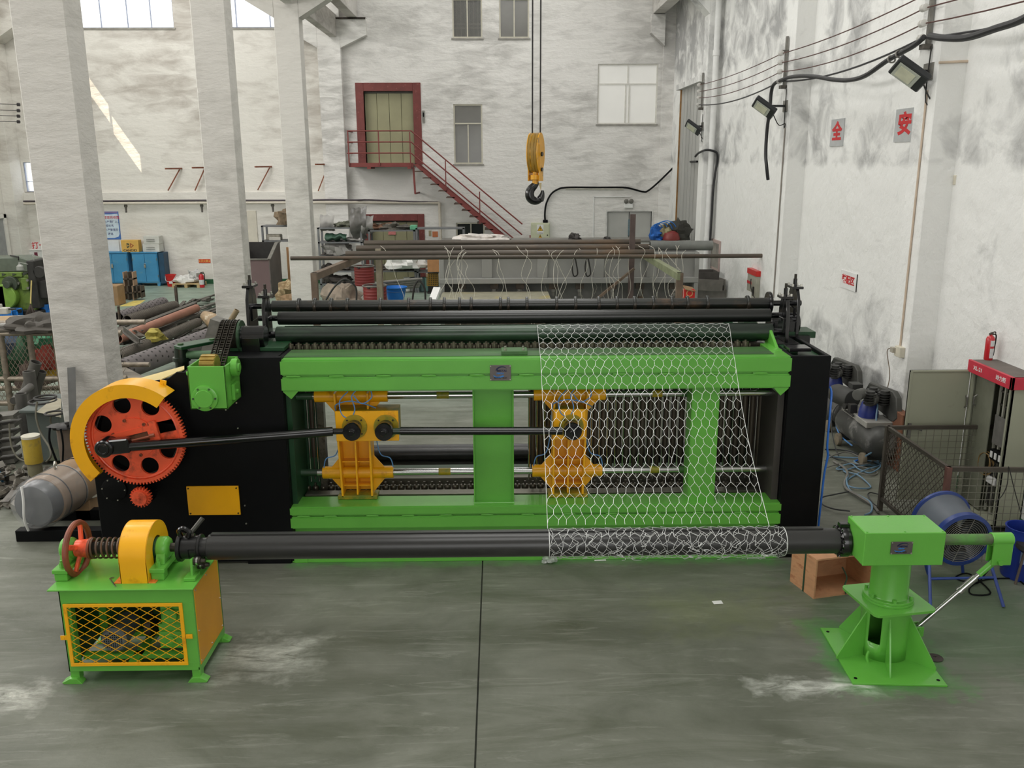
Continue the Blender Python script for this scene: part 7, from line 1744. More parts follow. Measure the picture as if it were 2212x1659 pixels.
# ---- stock rack with long pipes
RZ = 1.95
M_RACK = mat('rack_brown_iron', (112, 96, 82), .6, .2, var=.3, vs=4)
pr = thing('pipe_rack', 'brown steel trestle rack carrying long pipes behind the machine', 'rack', (0, 18.5, 0))
for (px, py, qx, qy), lx in (((677, 590, 790, 545), 1), ((1470, 590, 1405, 552), 1)):
    a = P(px, py, Z=RZ); b = P(qx, qy, Z=RZ); ex = a + (b - a) * 1.35
    mk('rack_post', MB().box(a.x - .06, a.x + .06, a.y, a.y + .12, 0, a.z), M_RACK, pr, .006)
    mk('rack_arm', MB().bar(a + Vector((0, 0, -.07)), ex + Vector((0, 0, -.07)), .12, .14), M_RACK if px < 1000 else mat('rack_green_tint', (128, 134, 104), .6, var=.2), pr, .006)
    mk('rack_post', MB().box(ex.x - .05, ex.x + .05, ex.y - .05, ex.y + .05, 0, ex.z - .1), M_RACK, pr)
a = P(816, 538, Y=20.2); mk('rack_stake', MB().box(a.x - .06, a.x + .06, 20.2, 20.3, 0, a.z), mat('tan_stake', (142, 132, 114), .6, var=.2), pr)
a = P(1368, 463, Y=20.6); mk('rack_stake', MB().box(a.x - .06, a.x + .06, 20.6, 20.7, 0, a.z), mat('brown_stake', (88, 74, 70), .6, var=.2), pr)
a, b = P(1370, 580, Y=20.4), P(1290, 645, Y=20.4); mk('rack_brace', MB().bar(a, b, .1, .05), M_RACK, pr)
PIPES = (((628, 558), (1700, 554), .045, 0, 'longest and nearest brown pipe on the rack, overhanging at one end'), ((747, 549), (1412, 546), .07, 0, 'second nearest brown pipe on the rack'), ((770, 537), (1402, 536), .075, 0, 'third brown pipe on the rack, butting the thick grey pipe'), ((787, 526), (1383, 525.5), .075, 0, 'farthest brown pipe on the rack'))
M_PIPE = mat('brown_black_pipe', (84, 76, 68), .42, .4, var=.3, vs=1.2, stretch=(.6, 3, 3), spots=(112, 92, 74), spot_amt=.3, spot_scale=1.0)
for (pa, pb, r_, _, lab) in PIPES:
    a = P(*pa, Z=RZ + r_); b = P(*pb, Y=a.y); b.z = a.z
    tag(mk('long_pipe', MB().pipe(a, b, r_, r_ * .82, 18), M_PIPE), lab, 'pipe', 'long pipes on the rack')
    if pa[1] == 537:
        c = P(1538, 537, Y=a.y); tag(mk('grey_thick_pipe', MB().pipe((b.x + .02, b.y, b.z + .03), (c.x, b.y, b.z + .03), .115, .1, 24), mat('dusty_grey_pipe', (122, 124, 120), .5, .3, var=.2, vs=3)), 'short thick grey pipe lying in line with the third brown pipe', 'pipe')
# white wires dangling from the pipes
rnd = random.Random(29); M_STR = mat('white_plastic_wire', (214, 210, 196), .5)
for k in range(46):
    px = rnd.choice([rnd.uniform(820, 1480), rnd.uniform(960, 1480)]); yy = rnd.choice([19.2, 19.4, 20.0, 20.1, 21.3]) - .1
    a = P(px, 549 + rnd.uniform(-8, 8), Y=yy); pts = [a + Vector((rnd.uniform(-.15, .15), .15, .1)), a]
    x, z = a.x, a.z; dr = rnd.uniform(-.18, .18)
    for j in range(5):
        z -= rnd.uniform(.2, .44); x += dr + rnd.uniform(-.14, .14); dr *= -rnd.uniform(.2, 1.1); pts.append(Vector((x, yy + rnd.uniform(-.1, .1), max(z, .02))))
    tag(mk('loose_wire', MB().tube(smooth(pts, 4), .0042, 5), M_STR), 'thin white wire dangling loosely from the pipes on the rack', 'wire', 'white wires dangling from the pipes')
# ---- long grey folding machine
GY_ = 20.9
fm = thing('folding_machine', 'long pale grey sheet folding machine with panelled beam and clamps', 'machine', (1.6, GY_ + .5, 0))
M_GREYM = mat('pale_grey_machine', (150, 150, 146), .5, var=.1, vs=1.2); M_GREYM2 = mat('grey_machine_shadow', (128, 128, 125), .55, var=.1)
x0, x1, z0, z1 = pxb(948, 552, 1508, 600, GY_)
mk('upper_beam', MB().box(x0, x1, GY_ + .08, GY_ + .5, z0 - .1, z1).box(x0, x1, GY_, GY_ + .5, z1 - .03, z1 + .05), M_GREYM, fm, .01)
zb0, zb1 = P(1200, 612, Y=GY_).z, P(1200, 600, Y=GY_).z
mk('folding_beam', MB().box(x0, x1, GY_ - .06, GY_ + .1, zb0, zb1), M_GREYM, fm, .012)
for px in (1052, 1172, 1294, 1408): xx = P(px, 575, Y=GY_).x; mk('beam_rib', MB().box(xx - .12, xx + .12, GY_ - .02, GY_ + .1, zb1, z1), M_GREYM, fm, .008)
for xa, xb in ((x0, x0 + .12), (x1 - .1, x1)): mk('end_frame', MB().box(xa, xb, GY_ - .05, GY_ + .5, 0, z1 + .03), M_GREYM, fm, .01)
mk('lower_back', MB().box(x0, x1, GY_ + .4, GY_ + .46, .0, zb0), M_GREYM2, fm)
mk('lower_sill', MB().box(x0, x1, GY_ - .1, GY_ + .4, .35, .62), M_GREYM2, fm, .01)
for px in (998, 1068, 1123, 1195, 1252, 1322, 1382, 1455):
    q = P(px, 622, Y=GY_ + .1); c = mk('clamp_bracket', MB().box(q.x - .1, q.x + .1, GY_ + .05, GY_ + .12, q.z - .02, q.z + .14).box(q.x - .1, q.x + .1, GY_ + .0, GY_ + .14, q.z + .12, q.z + .15), M_IRON, fm, .006)
    mk('clamp_screw', MB().lathe((q.x, GY_ + .04, q.z - .02), (0, 0, -1), [(.06, 0), (.06, .06), (.045, .07), (.045, .16)], 14), M_GALV, c)
tz = P(1060, 634, Y=GY_ - .4).z
x0t, x1t = P(955, 634, Y=GY_ - .4).x, P(1185, 634, Y=GY_ - .4).x
tag(mk('beige_sheet', MB().box(x0t, x1t, GY_ - 1.3, GY_ - .12, tz - .03, tz), mat('beige_steel_sheet', (156, 152, 132), .6, var=.12, spots=(176, 158, 80), spot_amt=.15, spot_scale=1.2)), 'beige steel sheet lying in front of the folding machine', 'steel sheet')
tag(mk('sheet_trestle', MB().box(x0t + .1, x1t - .1, GY_ - 1.2, GY_ - .25, 0, tz - .031), M_IRON, bevel=.02), 'dark trestle under the beige steel sheet', 'trestle')
for px, lab in ((1240, 'dark sling hanging over the folding machine, nearer the door side'), (1268, 'dark loop sling hanging over the middle of the folding machine')):
    a, b = P(px, 556, Y=GY_ - .1), P(px, 596, Y=GY_ - .1); tag(mk('lifting_sling', MB().tube(smooth([a, (a.x - .04, a.y, (a.z + b.z) / 2), (a.x + .0, a.y, b.z), (a.x + .09, a.y, b.z + .05), (a.x + .05, a.y, (a.z + b.z) / 2 + .1), (a.x + .02, a.y, a.z)], 6), .016, 6), M_GRIME), lab, 'sling', 'slings on the folding machine')
# long table behind with bits on it
TYL = 25.2; tzt = P(1200, 521, Y=TYL).z; x0, x1 = P(950, 521, Y=TYL).x, 5.3
lt = thing('long_steel_table', 'long steel topped table behind the folding machine', 'table', ((x0 + x1) / 2, TYL + .5, 0)); mk('tabletop', MB().box(x0, x1, TYL, TYL + 1.2, tzt - .05, tzt), M_GALV, lt)
for xx in (x0 + .1, x1 - .2): mk('leg', MB().box(xx, xx + .1, TYL + .1, TYL + 1.1, 0, tzt - .05), M_IRON2, lt)
for k, (px, wpx, h, nm, col, lab, cat) in enumerate(((1040, 55, .1, 'white_sheet_bundle', (212, 206, 200), 'bundle of white plastic sheet on the long table', 'bundle'), (1242, 12, .12, 'dark_rag', (60, 56, 54), 'dark rag on the middle of the long table', 'rag'), (1312, 8, .05, 'small_rag', (52, 50, 48), 'small dark rag near the table end before the double door', 'rag'), (1436, 14, .3, 'straw_sack', (140, 132, 100), 'straw coloured sack on the end of the long table', 'sack'), (1468, 26, .34, 'dark_clothes', (52, 52, 46), 'pile of dark clothes on the end of the long table', 'clothes'), (1418, 14, .22, 'blue_cord_bundle', (30, 92, 170), 'bundle of blue cord at the end of the long table', 'cord'))):
    q = P(px, 520, Y=TYL + .4); w = wpx / 1910 * 26.0
    tag(mk(nm, MB().blob((q.x, TYL + .45, tzt + h * .5), (w, .3, h), 70 + k, .45, 20), mat(nm, col, .75, var=.25, vs=6)), lab, cat)
q = P(1450, 515, Y=TYL + .2); tag(mk('red_helmet', MB().lathe((q.x, TYL + .2, tzt), (0, 0, 1), [(.24, .0), (.25, .05), (.2, .19), (.1, .25), (.01, .265)], 22), mat('dull_red_shell', (128, 52, 48), .4)), 'dull red domed helmet between the sack and the dark clothes', 'helmet')
lp = MB()
for k in range(4): q = P(1418 + k * 7, 512, Y=TYL + .3); lp.ring((q.x, q.y, tzt + .25), (.2 * k - .3, 1, .1), .2 + .03 * k, .012, 26, 6)
tag(mk('blue_cord_loops', lp, M_BLUEP), 'loops of thin blue cord springing from the cord bundle', 'cord')
# ---- storage racks
RY = 27.9; M_SHELF = mat('grey_rack_steel', (118, 120, 122), .5, .3, var=.15)


def srack(nm, lab, pxl, pxr, shelves, Y, depth=.6, posts=True):
    x0, x1 = P(pxl, 550, Y=Y).x, P(pxr, 550, Y=Y).x; zs = [P(700, s, Y=Y).z for s in shelves]
    r = thing(nm, lab, 'rack', ((x0 + x1) / 2, Y + depth / 2, 0), 'grey storage racks by the lift')
    for z_ in zs: mk('shelf', MB().box(x0, x1, Y, Y + depth, z_ - .04, z_), M_SHELF, r)
    for x_ in (x0, x1 - .06):
        for y_ in (Y, Y + depth - .05): mk('upright', MB().box(x_, x_ + .06, y_, y_ + .05, 0, max(zs)), M_SHELF, r)
    return x0, x1, zs


ra = srack('storage_rack', 'grey storage rack standing between the hopper and third column', 568, 640, (487, 519), 28.6)
rb_ = srack('storage_rack', 'tall grey storage rack with tarpaulins next to the third column', 688, 784, (492, 523, 553, 586, 613), RY)
rc = srack('storage_rack', 'low grey rack of parts before the lower lift door', 797, 898, (498, 541, 586), RY)
rd = srack('storage_rack', 'grey rack end with a bare top in front of the low window', 899, 1004, (494, 588), RY)
M_TARPG = mat('silver_grey_tarp', (150, 148, 144), .45, var=.15, vs=5, bump=.5, bs=6); M_TARPD = mat('dark_film', (96, 94, 90), .3, var=.3, vs=6, bump=.5, bs=7); M_TARPGR = mat('green_tarp', (52, 82, 66), .55, var=.2, vs=5)


def drape(px0, py0, px1, py1, Y, seed, m, nm, lab, cat='tarp', depth=.4, sagz=.15):
    a, b = P(px0, py0, Y=Y), P(px1, py1, Y=Y); rnd = random.Random(seed); off = rnd.random() * 40

    def fn(u, v):
        x = a.x + (b.x - a.x) * u; z = a.z + (b.z - a.z) * v; y = Y + depth * .5
        p = Vector((u * abs(b.x - a.x) * 3.2 + off, v * abs(b.z - a.z) * 2.4, seed)); n1 = noise.noise(p); n2 = noise.noise(p * 2.3)
        return (x + .05 * n2, y - depth * .5 * math.sin(PI * v) + .08 * n1, z + sagz * .45 * n2 + .05 * n1)
    return tag(mk(nm, MB().sheet(fn, 16, 12, .006), m, ang=60), lab, cat)


drape(690, 465, 722, 500, RY + .1, 1, M_TARPG, 'silver_tarpaulin', 'silver grey tarpaulin hanging over the tall rack beside the column', depth=.3)
drape(755, 448, 792, 515, RY - .1, 2, M_TARPD, 'dark_plastic_film', 'dark plastic film bunched at the corner of the tall rack', depth=.5, sagz=.25)
drape(780, 468, 806, 505, RY - .05, 9, M_TARPG, 'grey_film', 'grey film draped before the lower red door surround', depth=.4, sagz=.2)
drape(700, 506, 748, 522, RY - .05, 3, M_TARPGR, 'green_tarpaulin', 'dark green tarpaulin on the second shelf of the tall rack', depth=.5)
drape(735, 514, 775, 523, RY + .05, 4, M_TARPG, 'folded_cloth', 'folded pale cloth beside the green tarpaulin on the rack', 'cloth', depth=.4, sagz=.08)
x_ = P(724, 540, Y=RY).x; tag(mk('bagged_goods', MB().blob((x_, RY + .3, rb_[2][2] + .17), (.42, .28, .3), 81, .4, 20), M_TARPG), 'grey film wrapped bundle on the third shelf of the tall rack', 'bundle')
k = 0
for (px, sz, zi, rk, col, lab) in ((744, (.3, .2, .1), 0, rb_, (96, 98, 84), 'grey green sack on the top of the tall rack'), (770, (.25, .2, .07), 0, rb_, (70, 66, 60), 'dark flat bundle on the top of the tall rack'), (710, (.25, .2, .07), 2, rb_, (72, 68, 64), 'dark metal parts beside the wrapped bundle'), (740, (.3, .2, .1), 3, rb_, (84, 78, 72), 'heap of small parts on the fourth shelf'), (702, (.18, .2, .12), 3, rb_, (66, 62, 58), 'dark part at the end of the fourth shelf'), (730, (.4, .25, .14), 4, rb_, (58, 54, 50), 'heap of black parts on the lowest shelf of the tall rack'), (700, (.2, .2, .16), 4, rb_, (80, 76, 70), 'grey lump on the lowest shelf of the tall rack'), (818, (.4, .2, .12), 0, rc, (124, 92, 72), 'orange brown tray of parts on top of the low rack'), (840, (.35, .2, .13), 0, rc, (96, 92, 84), 'grey parts heap on top of the low rack'), (872, (.3, .2, .09), 0, rc, (82, 80, 74), 'small loose parts on top of the low rack'), (958, (.45, .2, .2), 1, rd, (110, 90, 80), 'brown cloth heap at the back of the bare topped rack'), (820, (.5, .25, .1), 2, rc, (90, 86, 80), 'heap of grey parts along the long shelf'), (870, (.45, .25, .1), 2, rc, (96, 92, 88), 'heap of metal offcuts on the long shelf')):
    x_ = P(px, 550, Y=RY).x; z_ = rk[2][zi]; tag(mk('parts_heap', MB().blob((x_, RY + .3, z_ + sz[2] * .55), sz, 90 + k, .55, 20), mat('heap_%d' % k, col, .7, var=.35, vs=9)), lab, 'parts', 'heaps of parts on the racks'); k += 1
q = P(896, 493, Y=RY).x; gb_ = P(885, 493, Y=RY).x; tag(mk('green_tray', MB().box(gb_, q + .05, RY + .05, RY + .35, rc[2][0], rc[2][0] + .14), mat('mint_plastic', (96, 168, 132), .5), bevel=.02), 'mint green plastic tray on the end of the low rack', 'tray')
for j, px in enumerate((818, 829, 845)): x_ = P(px, 535, Y=RY).x; tag(mk('steel_pot', MB().cyl((x_, RY + .2, rc[2][1]), (x_, RY + .2, rc[2][1] + .15), .07, n=16), M_GALV), ('first', 'second', 'third')[j] + ' small steel pot on the middle shelf, counted from the column', 'pot', 'steel pots on the low rack')
x0, x1, z0, z1 = pxb(574, 508, 606, 520, 28.7); tag(mk('radio_set', MB().box(x0, x1, 28.7, 29.0, ra[2][1], z1 + .02), mat('old_grey_set', (150, 146, 134), .6, var=.2, vs=12), bevel=.02), 'old grey instrument box on the rack behind the hopper', 'box')
tag(mk('cream_books', MB().box(x0 + .12, x1 + .02, 28.62, 28.7, ra[2][1], ra[2][1] + .1), mat('cream_paper', (196, 192, 184), .7), bevel=.01), 'flat cream packet before the old instrument box', 'packet')
q = P(622, 482, Y=28.3); tag(mk('torn_carton', MB().blob((q.x, 28.5, ra[2][0] + .22), (.38, .3, .32), 99, .45, 18), mat('torn_card', (120, 104, 84), .8, var=.45, vs=6)), 'torn dark carton on top of the rack behind the third column', 'carton')
# barrels, tub, sacks on the floor before the racks
M_BARREL = mat('barrel_red', (128, 46, 44), .5, var=.15, vs=3); M_BARLO = mat('barrel_white_band', (186, 182, 176), .55, var=.2, vs=4)


def barrel(px0, px1, pt, Y, lab, lower):
    x0, x1 = P(px0, 600, Y=Y).x, P(px1, 600, Y=Y).x; zt_ = P((px0 + px1) / 2, pt, Y=Y).z; r = (x1 - x0) / 2; c = Vector(((x0 + x1) / 2, Y + r, 0))
    b = thing('steel_barrel', lab, 'barrel', c, 'red steel barrels'); pr_ = [(r * .98, zt_ * lower)]
    nrib = 7
    for i in range(nrib):
        z_ = zt_ * lower + (zt_ * (1 - lower)) * i / nrib; d_ = zt_ * (1 - lower) / nrib; pr_ += [(r * .97, z_ + d_ * .2), (r * 1.0, z_ + d_ * .5), (r * .97, z_ + d_ * .8)]
    pr_ += [(r, zt_ - .02), (r * 1.02, zt_), (r * .95, zt_), (r * .94, zt_ - .05), (.01, zt_ - .05)]
    mk('barrel_shell', MB().lathe((c.x, c.y, 0), (0, 0, 1), pr_, 32), M_BARREL, b)
    mk('barrel_base', MB().lathe((c.x, c.y, 0), (0, 0, 1), [(r * .97, 0), (r, .02), (r * .985, zt_ * lower), (r * .9, zt_ * lower)], 32), M_BARLO, b)
    mk('barrel_rim', MB().ring((c.x, c.y, zt_), (0, 0, 1), r * 1.0, .018, 36, 8), M_GALV, b)
    mk('barrel_contents', MB().blob((c.x, c.y, zt_ - .04), (r * .8, r * .8, .06), 5, .5, 16), M_GRIME, b); return b


barrel(762, 806, 577, 25.6, 'dark red barrel with white lower band, the farther of two barrels', .48)
barrel(779, 831, 620, 23.2, 'dark red barrel with dusty rim, the nearer of two barrels', .28)
q = P(852, 625, Y=24.0); rt = (P(877, 630, Y=24.0).x - P(827, 630, Y=24.0).x) / 2
tb_ = thing('blue_tub', 'round blue plastic tub on the floor before the storage racks', 'tub', (q.x, 24.3, 0)); mk('tub_shell', MB().lathe((q.x, 24.3, 0), (0, 0, 1), [(rt * .5, 0), (rt * .9, q.z - .02), (rt, q.z), (rt * 1.02, q.z + .03), (rt * .93, q.z + .03), (rt * .7, q.z * .6), (.01, q.z * .6)], 32), M_BLUEP, tb_); mk('tub_water', MB().cyl((q.x, 24.3, q.z - .09), (q.x, 24.3, q.z - .08), rt * .9, n=28), mat('blue_grey_water', (96, 128, 168), .15), tb_)
for kk, (px, py, Y, h, col, lab) in enumerate(((742, 625, 23.8, (.45, .3, .38), (138, 126, 112), 'brown stained sack heap beside the nearer red barrel'), (722, 628, 24.5, (.45, .3, .25), (124, 116, 106), 'grey stained sacks lying next to the brown heap'), (738, 637, 22.9, (.2, .2, .2), (46, 76, 118), 'dark blue bag at the foot of the sack heap'), (835, 610, 25.2, (.25, .2, .22), (150, 146, 140), 'torn paper sack above the blue tub'), (880, 640, 22.0, (.35, .25, .15), (120, 112, 104), 'flat timber and rag heap before the blue tub'))):
    q = P(px, py, Y=Y); tag(mk('stained_sack', MB().blob((q.x, Y, h[2] * .55 if kk in (2, 4) else max(min(q.z, h[2]), h[2] * .55)), h, 120 + kk, .45, 20), mat('sack_%d' % kk, col, .75, var=.3, vs=6)), lab, 'sack', 'sacks and rags before the racks')
q = P(857, 566, Y=25.5); tag(mk('white_covered_box', MB().blob((q.x, 27.9, rc[2][2] + .25), (.62, .35, .3), 130, .32, 22), M_SACK), 'white plastic sheet bundled over a box on the long shelf', 'bundle')
for kk in range(4):
    a, b = P(818 + 3 * kk, 625 - 5 * kk, Y=24.6), P(905 + kk * 2, 618 - 5 * kk, Y=25.2); tag(mk('short_rod', MB().cyl(a, b, .05, n=12), M_GALV), ('lowest', 'second lowest', 'second highest', 'topmost')[kk] + ' short grey rod in the bundle behind the blue tub', 'rod', 'short rods behind the tub')
for kk, (px, col, lab) in enumerate(((880, (196, 196, 190), 'white bucket under the long shelf'), (893, (110, 112, 112), 'grey can under the long shelf beside the white bucket'), (912, (84, 104, 104), 'dark teal can under the long shelf'), (924, (104, 140, 132), 'pale teal can under the long shelf'), (936, (70, 84, 96), 'dark blue can at the end of the long shelf'))):
    x_ = P(px, 605, Y=28.1).x; tag(mk('paint_can', MB().lathe((x_, 28.1, 0.02), (0, 0, 1), [(.1, 0), (.12, .42), (.125, .44), (.11, .44), (.1, .3), (.01, .29)], 20), mat('can_%d' % kk, col, .5)), lab, 'can', 'cans under the long shelf')
x0, x1, z0, z1 = pxb(922, 592, 946, 617, 27.6); o = thing('yellow_basket', 'yellow plastic lattice basket at the end of the long shelf', 'basket', (x0, 27.7, 0)); lm = MB()
for i in range(7): lm.box(x0 + (x1 - x0) * i / 6 - .012, x0 + (x1 - x0) * i / 6 + .012, 27.6, 27.62, z0, z1)
for i in range(7): lm.box(x0, x1, 27.6, 27.62, z0 + (z1 - z0) * i / 6 - .012, z0 + (z1 - z0) * i / 6 + .012)
mk('basket_lattice', lm, mat('ochre_plastic', (150, 116, 40), .5), o); mk('basket_back', MB().box(x0, x1, 27.95, 27.97, 0, z1).box(x0, x1, 27.62, 27.95, 0, .05), M_GRIME, o)
x0, x1, z0, z1 = pxb(922, 527, 955, 558, 27.5); o = tag(mk('orange_carton', MB().box(x0, x1, 27.5, 27.8, rc[2][2] + .0, z1), mat('orange_card', (176, 128, 84), .7, var=.1), bevel=.01), 'orange brown carton on the long shelf behind the pipes', 'carton')
q = P(790, 612, Y=24.4); tag(mk('paint_pail', MB().lathe((P(800, 612, Y=22.9).x, 22.85, .02), (0, 0, 1), [(.15, 0), (.17, .3), (.175, .36), (.16, .37), (.02, .36)], 22), mat('pail_grey', (120, 118, 104), .5, var=.3, vs=7)), 'grey paint pail between the two red barrels', 'pail')
a, b = P(935, 648, Y=18.2), P(945, 622, Y=18.4); tag(mk('white_board_piece', MB().bar(a, b, .16, .06), M_WHITEP), 'short white plastic board piece tilting behind the machine', 'board')
for kk, (px, h) in enumerate(((716, .7), (905, .5))):
    pts = [P(px - 14, 648, Y=20), P(px - 10, 620, Y=20), P(px, 606, Y=20), P(px + 12, 622, Y=20), P(px + 14, 648, Y=20)] if kk else [P(px - 12, 648, Y=20.5), P(px + 8, 618, Y=20.5), P(px + 30, 603, Y=20.5), P(px + 52, 620, Y=20.5), P(px + 54, 648, Y=20.5)]
    tag(mk('hose_loop', MB().tube(smooth(pts, 6), .022, 8), M_GRIME), ('dark hose loop standing before the brown sack heap', 'dark hose loop standing beside the blue tub')[kk], 'hose')
# grey steel trays and red carton at the corner pillar
for kk, (px0, py0, px1, py1, Y, rz_, col, lab) in enumerate(((1506, 588, 1552, 604, 22.4, 0, (86, 82, 78), 'dark steel tray on top of the tray stack by the corner'), (1506, 604, 1562, 628, 22.0, .15, (128, 124, 118), 'large tilted steel tray in the middle of the tray stack'), (1500, 626, 1568, 645, 22.2, -.1, (150, 146, 140), 'pale steel tray at the bottom of the tray stack'))):
    x0, x1, z0, z1 = pxb(px0, py0, px1, py1, Y); c = ((x0 + x1) / 2, Y + .3, (z0 + z1) / 2); o = thing('steel_tray', lab, 'tray', c, 'steel trays in the corner')
    hx_, hz = (x1 - x0) / 2, (z1 - z0) / 2
    mk('tray_shell', MB().obox(c, (hx_, .3, .012), rz_, 0, 0).obox((c[0], c[1] - .3, c[2]), (hx_, .012, hz), rz_, 0, .08 if kk == 1 else 0).obox((c[0], c[1] + .3, c[2]), (hx_, .012, hz), rz_).obox((c[0] - hx_, c[1], c[2]), (.012, .3, hz), rz_).obox((c[0] + hx_, c[1], c[2]), (.012, .3, hz), rz_), mat('tray_%d' % kk, col, .55, .3, var=.15), o)
tag(mk('tray_support', MB().box(P(1502, 640, Y=22.2).x, P(1560, 640, Y=22.2).x, 22.0, 22.7, 0, P(1530, 645, Y=22.2).z - .0), M_IRON, bevel=.02), 'dark box carrying the steel tray stack', 'box')
x0, x1, z0, z1 = pxb(1478, 626, 1501, 645, 19.6); o = thing('red_carton', 'red printed carton by the rack post', 'carton', (x0, 19.7, max(z0, 0))); mk('carton_box', MB().box(x0, x1, 19.6, 19.9, max(0, z0 - .1), z1), M_REDP, o, .01); tag(mk('timber_block', MB().box(x0 - .1, x1 + .1, 19.55, 20.0, 0, max(0, z0 - .1)), M_IRON, bevel=.01), 'dark block carrying the red carton by the rack post', 'block'); q = ((x0 + x1) / 2, 19.598, (z0 + z1) / 2 + .02); flat('carton_print', [circle(0, 0, .075, 24), circle(0, 0, .055, 24)], .002, mat('gold_print', (206, 160, 110), .6), o, frame_xz(q))
x0, x1, z0, z1 = pxb(1480, 616, 1503, 627, 19.6); tag(mk('loose_card_sheet', MB().obox(((x0 + x1) / 2, 19.75, z0 + .02), ((x1 - x0) / 2, .2, .008), 0, .1, .2), M_CARDB), 'loose brown card sheet on top of the red carton', 'card')
# ================================================================== right wall fittings and the corner by the cabinet
WX = 5.28
M_CABLE = mat('thick_black_cable', (40, 40, 42), .45, var=.2); M_BAREW = mat('brown_copper_wire', (92, 62, 56), .5, .3); M_PORC = mat('white_porcelain', (196, 194, 188), .3)
RK = ((11.62, 'nearest'), (17.3, 'middle'), (24.2, 'farthest')); ZW = (5.93, 5.77, 5.61, 5.44)
ZN = (5.98, 5.82, 5.64, 5.47)
for yy, nm in RK:
    o = thing('insulator_rack', nm + ' steel insulator rack with porcelain knobs on the wall pillar', 'insulator', (WX + .08, yy, 5.3), 'insulator racks on the pillars')
    zz = ZN if nm == 'nearest' else ZW
    mk('rack_bar', MB().box(WX + .06, WX + .1, yy - .03, yy + .03, zz[3] - .08, zz[0] + .3), M_GALV, o)
    mk('rack_foot', MB().box(WX + .0, PX, yy - .06, yy + .06, zz[3] - .13, zz[3] - .07).box(WX + .0, PX, yy - .04, yy + .04, zz[0] + .02, zz[0] + .06), M_IRON2, o, .004)
    for z_ in zz:
        for dy in (-.06, .0): mk('porcelain_knob', MB().lathe((WX - .02, yy + dy - .02, z_), (0, 1, 0), [(.022, 0), (.045, .01), (.03, .025), (.045, .04), (.022, .05)], 14), M_PORC, o)
SP = (((11.62, ZN), (3.0, tuple(z + .1 for z in ZN))), ((17.3, ZW), (11.62, ZN)), ((24.2, ZW), (17.3, ZW)))
for si, ((ya, za), (yb_, zb_)) in enumerate(SP):
    for k in range(4):
        pts = []
        for i in range(13): t = i / 12; pts.append((WX, ya + (yb_ - ya) * t, za[k] + (zb_[k] - za[k]) * t - (.10 if si else .15) * 4 * t * (1 - t) * (.6 + .25 * k)))
        sname = ('span nearest the camera', 'middle span', 'far span')[si]
        tag(mk('bare_wire', MB().tube(pts, .0085 if k < 3 else .014, 6), M_BAREW if k < 3 else M_CABLE), ('topmost', 'second', 'third', 'lowest')[k] + ' overhead wire of the ' + sname + ' on the side wall', 'wire', 'overhead wires along the side wall')
cx_ = WX - .03
pts = [P(2212, 38, X=cx_ - .05) + Vector((0, -.6, .12)), P(2212, 40, X=cx_), P(2150, 62, X=cx_), P(2090, 81, X=cx_), P(2040, 82, X=cx_), P(2008, 78, X=cx_)]
tag(mk('power_cable', MB().tube(smooth(pts, 6), .04, 10), M_CABLE), 'thick black cable sagging from the nearest insulator rack out of frame', 'cable')
pts = [P(1996, 80, X=cx_), P(1975, 98, X=cx_), P(1945, 115, X=cx_), P(1915, 132, X=cx_), P(1870, 163, X=cx_), P(1835, 173, X=cx_), P(1800, 172, X=cx_), P(1765, 166, X=cx_), P(1735, 164, X=cx_), P(1705, 167, X=cx_), P(1688, 173, X=cx_), P(1672, 182, X=cx_), P(1666, 200, X=cx_), P(1663, 235, X=cx_), P(1657, 280, X=cx_), P(1654, 330, X=cx_), P(1656, 360, X=cx_), P(1659, 388, X=cx_ + .06)]
tag(mk('power_cable', MB().tube(smooth(pts, 6), .033, 10), M_CABLE), 'thick black cable swagging between two racks then hanging down the pillar', 'cable')
for px, py in ((1943, 117), (1926, 128)): q = P(px, py, X=cx_); tag(mk('cable_clip', MB().ring(q, (0, 1, -.4), .048, .012, 16, 6), M_GALV), 'grey clip strapped around the swagging black cable' if px == 1943 else 'second grey clip lower on the swagging black cable', 'clip')
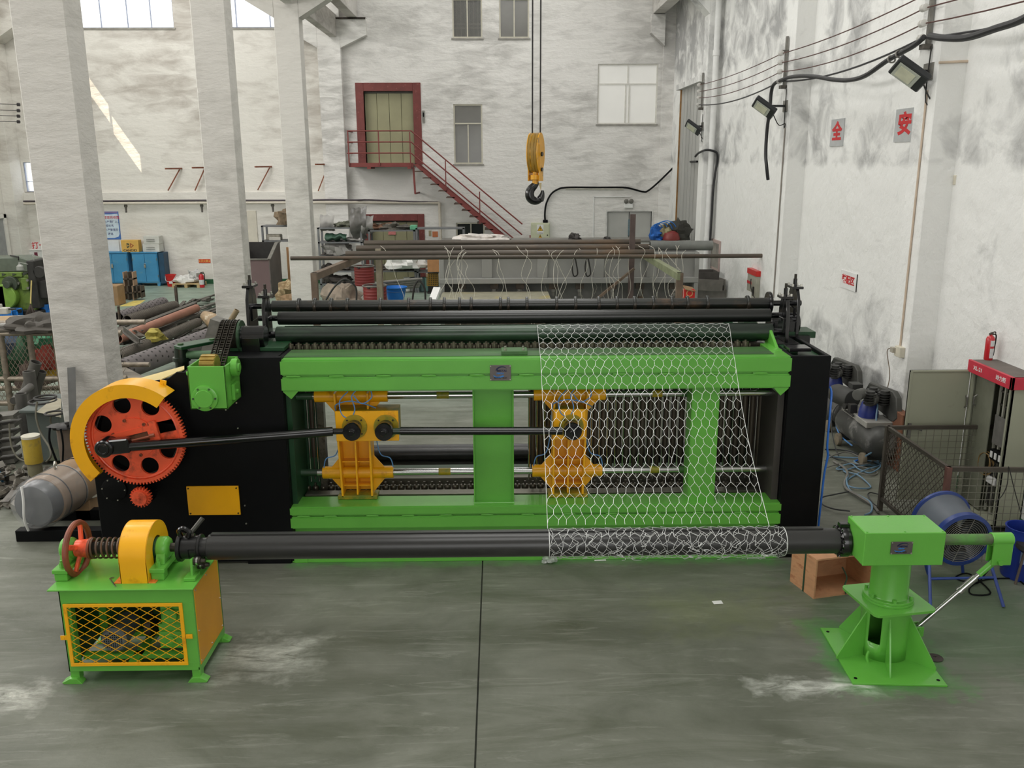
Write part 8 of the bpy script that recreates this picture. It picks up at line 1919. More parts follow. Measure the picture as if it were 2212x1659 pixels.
# floodlights
M_FLOODB = mat('flood_black', (38, 40, 42), .45); M_FLOODG = mat('flood_glass', (188, 192, 180), .25, var=.1); M_STEELP = mat('floodlight_led', (214, 214, 190), .4)
for k, (c, s_, yy, lab) in enumerate(((P(1962, 163, Y=11.55), .36, 11.55, 'largest black floodlight on the pillar nearest the camera'), (P(1649, 235, Y=17.2), .36, 17.15, 'black floodlight on the middle pillar of the side wall'), (P(1496, 277, Y=24.1), .36, 24.1, 'small looking black floodlight on the farthest pillar'))):
    n = Vector((-.62, -.25, -.72)).normalized(); u = Vector((.68, -.28, -.67)); u = (u - n * u.dot(n)).normalized(); v = n.cross(u)
    o = thing('floodlight', lab, 'lamp', c, 'floodlights on the pillars')

    def bx(hu, hv, hn, off, o_=(0, 0)):
        m = MB(); vs = [c + u * (a * hu + o_[0]) + v * (b * hv + o_[1]) + n * (off + d * hn) for a, b, d in ((-1, -1, -1), (1, -1, -1), (1, 1, -1), (-1, 1, -1), (-1, -1, 1), (1, -1, 1), (1, 1, 1), (-1, 1, 1))]
        return m.add(vs, [(0, 3, 2, 1), (4, 5, 6, 7), (0, 1, 5, 4), (1, 2, 6, 5), (2, 3, 7, 6), (3, 0, 4, 7)])
    mk('lamp_housing', bx(s_ * .62, s_ * .5, .045, -.03), M_FLOODB, o, .014)
    mk('lamp_glass', bx(s_ * .42, s_ * .42, .004, .02, (-s_ * .08, 0)), M_FLOODG, o)
    mk('led_field', bx(s_ * .3, s_ * .3, .004, .027, (-s_ * .1, 0)), M_STEELP, o)
    e = Vector((PX, c.y + .05, c.z + .05)); mk('lamp_arm', MB().bar(c - n * .07, e, .05, .04), M_FLOODB, o)
    mk('lamp_cord', MB().tube(smooth([c + u * s_ * .6 - n * .02, c + u * s_ * .75 + Vector((.08, 0, -.14)), c + u * s_ * .8 + Vector((.18, 0, -.1)), (PX - .02, c.y, c.z - .32), (PX - .02, c.y, c.z + .35)], 6), .009, 6), M_GRIME, o)
    mk('arm_plate', MB().box(PX - .012, PX, c.y - .08, c.y + .18, c.z - .05, c.z + .15), M_GALV, o)
# painted signs on the side wall
M_SIGNG = mat('grey_sign_sheet', (176, 178, 178), .45, var=.08)
FWX = lambda y, z, x=XR: Matrix.Translation((x, y, z)) @ Matrix.Rotation(-PI / 2, 4, 'Z') @ Matrix.Rotation(PI / 2, 4, 'X')
for ch, (p0, p1), lab in (('安', ((1937, 236), (1973, 306)), 'grey sheet with red 安 character, the one closer to the nearest pillar'), ('全', ((1797, 258), (1820, 316)), 'grey sheet with red 全 character, the one beside the middle pillar')):
    a, b = P(*p0, X=XR - .01), P(*p1, X=XR - .01); ym = (a.y + b.y) / 2; zt_ = P((p0[0] + p1[0]) / 2, p0[1], Y=ym).z; zb_ = P((p0[0] + p1[0]) / 2, p1[1], Y=ym).z
    zc_ = (a.z + b.z) / 2; hh = (a.z - b.z) / 2 * .98; wy = (a.y - b.y) / 2
    o = thing('safety_character', lab, 'sign', (XR, ym, zc_ - hh), 'safety characters on the side wall'); mk('sign_sheet', MB().box(XR - .014, XR - .001, ym - wy, ym + wy, zc_ - hh, zc_ + hh), M_SIGNG, o)
    text('sign_character', ch, hh * 1.42, M_PRINTR, o, FWX(ym, zc_, XR - .016), .003, bold=.012, sx=min(1.35, wy * 1.35 / (hh * .62)))
a, b = P(1817, 582, X=XR - .01), P(1849, 622, X=XR - .01); ym = (a.y + b.y) / 2; za_, zb_ = (a.z + P(1849, 592, X=XR - .01).z) / 2, (P(1815, 620, X=XR - .01).z + P(1845, 629, X=XR - .01).z) / 2; wy = (a.y - b.y) / 2
o = thing('area_sign', 'white sign with red characters 装配区 low on the side wall', 'sign', (XR, ym, zb_)); mk('sign_sheet', MB().box(XR - .012, XR - .001, ym - wy, ym + wy, zb_, za_), M_WHITEP, o); mk('sign_edge', MB().box(XR - .014, XR - .001, ym - wy - .012, ym - wy, zb_, za_), M_GRIME, o)
text('sign_text', '装配区', (za_ - zb_) * .52, M_PRINTR, o, FWX(ym, (za_ + zb_) / 2, XR - .014), .002, bold=.005, sx=min(1.2, 2 * wy / (3.05 * (za_ - zb_) * .52)))
# small panel box and boards on the far part of the side wall
XF = 5.66
a, b, t_ = P(1612, 640, X=XF), P(1634, 600, X=XF), P(1616, 578, X=XF)
o = thing('panel_box', 'narrow grey switch cabinet with a red top band on the side wall', 'electrical box', (XF, (a.y + b.y) / 2, 0)); yb0, yb1 = b.y, a.y
mk('cabinet_case', MB().box(XF, XR, yb0, yb1, .35, t_.z - .03), mat('putty_enamel', (166, 164, 150), .45), o, .008); mk('red_band', MB().box(XF - .015, XR, yb0 - .012, yb1, t_.z - .12, t_.z), M_REDP, o, .004)
mk('red_label', MB().box(XF - .006, XF, yb0 + .35, yb0 + .7, t_.z - .34, t_.z - .28), M_PRINTR, o); mk('warning_sheet', MB().box(XF - .006, XF, yb0 + .3, yb0 + .8, .75, 1.15), M_WHITEP, o); mk('cabinet_handle', MB().box(XF - .03, XF, yb0 + .12, yb0 + .16, 1.1, 1.3), M_GRIME, o)
mk('trailing_wire', MB().tube(smooth([(XF - .03, yb0 + .3, 1.45), (XF - .07, yb0 + .15, 1.3), (XF - .05, yb0 - .1, 1.1), (XF, yb0 - .5, 1.02)], 5), .012, 6), M_GRIME, o)
a, b = P(1538, 515, X=XR - .03), P(1552, 588, X=XR - .03)
o = thing('notice_frame', 'pink framed notice board on the side wall near the corner', 'notice', (XR, (a.y + b.y) / 2, b.z)); mk('frame_edge', MB().box(XR - .04, XR - .001, b.y, a.y, b.z, a.z), mat('pink_grey_frame', (176, 156, 150), .6), o, .006); mk('frame_sheet', MB().box(XR - .046, XR - .04, b.y + .06, a.y - .06, b.z + .08, a.z - .08), mat('faded_notice', (140, 136, 128), .6, var=.4, vs=2), o)
# conduits, sockets, drain pipe
M_COND = mat('beige_conduit', (196, 178, 158), .55)
a, b = P(2003, 195, X=PX - .012), P(1941, 745, X=PX - .012); tag(mk('pillar_conduit', MB().tube([(PX - .015, a.y, a.z), (PX - .015, a.y, b.z)], .014, 8), M_COND), 'beige conduit running down the nearest pillar to its socket', 'conduit')
q = P(1937, 752, X=PX - .03); o = thing('socket_box', 'ivory socket box with a plug at the foot of the pillar conduit', 'socket', q); yb_ = a.y
mk('socket_case', MB().box(PX - .07, PX, yb_ - .13, yb_ + .04, b.z - .14, b.z), mat('ivory_plastic', (212, 206, 188), .45), o, .006); mk('socket_plug', MB().box(PX - .11, PX - .06, yb_ + .0, yb_ + .09, b.z - .1, b.z - .03), mat('grey_plug', (168, 162, 148), .5), o, .004)
mk('plug_wire', MB().tube(smooth([(PX - .1, yb_ + .08, b.z - .05), (PX - .11, yb_ + .16, b.z - .12), (PX - .05, yb_ + .14, b.z - .45), (PX - .07, yb_ + .15, b.z - .8), (PX - .03, yb_ + .05, .4), (PX - .06, yb_ - .1, .05)], 6), .006, 6), mat('brown_flex', (128, 112, 96), .6), o)
yf = 11.36 - .012; a, b, c = P(1968 + 60, 139, Y=yf), P(2101, 132, Y=yf), P(2080, 378, Y=yf)
tag(mk('corner_conduit', MB().tube([(PX, yf, a.z + .02), (b.x - .03, yf, b.z), (b.x - .0, yf, b.z - .03), (b.x - .0, yf, c.z)], .016, 8), M_COND), 'beige conduit in the corner beside the nearest pillar', 'conduit')
o = thing('socket_box', 'ivory socket box in the wall corner at the end of the conduit', 'socket', (b.x, yf, c.z - .12)); mk('socket_case', MB().box(b.x - .07, b.x + .06, yf - .05, yf + .01, c.z - .12, c.z), mat('ivory_plastic', (212, 206, 188), .45), o, .005)
q = P(1660, 390, X=PX - .012); tag(mk('pillar_conduit', MB().tube([(PX - .015, 17.15, 4.6), (PX - .015, 17.15, 1.4)], .014, 8), mat('grey_conduit', (140, 134, 126), .55)), 'thin grey conduit running down the middle pillar', 'conduit')
a, b = P(1553, 0, Y=23.75), P(1527, 530, Y=23.75); xx = (a.x + b.x) / 2
dp = thing('drain_pipe', 'white plastic drain pipe down the farthest pillar', 'pipe', (xx, 23.75, 0)); mk('pipe_run', MB().cyl((xx, 23.75, .0), (xx, 23.75, 10.6), .075, n=18), M_WHITEP, dp)
for z_ in (8.0, 6.6, 3.4, 1.9): mk('pipe_socket', MB().cyl((xx, 23.75, z_), (xx, 23.75, z_ + .14), .09, n=18), M_WHITEP, dp)
pts = [P(1502, 338, X=5.3), P(1510, 330, X=5.33), P(1525, 324, Y=23.6), P(1540, 326, Y=23.6), P(1549, 332, Y=23.6), P(1549, 350, Y=23.65), P(1544, 380, Y=23.65), P(1540, 420, Y=23.65), P(1538, 460, Y=23.65), P(1534, 520, Y=23.65)]
tag(mk('pillar_cable', MB().tube(smooth(pts, 6), .03, 8), M_CABLE), 'black cable hooked over the drain pipe and hanging beside it', 'cable')
# ---- compressors
M_TANK = mat('grey_black_tank', (72, 72, 70), .45, .2, var=.25, vs=3, spots=(168, 166, 162), spot_amt=.42, spot_scale=2.2)
M_CDARK = mat('dusty_black_iron', (54, 54, 52), .6, var=.2)


def compressor(x, y0, y1, z, r, lab, full):
    t = thing('air_compressor', lab, 'compressor', (x, (y0 + y1) / 2, 0), 'air compressors by the side wall')
    mk('air_tank', MB().lathe((x, y0, z), (0, 1, 0), [(.01, -.1), (r * .5, -.085), (r * .85, -.04), (r, .02), (r, y1 - y0 - .02), (r * .85, y1 - y0 + .04), (r * .5, y1 - y0 + .08), (.01, y1 - y0 + .1)], 30), M_TANK, t)
    mk('saddle_plate', MB().box(x - .17, x + .17, y0 + .15, y1 - .1, z + r * .8, z + r + .03).box(x - .19, x + .19, y0 + .12, y0 + .5, z + r - .04, z + r + .04), mat('pale_saddle', (150, 148, 142), .5, var=.25), t, .006)
    for yy in (y0 + .12, y1 - .15):
        for s in (-1, 1): mk('wheel', MB().lathe((x + s * .2 - .03, yy, .09), (1, 0, 0), [(.03, 0), (.085, .005), (.09, .02), (.09, .045), (.085, .06), (.03, .065)], 22), mat('wheel_tan', (120, 110, 92), .6, var=.3, vs=9), t)
        mk('wheel_bracket', MB().box(x - .17, x + .17, yy - .02, yy + .02, .08, z - r * .7), M_CDARK, t)
    zt_ = z + r + .03
    mk('electric_motor', MB().lathe((x - .12, y1 - .32, zt_ + .14), (-.25, 1, 0), [(.05, -.02), (.13, -.01), (.14, .02), (.14, .36), (.12, .42), (.09, .44)], 26).box(x - .1, x + .05, y1 - .25, y1 - .08, zt_ + .26, zt_ + .34), M_CDARK, t, .004)
    mk('crankcase', MB().lathe((x - .05, y0 + .42, zt_), (0, 0, 1), [(.13, 0), (.13, .08), (.1, .2), (.08, .24)], 22), mat('cobalt_crankcase', (40, 54, 128), .4, var=.2), t)
    for k, (dx, dy) in enumerate(((-.1, .3), (.02, .5), (.1, .32))):
        c = (x + dx, y0 + dy, zt_ + .2); h = MB(); h.cyl(c, (c[0], c[1], c[2] + .2), .055, n=18)
        for i in range(5): h.cyl((c[0], c[1], c[2] + .02 + i * .035), (c[0], c[1], c[2] + .03 + i * .035), .085, n=18)
        mk('cylinder_head', h, M_CDARK, t)
        mk('air_filter', MB().lathe((c[0] - .16, c[1] - .02, c[2] + .16 - .04 * k), (-.8, -.6, 0), [(.02, -.04), (.07, -.04), (.075, 0), (.075, .05), (.06, .055), (.02, .05)], 22), mat('filter_grey', (84, 84, 80), .6), t)
    mk('belt_guard', MB().prism([(y0 + .0, zt_ + .1), (y0 + .08, zt_ + .36), (y0 + .2, zt_ + .42), (y1 - .2, zt_ + .36), (y1 - .06, zt_ + .2), (y1 - .12, zt_ + .08), (y0 + .1, zt_ + .02)], x + .15, x + .23, axis='X'), mat('belt_guard_grey', (66, 66, 62), .55), t, .012)
    mk('pressure_switch', MB().box(x - .22, x - .12, y0 + .62, y0 + .72, zt_ + .0, zt_ + .12).cyl((x - .2, y0 + .78, zt_ + .06), (x - .26, y0 + .76, zt_ + .06), .04, n=16).cyl((x - .2, y0 + .55, zt_ - .02), (x - .2, y0 + .85, zt_ - .02), .015, n=8), M_GRIME, t, .004)
    if full:
        for dz, c_ in ((.05, (200, 60, 40)), (-.04, (200, 60, 40))): mk('tank_label', MB().box(x - r - .006, x - r + .02, y0 + .55 + dz * 2, y0 + .68 + dz * 2, z + .02, z + .06), mat('label_red', c_, .5), t)
    return t


compressor(5.2, 12.7, 13.95, .34, .22, 'black and grey air compressor farther along the side wall', True)
compressor(5.1, 11.15, 12.3, .34, .22, 'dark air compressor half hidden by the nearest wall pillar', False)
# hoses on the floor
M_HBLUE = mat('grey_blue_hose', (104, 136, 160), .35, var=.15); M_HBRIGHT = mat('bright_blue_hose', (44, 110, 206), .35); M_HBLK = mat('black_hose', (44, 46, 46), .5); M_HGRY = mat('grey_hose', (112, 110, 104), .5)
HS = (('grey blue air hose coiled in wide loops on the floor', M_HBLUE, .010, [(1790, 988), (1840, 992), (1890, 997), (1895, 1005), (1860, 1008), (1845, 1000), (1875, 997), (1905, 1006), (1870, 1020), (1835, 1035), (1828, 1050), (1850, 1060), (1880, 1055), (1870, 1043), (1850, 1030), (1826, 1020), (1846, 1013), (1880, 1008)]),
      ('grey blue air hose snaking from the coil towards the tail stand', M_HBLUE, .011, [(1822, 1020), (1832, 1030), (1828, 1045), (1836, 1062), (1860, 1078), (1880, 1093), (1882, 1108), (1868, 1118)]),
      ('bright blue air hose bridging over the floor coil', M_HBRIGHT, .012, [(1845, 1001), (1868, 994), (1890, 989), (1905, 991), (1920, 1002), (1928, 1010)]),
      ('thin black hose looping wide before the tail stand', M_HBLK, .009, [(1836, 1067), (1800, 1076), (1774, 1085), (1776, 1095), (1800, 1107), (1835, 1114)]),
      ('black hose trailing from the far compressor across the floor', M_HBLK, .01, [(1782, 972), (1820, 975), (1850, 985), (1870, 1000), (1850, 1010), (1822, 1000), (1805, 992), (1790, 985)]),
      ('grey thick hose curving along the floor under the loops', M_HGRY, .016, [(1800, 1000), (1822, 1015), (1830, 1030), (1824, 1048), (1830, 1063), (1855, 1080), (1885, 1096), (1897, 1112)]),
      ('black hose with small loop nearest the mesh fence', M_HBLK, .008, [(1898, 1072), (1880, 1070), (1874, 1078), (1885, 1090), (1895, 1100)]),
      ('grey hose lying in figure eight beside the black housing', M_HGRY, .009, [(1782, 1000), (1800, 990), (1830, 985), (1860, 993), (1885, 1003), (1860, 1012), (1830, 1004), (1800, 1012), (1782, 1020)]),
      ('thin grey hose tangled in the middle of the coil', M_HGRY, .008, [(1810, 1018), (1840, 1012), (1870, 1015), (1895, 1022), (1880, 1030), (1850, 1024), (1830, 1014), (1812, 1010)]),
      ('grey blue hose loop nearest the pillar', M_HBLUE, .009, [(1845, 997), (1880, 1000), (1902, 1012), (1880, 1024), (1855, 1018), (1838, 1008), (1812, 1012), (1808, 1018), (1830, 1020)]))
for k, (lab, m_, r_, pts) in enumerate(HS):
    q = [P(px, py, Z=0) for px, py in pts]; q = smooth([Vector((p.x, p.y, r_ + .008 * (k % 4) + .012 * (i % 3))) for i, p in enumerate(q)], 7)
    tag(mk('air_hose', MB().tube(q, r_, 7), m_), lab, 'hose', 'hoses on the floor')
for lab, m_, r_, pts in (('blue air hose curving down from the far compressor', M_BLUEHOSE, .011, [(1827, 873, 12.9), (1812, 890, 12.7), (1806, 915, 12.5), (1815, 940, 12.2), (1835, 958, 11.9), (1840, 962, 11.6)]), ('grey blue air hose dropping from the near compressor', M_HBLUE, .012, [(1888, 857, 11.6), (1896, 868, 11.5), (1893, 900, 11.4), (1893, 940, 11.3), (1890, 970, 11.2), (1870, 985, 11.0)]), ('thin black hose hanging from the pressure switch', M_HBLK, .008, [(1826, 868, 12.7), (1805, 880, 12.6), (1796, 910, 12.5), (1800, 950, 12.2), (1812, 990, 11.6)])):
    q = smooth([P(px, py, Y=Y) for px, py, Y in pts], 6); [setattr(p, 'z', max(p.z, .012)) for p in q]; tag(mk('air_hose', MB().tube(q, r_, 7), m_), lab, 'hose')
q = smooth([P(1793, 836, X=3.32), P(1796, 850, X=3.32), P(1793, 890, X=3.31), P(1787, 960, X=3.31), P(1788, 985, X=3.33), P(1781, 1020, X=3.31), P(1775, 1070, X=3.3), P(1768, 1135, X=3.3), P(1766, 1160, X=3.3)], 6)
tag(mk('air_hose', MB().tube(q, .011, 7), M_HBRIGHT), 'bright blue air hose hanging down the black side housing', 'hose')
# ---- open power cabinet
KX, KY0, KY1, KZ = 5.45, 9.02, 9.86, 1.74
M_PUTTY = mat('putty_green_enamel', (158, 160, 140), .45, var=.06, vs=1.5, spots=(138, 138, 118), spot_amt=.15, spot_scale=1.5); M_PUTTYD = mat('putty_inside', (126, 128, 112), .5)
kb = thing('power_cabinet', 'putty green power cabinet with red top band and door wide open', 'cabinet', (KX + .14, (KY0 + KY1) / 2, 0))
mk('cabinet_shell', MB().box(KX, XR - .005, KY0, KY0 + .015, .05, KZ).box(KX, XR - .005, KY1 - .015, KY1, .05, KZ).box(XR - .02, XR - .005, KY0, KY1, .05, KZ).box(KX, XR - .005, KY0, KY1, .05, .08).box(KX, KX + .03, KY0, KY0 + .05, .05, KZ).box(KX, KX + .03, KY1 - .05, KY1, .05, KZ), M_PUTTY, kb, .003)
mk('cabinet_roof', MB().box(KX - .03, XR - .002, KY0 - .03, KY1 + .02, KZ + .0, KZ + .03), mat('dusty_roof', (112, 104, 98), .8, var=.1), kb, .003)
mk('red_band', MB().box(KX - .035, KX - .0, KY0 - .035, KY1 + .02, KZ - .105, KZ + .034).box(KX - .035, XR - .002, KY0 - .035, KY0 - .0, KZ - .105, KZ + .03), mat('crimson_band', (196, 46, 66), .45), kb, .003)
FKX = lambda y, z: FWX(y, z, KX - .037)
text('model_text', 'XL-21', .062, M_WHITEP, kb, FKX(KY1 - .2, KZ - .035), .002, sx=1.2, bold=.001)
text('cabinet_text', '动力柜', .06, M_WHITEP, kb, FKX(KY0 + .17, KZ - .035), .002, sx=1.1, bold=.001)
ca0 = P(1966, 790, Y=KY1 + .03); cdx = ca0.x
cd = mk('cabinet_door', MB().box(cdx, KX, KY1 + .005, KY1 + .03, .06, KZ - .09).box(cdx, cdx + .025, KY1 - .015, KY1 + .03, .06, KZ - .09).box(cdx, KX, KY1 - .01, KY1 + .03, KZ - .11, KZ - .09), M_PUTTY, kb, .003)
dk = lambda px, py: P(px, py, Y=KY1)
for px in (2085,): q = dk(px, 867); mk('inner_handle', MB().tube([(q.x, KY1 + .0, q.z - .07), (q.x, KY1 - .04, q.z - .05), (q.x, KY1 - .04, q.z + .05), (q.x, KY1, q.z + .07)], .009, 8), M_GALV, cd)
q = dk(1963, 930); mk('lock_lever', MB().box(q.x - .02, q.x + .02, KY1 - .02, KY1 + .005, q.z - .09, q.z + .09).tube([(q.x, KY1 - .03, q.z + .06), (q.x + .14, KY1 - .03, q.z + .01)], .012, 8), M_GALV, cd)
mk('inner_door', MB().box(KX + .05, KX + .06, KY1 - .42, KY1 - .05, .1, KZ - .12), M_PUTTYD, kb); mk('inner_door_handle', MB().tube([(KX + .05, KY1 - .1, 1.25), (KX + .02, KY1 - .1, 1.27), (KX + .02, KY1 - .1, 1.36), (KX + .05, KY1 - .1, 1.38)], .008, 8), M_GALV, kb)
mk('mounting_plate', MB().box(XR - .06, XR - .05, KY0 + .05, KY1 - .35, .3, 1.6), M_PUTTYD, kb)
for yy in (KY0 + .12, KY0 + .32, KY0 + .42): mk('mounting_rail', MB().box(KX + .12, KX + .14, yy - .012, yy + .012, .1, KZ - .08), mat('pale_rail', (190, 190, 176), .5), kb)
for zz in (1.5, 1.35, 1.2): mk('mounting_rail', MB().box(KX + .13, KX + .15, KY0 + .03, KY0 + .45, zz, zz + .02), M_IRON2, kb)
mk('shield_sheet', MB().box(KX + .08, KX + .085, KY0 + .02, KY0 + .38, .92, 1.25), mat('scuffed_shield', (122, 120, 116), .5, .3, var=.2, vs=8), kb)
bk_ = mk('breaker_row', MB().box(KX + .06, KX + .13, KY0 + .02, KY0 + .36, .74, .86), M_BLACK, kb, .004)
for i in range(4): mk('breaker', MB().box(KX + .052, KX + .06, KY0 + .05 + i * .082, KY0 + .09 + i * .082, .77, .84), M_WHITEP, bk_)
mk('contactor', MB().box(KX + .07, KX + .14, KY0 + .02, KY0 + .16, 1.3, 1.48).box(KX + .07, KX + .14, KY0 + .02, KY0 + .15, .38, .52), M_BLACK, kb, .004)
mk('terminal_block', MB().box(KX + .07, KX + .11, KY0 + .2, KY0 + .38, .46, .54), M_WHITEP, kb, .004)
wm = MB(); rnd = random.Random(4)
for k in range(5): wm.ring((KX + .07, KY0 + .42, .66), (1, rnd.uniform(-.2, .2), rnd.uniform(-.2, .2)), .085 + .012 * k, .006, 24, 6)
mk('wire_coil', wm, mat('ochre_wire', (140, 112, 66), .5, var=.4, vs=12), kb)
wm = MB()
for k in range(12): y_ = KY0 + .04 + k * .03; wm.tube(smooth([(KX + .1, y_, .75), (KX + .08 + rnd.uniform(-.03, .03), y_ + rnd.uniform(-.03, .03), .62), (KX + .1, y_ + rnd.uniform(-.04, .04), .5), (KX + .1, y_, .2)], 4), .005, 5)
o = mk('wiring', wm, M_GRIME, kb); o['kind'] = 'stuff'
q = P(2134, 777, Z=KZ + .03); q.x = min(q.x, XR - .09); extinguisher((q.x, q.y, KZ + .03), .33, .048, 'small red spray extinguisher standing on the power cabinet', True)
tag(mk('brown_side_board', MB().box(PX - .14, PX - .02, 11.0, 11.3, 0, P(1940, 897, Y=11.0).z), mat('brown_stained_board', (118, 76, 54), .6, var=.2, vs=5, stretch=(4, 4, .6)), bevel=.006), 'brown wooden board upright between the pillar and cabinet door', 'board')
# ---- mesh fence
M_FENCE = mat('dark_fence_angle', (74, 68, 60), .5, .3, var=.2)
fa, fb, fc = Vector((4.47, 9.68, 0)), Vector((4.47, 8.27, 0)), Vector((5.72, 8.2, 0)); FH = 1.04
fe = thing('mesh_fence', 'low wire mesh fence with angle iron frame around the power cabinet', 'fence', (4.9, 8.6, 0))
for p_ in (fa, fb, fc - Vector((.04, 0, 0))): mk('fence_post', MB().box(p_.x - .025, p_.x + .025, p_.y - .025, p_.y + .025, 0, FH), M_FENCE if p_ is not fb else mat('rusty_post', (104, 70, 62), .6, var=.3, vs=5), fe)
for a_, b_ in ((fa, fb), (fb, fc)):
    for z_ in (FH - .02, .16): mk('fence_rail', MB().bar(a_ + Vector((0, 0, z_)), b_ + Vector((0, 0, z_)), .035, .04), M_FENCE, fe)
mk('fence_rail', MB().bar(fa + Vector((0, 0, FH - .02)), (XR - .05, fa.y, FH - .02), .035, .04), M_FENCE, fe)
wm = MB(); n_ = 17
for i in range(-11, n_ + 1):
    y0_ = fb.y + (fa.y - fb.y) * i / n_
    for sg in (1, -1):
        ya = y0_ if sg == 1 else y0_ + (fa.y - fb.y) * 11 / n_; yb_ = ya + sg * .88; za_, zb_ = .16, FH
        lo, hi = fb.y, fa.y
        if (ya < lo and yb_ < lo) or (ya > hi and yb_ > hi): continue
        for _ in range(2):
            if ya < lo: t = (lo - ya) / (yb_ - ya); za_ += (zb_ - za_) * t; ya = lo
            if ya > hi: t = (hi - ya) / (yb_ - ya); za_ += (zb_ - za_) * t; ya = hi
            if yb_ > hi: t = (hi - ya) / (yb_ - ya); zb_ = za_ + (zb_ - za_) * t; yb_ = hi
            if yb_ < lo: t = (lo - ya) / (yb_ - ya); zb_ = za_ + (zb_ - za_) * t; yb_ = lo
        wm.bar((fa.x, ya, za_), (fa.x, yb_, zb_), .005, .005, (1, 0, 0))
o = mk('diamond_mesh', wm, M_FENCE, fe); o['kind'] = 'stuff'
wm = MB()
for i in range(1, 17): t = i / 17; p_ = fb.lerp(fc, t); wm.bar((p_.x, p_.y, .02), (p_.x, p_.y, FH), .005, .005)
for i in range(14): z_ = .04 + i * .073; wm.bar(fb + Vector((0, 0, z_)), fc + Vector((0, 0, z_)), .005, .005)
for i in range(14): z_ = .04 + i * .073; wm.bar((fa.x, fa.y, z_), (XR - .1, fa.y, z_), .005, .005)
for i in range(1, 14): wm.bar((fa.x + i * .09, fa.y, .02), (fa.x + i * .09, fa.y, FH), .005, .005)
o = mk('square_mesh', wm, mat('fence_wire_grey', (118, 116, 104), .5, .3), fe); o['kind'] = 'stuff'
a = P(2178, 1012, Y=8.15); tag(mk('fence_wire_end', MB().tube(smooth([a + Vector((0, 0, .02)), P(2176, 1045, Y=8.15), P(2165, 1070, Y=8.15), P(2150, 1085, Y=8.15)], 5), .005, 5).tube(smooth([P(2180, 1010, Y=8.14), P(2192, 1060, Y=8.14), P(2206, 1110, Y=8.14)], 5), .005, 5), M_GRIME), 'loose dark wire hanging over the fence top rail', 'wire')
# ---- axial fan
M_FANB = mat('fan_blue', (34, 58, 124), .4, var=.12, coat=.2); M_FAND = mat('fan_duct_grey', (86, 92, 100), .5, var=.15, vs=3)
fr, ff = P(2031, 1118, Y=8.02), P(2078, 1164, Y=7.62); ax = (ff - fr).normalized()
fn_ = thing('axial_fan', 'blue portable axial drum fan on a tubular stand', 'fan', (fr.x, 7.8, 0))
L_ = (ff - fr).length
mk('fan_duct', MB().lathe(fr, ax, [(.275, 0), (.262, .06), (.25, .12), (.245, L_), (.235, L_), (.235, .0), (.275, 0)], 44, False), M_FAND, fn_)
mk('rear_ring', MB().lathe(fr, ax, [(.26, -.01), (.29, -.01), (.292, .02), (.26, .03), (.26, -.01)], 44, False), M_FANB, fn_)
mk('front_ring', MB().lathe(fr, ax, [(.236, L_ - .03), (.268, L_ - .03), (.272, L_ + .03), (.236, L_ + .04), (.236, L_ - .03)], 44, False), M_FANB, fn_)
gm = MB()
for k in range(11): gm.ring(ff + ax * .025, ax, .04 + k * .019, .0028, 40, 5)
u = ax.orthogonal().normalized(); w = ax.cross(u)
o = mk('guard_rings', gm, M_GALV, fn_); o['kind'] = 'stuff'
for k in range(4): e = u * math.cos(k * PI / 2 + .5) + w * math.sin(k * PI / 2 + .5); mk('guard_spoke', MB().cyl(ff + ax * .03 + e * .03, ff + ax * .03 + e * .24, .004, n=6), M_GALV, fn_)
mk('fan_motor', MB().cyl(ff - ax * .25, ff - ax * .02, .06, n=20), M_GRIME, fn_)
for k in range(6):
    e = u * math.cos(k * PI / 3) + w * math.sin(k * PI / 3); t = ax.cross(e); b0 = ff - ax * .12
    mk('fan_blade', MB().add([b0 + e * .06 - t * .03 - ax * .02, b0 + e * .06 + t * .03 + ax * .02, b0 + e * .22 + t * .075 + ax * .03, b0 + e * .22 - t * .06 - ax * .03, b0 + e * .06 - t * .03 - ax * .014, b0 + e * .06 + t * .03 + ax * .026, b0 + e * .22 + t * .075 + ax * .036, b0 + e * .22 - t * .06 - ax * .024], [(0, 1, 2, 3), (7, 6, 5, 4), (0, 4, 5, 1), (1, 5, 6, 2), (2, 6, 7, 3), (3, 7, 4, 0)]), M_GRIME, fn_)
q = P(2073, 1115, Y=7.6); text('fan_text', 'FAN', .03, M_WHITEP, fn_, Matrix.Translation(ff + ax * .045 + Vector((0, 0, .0))) @ frame_xz((0, 0, .2)), .001) if False else None
feet = [P(2010, 1316, Z=.012), P(2168, 1311, Z=.012), P(2080, 1237, Z=.012), P(2005, 1240, Z=.012)]
tops = [fr.lerp(ff, .75) + Vector((-.26, 0, -.05)), fr.lerp(ff, .75) + Vector((.26, 0, -.05)), fr.lerp(ff, .2) + Vector((.2, .05, -.18)), fr.lerp(ff, .2) + Vector((-.24, .05, -.1))]
for a_, b_ in zip(feet, tops): mk('leg', MB().cyl(a_, b_, .015, n=10), M_FANB, fn_)
a_, b_ = feet[0].lerp(tops[0], .42), feet[1].lerp(tops[1], .42); mk('stand_bar', MB().cyl(a_, b_, .013, n=10), M_FANB, fn_)
cb_ = smooth([b_ + Vector((0, -.02, .2)), P(2128, 1240, Y=7.5), P(2110, 1260, Z=.01), P(2075, 1254, Z=.01), P(2066, 1245, Z=.01), P(2095, 1240, Z=.01), P(2140, 1280, Z=.01), P(2100, 1284, Z=.01), P(2096, 1268, Z=.01), P(2130, 1252, Z=.01), P(2190, 1250, Z=.01), P(2212, 1262, Z=.01)], 6)
for p_ in cb_: p_.z = max(p_.z, .01)
tag(mk('fan_cable', MB().tube(cb_, .007, 6), M_BLACK), 'black fan cable lying in loops on the floor', 'cable')
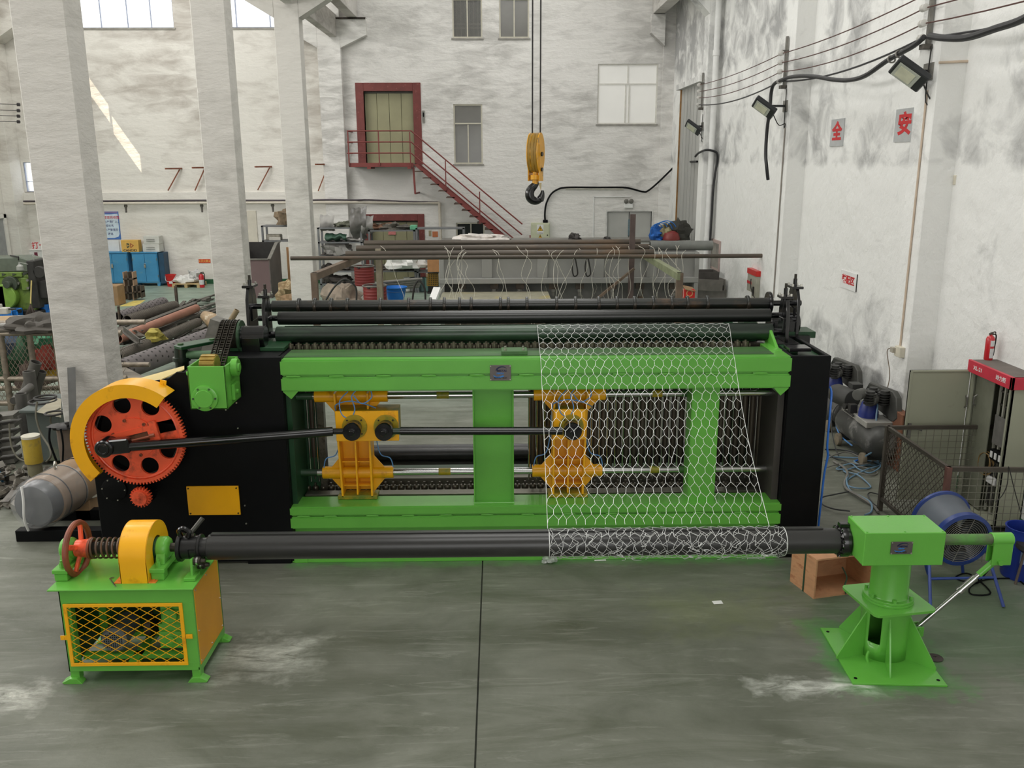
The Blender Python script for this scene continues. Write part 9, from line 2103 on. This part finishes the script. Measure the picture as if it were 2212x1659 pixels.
# drum and stool at the frame edge
q = P(2200, 1243, Z=0); zt_ = P(2195, 1138, Y=q.y).z
dr = thing('blue_drum', 'blue plastic drum half full at the edge of the fence', 'drum', (q.x, q.y, 0)); rr_ = .17
mk('drum_shell', MB().lathe((q.x, q.y, 0), (0, 0, 1), [(rr_ * .92, 0), (rr_, .03), (rr_, zt_ * .62), (rr_ * 1.03, zt_ * .65), (rr_, zt_ * .68), (rr_, zt_ - .03), (rr_ * 1.04, zt_), (rr_ * .95, zt_), (rr_ * .94, .3), (.01, .29)], 32), mat('royal_blue_drum', (30, 52, 140), .4, var=.15, spots=(60, 130, 160), spot_amt=.2, spot_scale=3), dr)
mk('drum_label', MB().box(q.x - .1, q.x - .02, q.y - rr_ - .004, q.y - rr_ + .03, .2, .32), mat('pale_blue_label', (150, 168, 206), .5), dr)
qs = P(2193, 1262, Z=0); stl = thing('black_stool', 'black seated stool with thin rusty legs at the frame edge', 'stool', (qs.x + .12, qs.y, 0)); zs_ = P(2205, 1180, Y=qs.y).z
mk('seat', MB().lathe((qs.x + .13, qs.y, zs_ - .04), (0, 0, 1), [(.14, 0), (.16, .02), (.15, .06), (.02, .07)], 26), M_GRIME, stl)
for dx, dy in ((0, 0), (.25, -.05), (.13, .2)): mk('leg', MB().cyl((qs.x + dx, qs.y + dy, 0), (qs.x + .05 + dx * .6, qs.y + dy * .6, zs_ - .03), .012, n=8), mat('rusty_leg', (96, 84, 76), .6), stl)
# wood crate, small things on the floor
a, b, c = P(1706, 1255, Z=0), P(1757, 1294, Z=0), P(1853, 1281, Z=0)
e1 = (c - b).normalized(); e2 = (a - b).normalized(); W1 = .62; D1 = (a - b).length; H1 = P(1762, 1209, Y=b.y).z
wc_ = thing('plywood_crate', 'open plywood crate lying on its side behind the tail stand', 'crate', b)
M_PLY = mat('plywood', (196, 146, 108), .6, var=.16, vs=5, stretch=(1, 1, 3), spots=(166, 110, 76), spot_amt=.25, spot_scale=5)


def slab(o_, d1, l1, d2, l2, d3, l3, nm):
    v = [o_, o_ + d1 * l1, o_ + d1 * l1 + d2 * l2, o_ + d2 * l2]; v += [p + d3 * l3 for p in v]
    return mk(nm, MB().add(v, [(0, 3, 2, 1), (4, 5, 6, 7), (0, 1, 5, 4), (1, 2, 6, 5), (2, 3, 7, 6), (3, 0, 4, 7)]), M_PLY, wc_)


up = Vector((0, 0, 1)); th_ = .015
slab(b, e1, W1, e2, D1, up, th_, 'bottom_panel'); slab(b + up * (H1 - th_), e1, W1, e2, D1, up, th_, 'top_panel'); slab(b + up * th_, e1, th_, e2, D1, up, H1 - 2 * th_, 'side_panel'); slab(b + e1 * (W1 - th_) + up * th_, e1, th_, e2, D1, up, H1 - 2 * th_, 'side_panel'); slab(b + e2 * (D1 - th_) + up * th_ + e1 * th_, e1, W1 - 2 * th_, e2, th_, up, H1 - 2 * th_, 'back_panel')
m1 = b + e2 * D1 * .4 - e1 * .003; mk('strap', MB().add([m1, m1 + e2 * .02, m1 + e2 * .02 + up * H1, m1 + up * H1, m1 - e1 * .003, m1 + e2 * .02 - e1 * .003, m1 + e2 * .02 + up * H1 - e1 * .003, m1 + up * H1 - e1 * .003], [(0, 3, 2, 1), (4, 5, 6, 7), (0, 1, 5, 4), (1, 2, 6, 5), (2, 3, 7, 6), (3, 0, 4, 7)]), mat('dark_green_strap', (36, 70, 48), .5), wc_)
q = b + e1 * .34; mk('strap', MB().tube(smooth([q - e2 * .01 + up * .01, q + e2 * .02 + up * .08, q + e1 * .03 + e2 * .04 + up * .16, q + e1 * .015 + e2 * .1 + up * .24], 5), .007, 6), mat('dark_green_strap', (36, 70, 48), .5), wc_)
q = P(2019, 1422, Z=0); tag(mk('iron_disc', MB().lathe((q.x, q.y, 0), (0, 0, 1), [(.06, 0), (.065, .008), (.05, .014), (.03, .012), (.012, .016), (.01, .01)], 28), mat('dark_cast_disc', (66, 58, 54), .6, .2)), 'small dark iron disc lying on the floor beside the green base plate', 'disc')
q = P(1550, 1302, Z=0); tag(mk('paper_scrap', MB().obox((q.x, q.y, .004), (.045, .03, .0015), .1), M_WHITEP), 'white paper scrap on the open floor', 'paper')
q = P(1187, 1212, Z=0); tag(mk('plastic_ball', MB().blob((q.x, q.y - .03, .04), (.075, .06, .06), 200, .5, 18), mat('crumpled_clear_film', (190, 194, 190), .15, var=.2, alpha=.5, coat=.6)), 'crumpled clear plastic on the floor at the foot of the machine', 'film')
q = P(1296, 1209, Z=0); tag(mk('paper_strip', MB().obox((q.x, q.y - .02, .004), (.06, .012, .002), .05), M_WHITEP), 'narrow white strip on the floor against the green base beam', 'paper')
finish_flat()
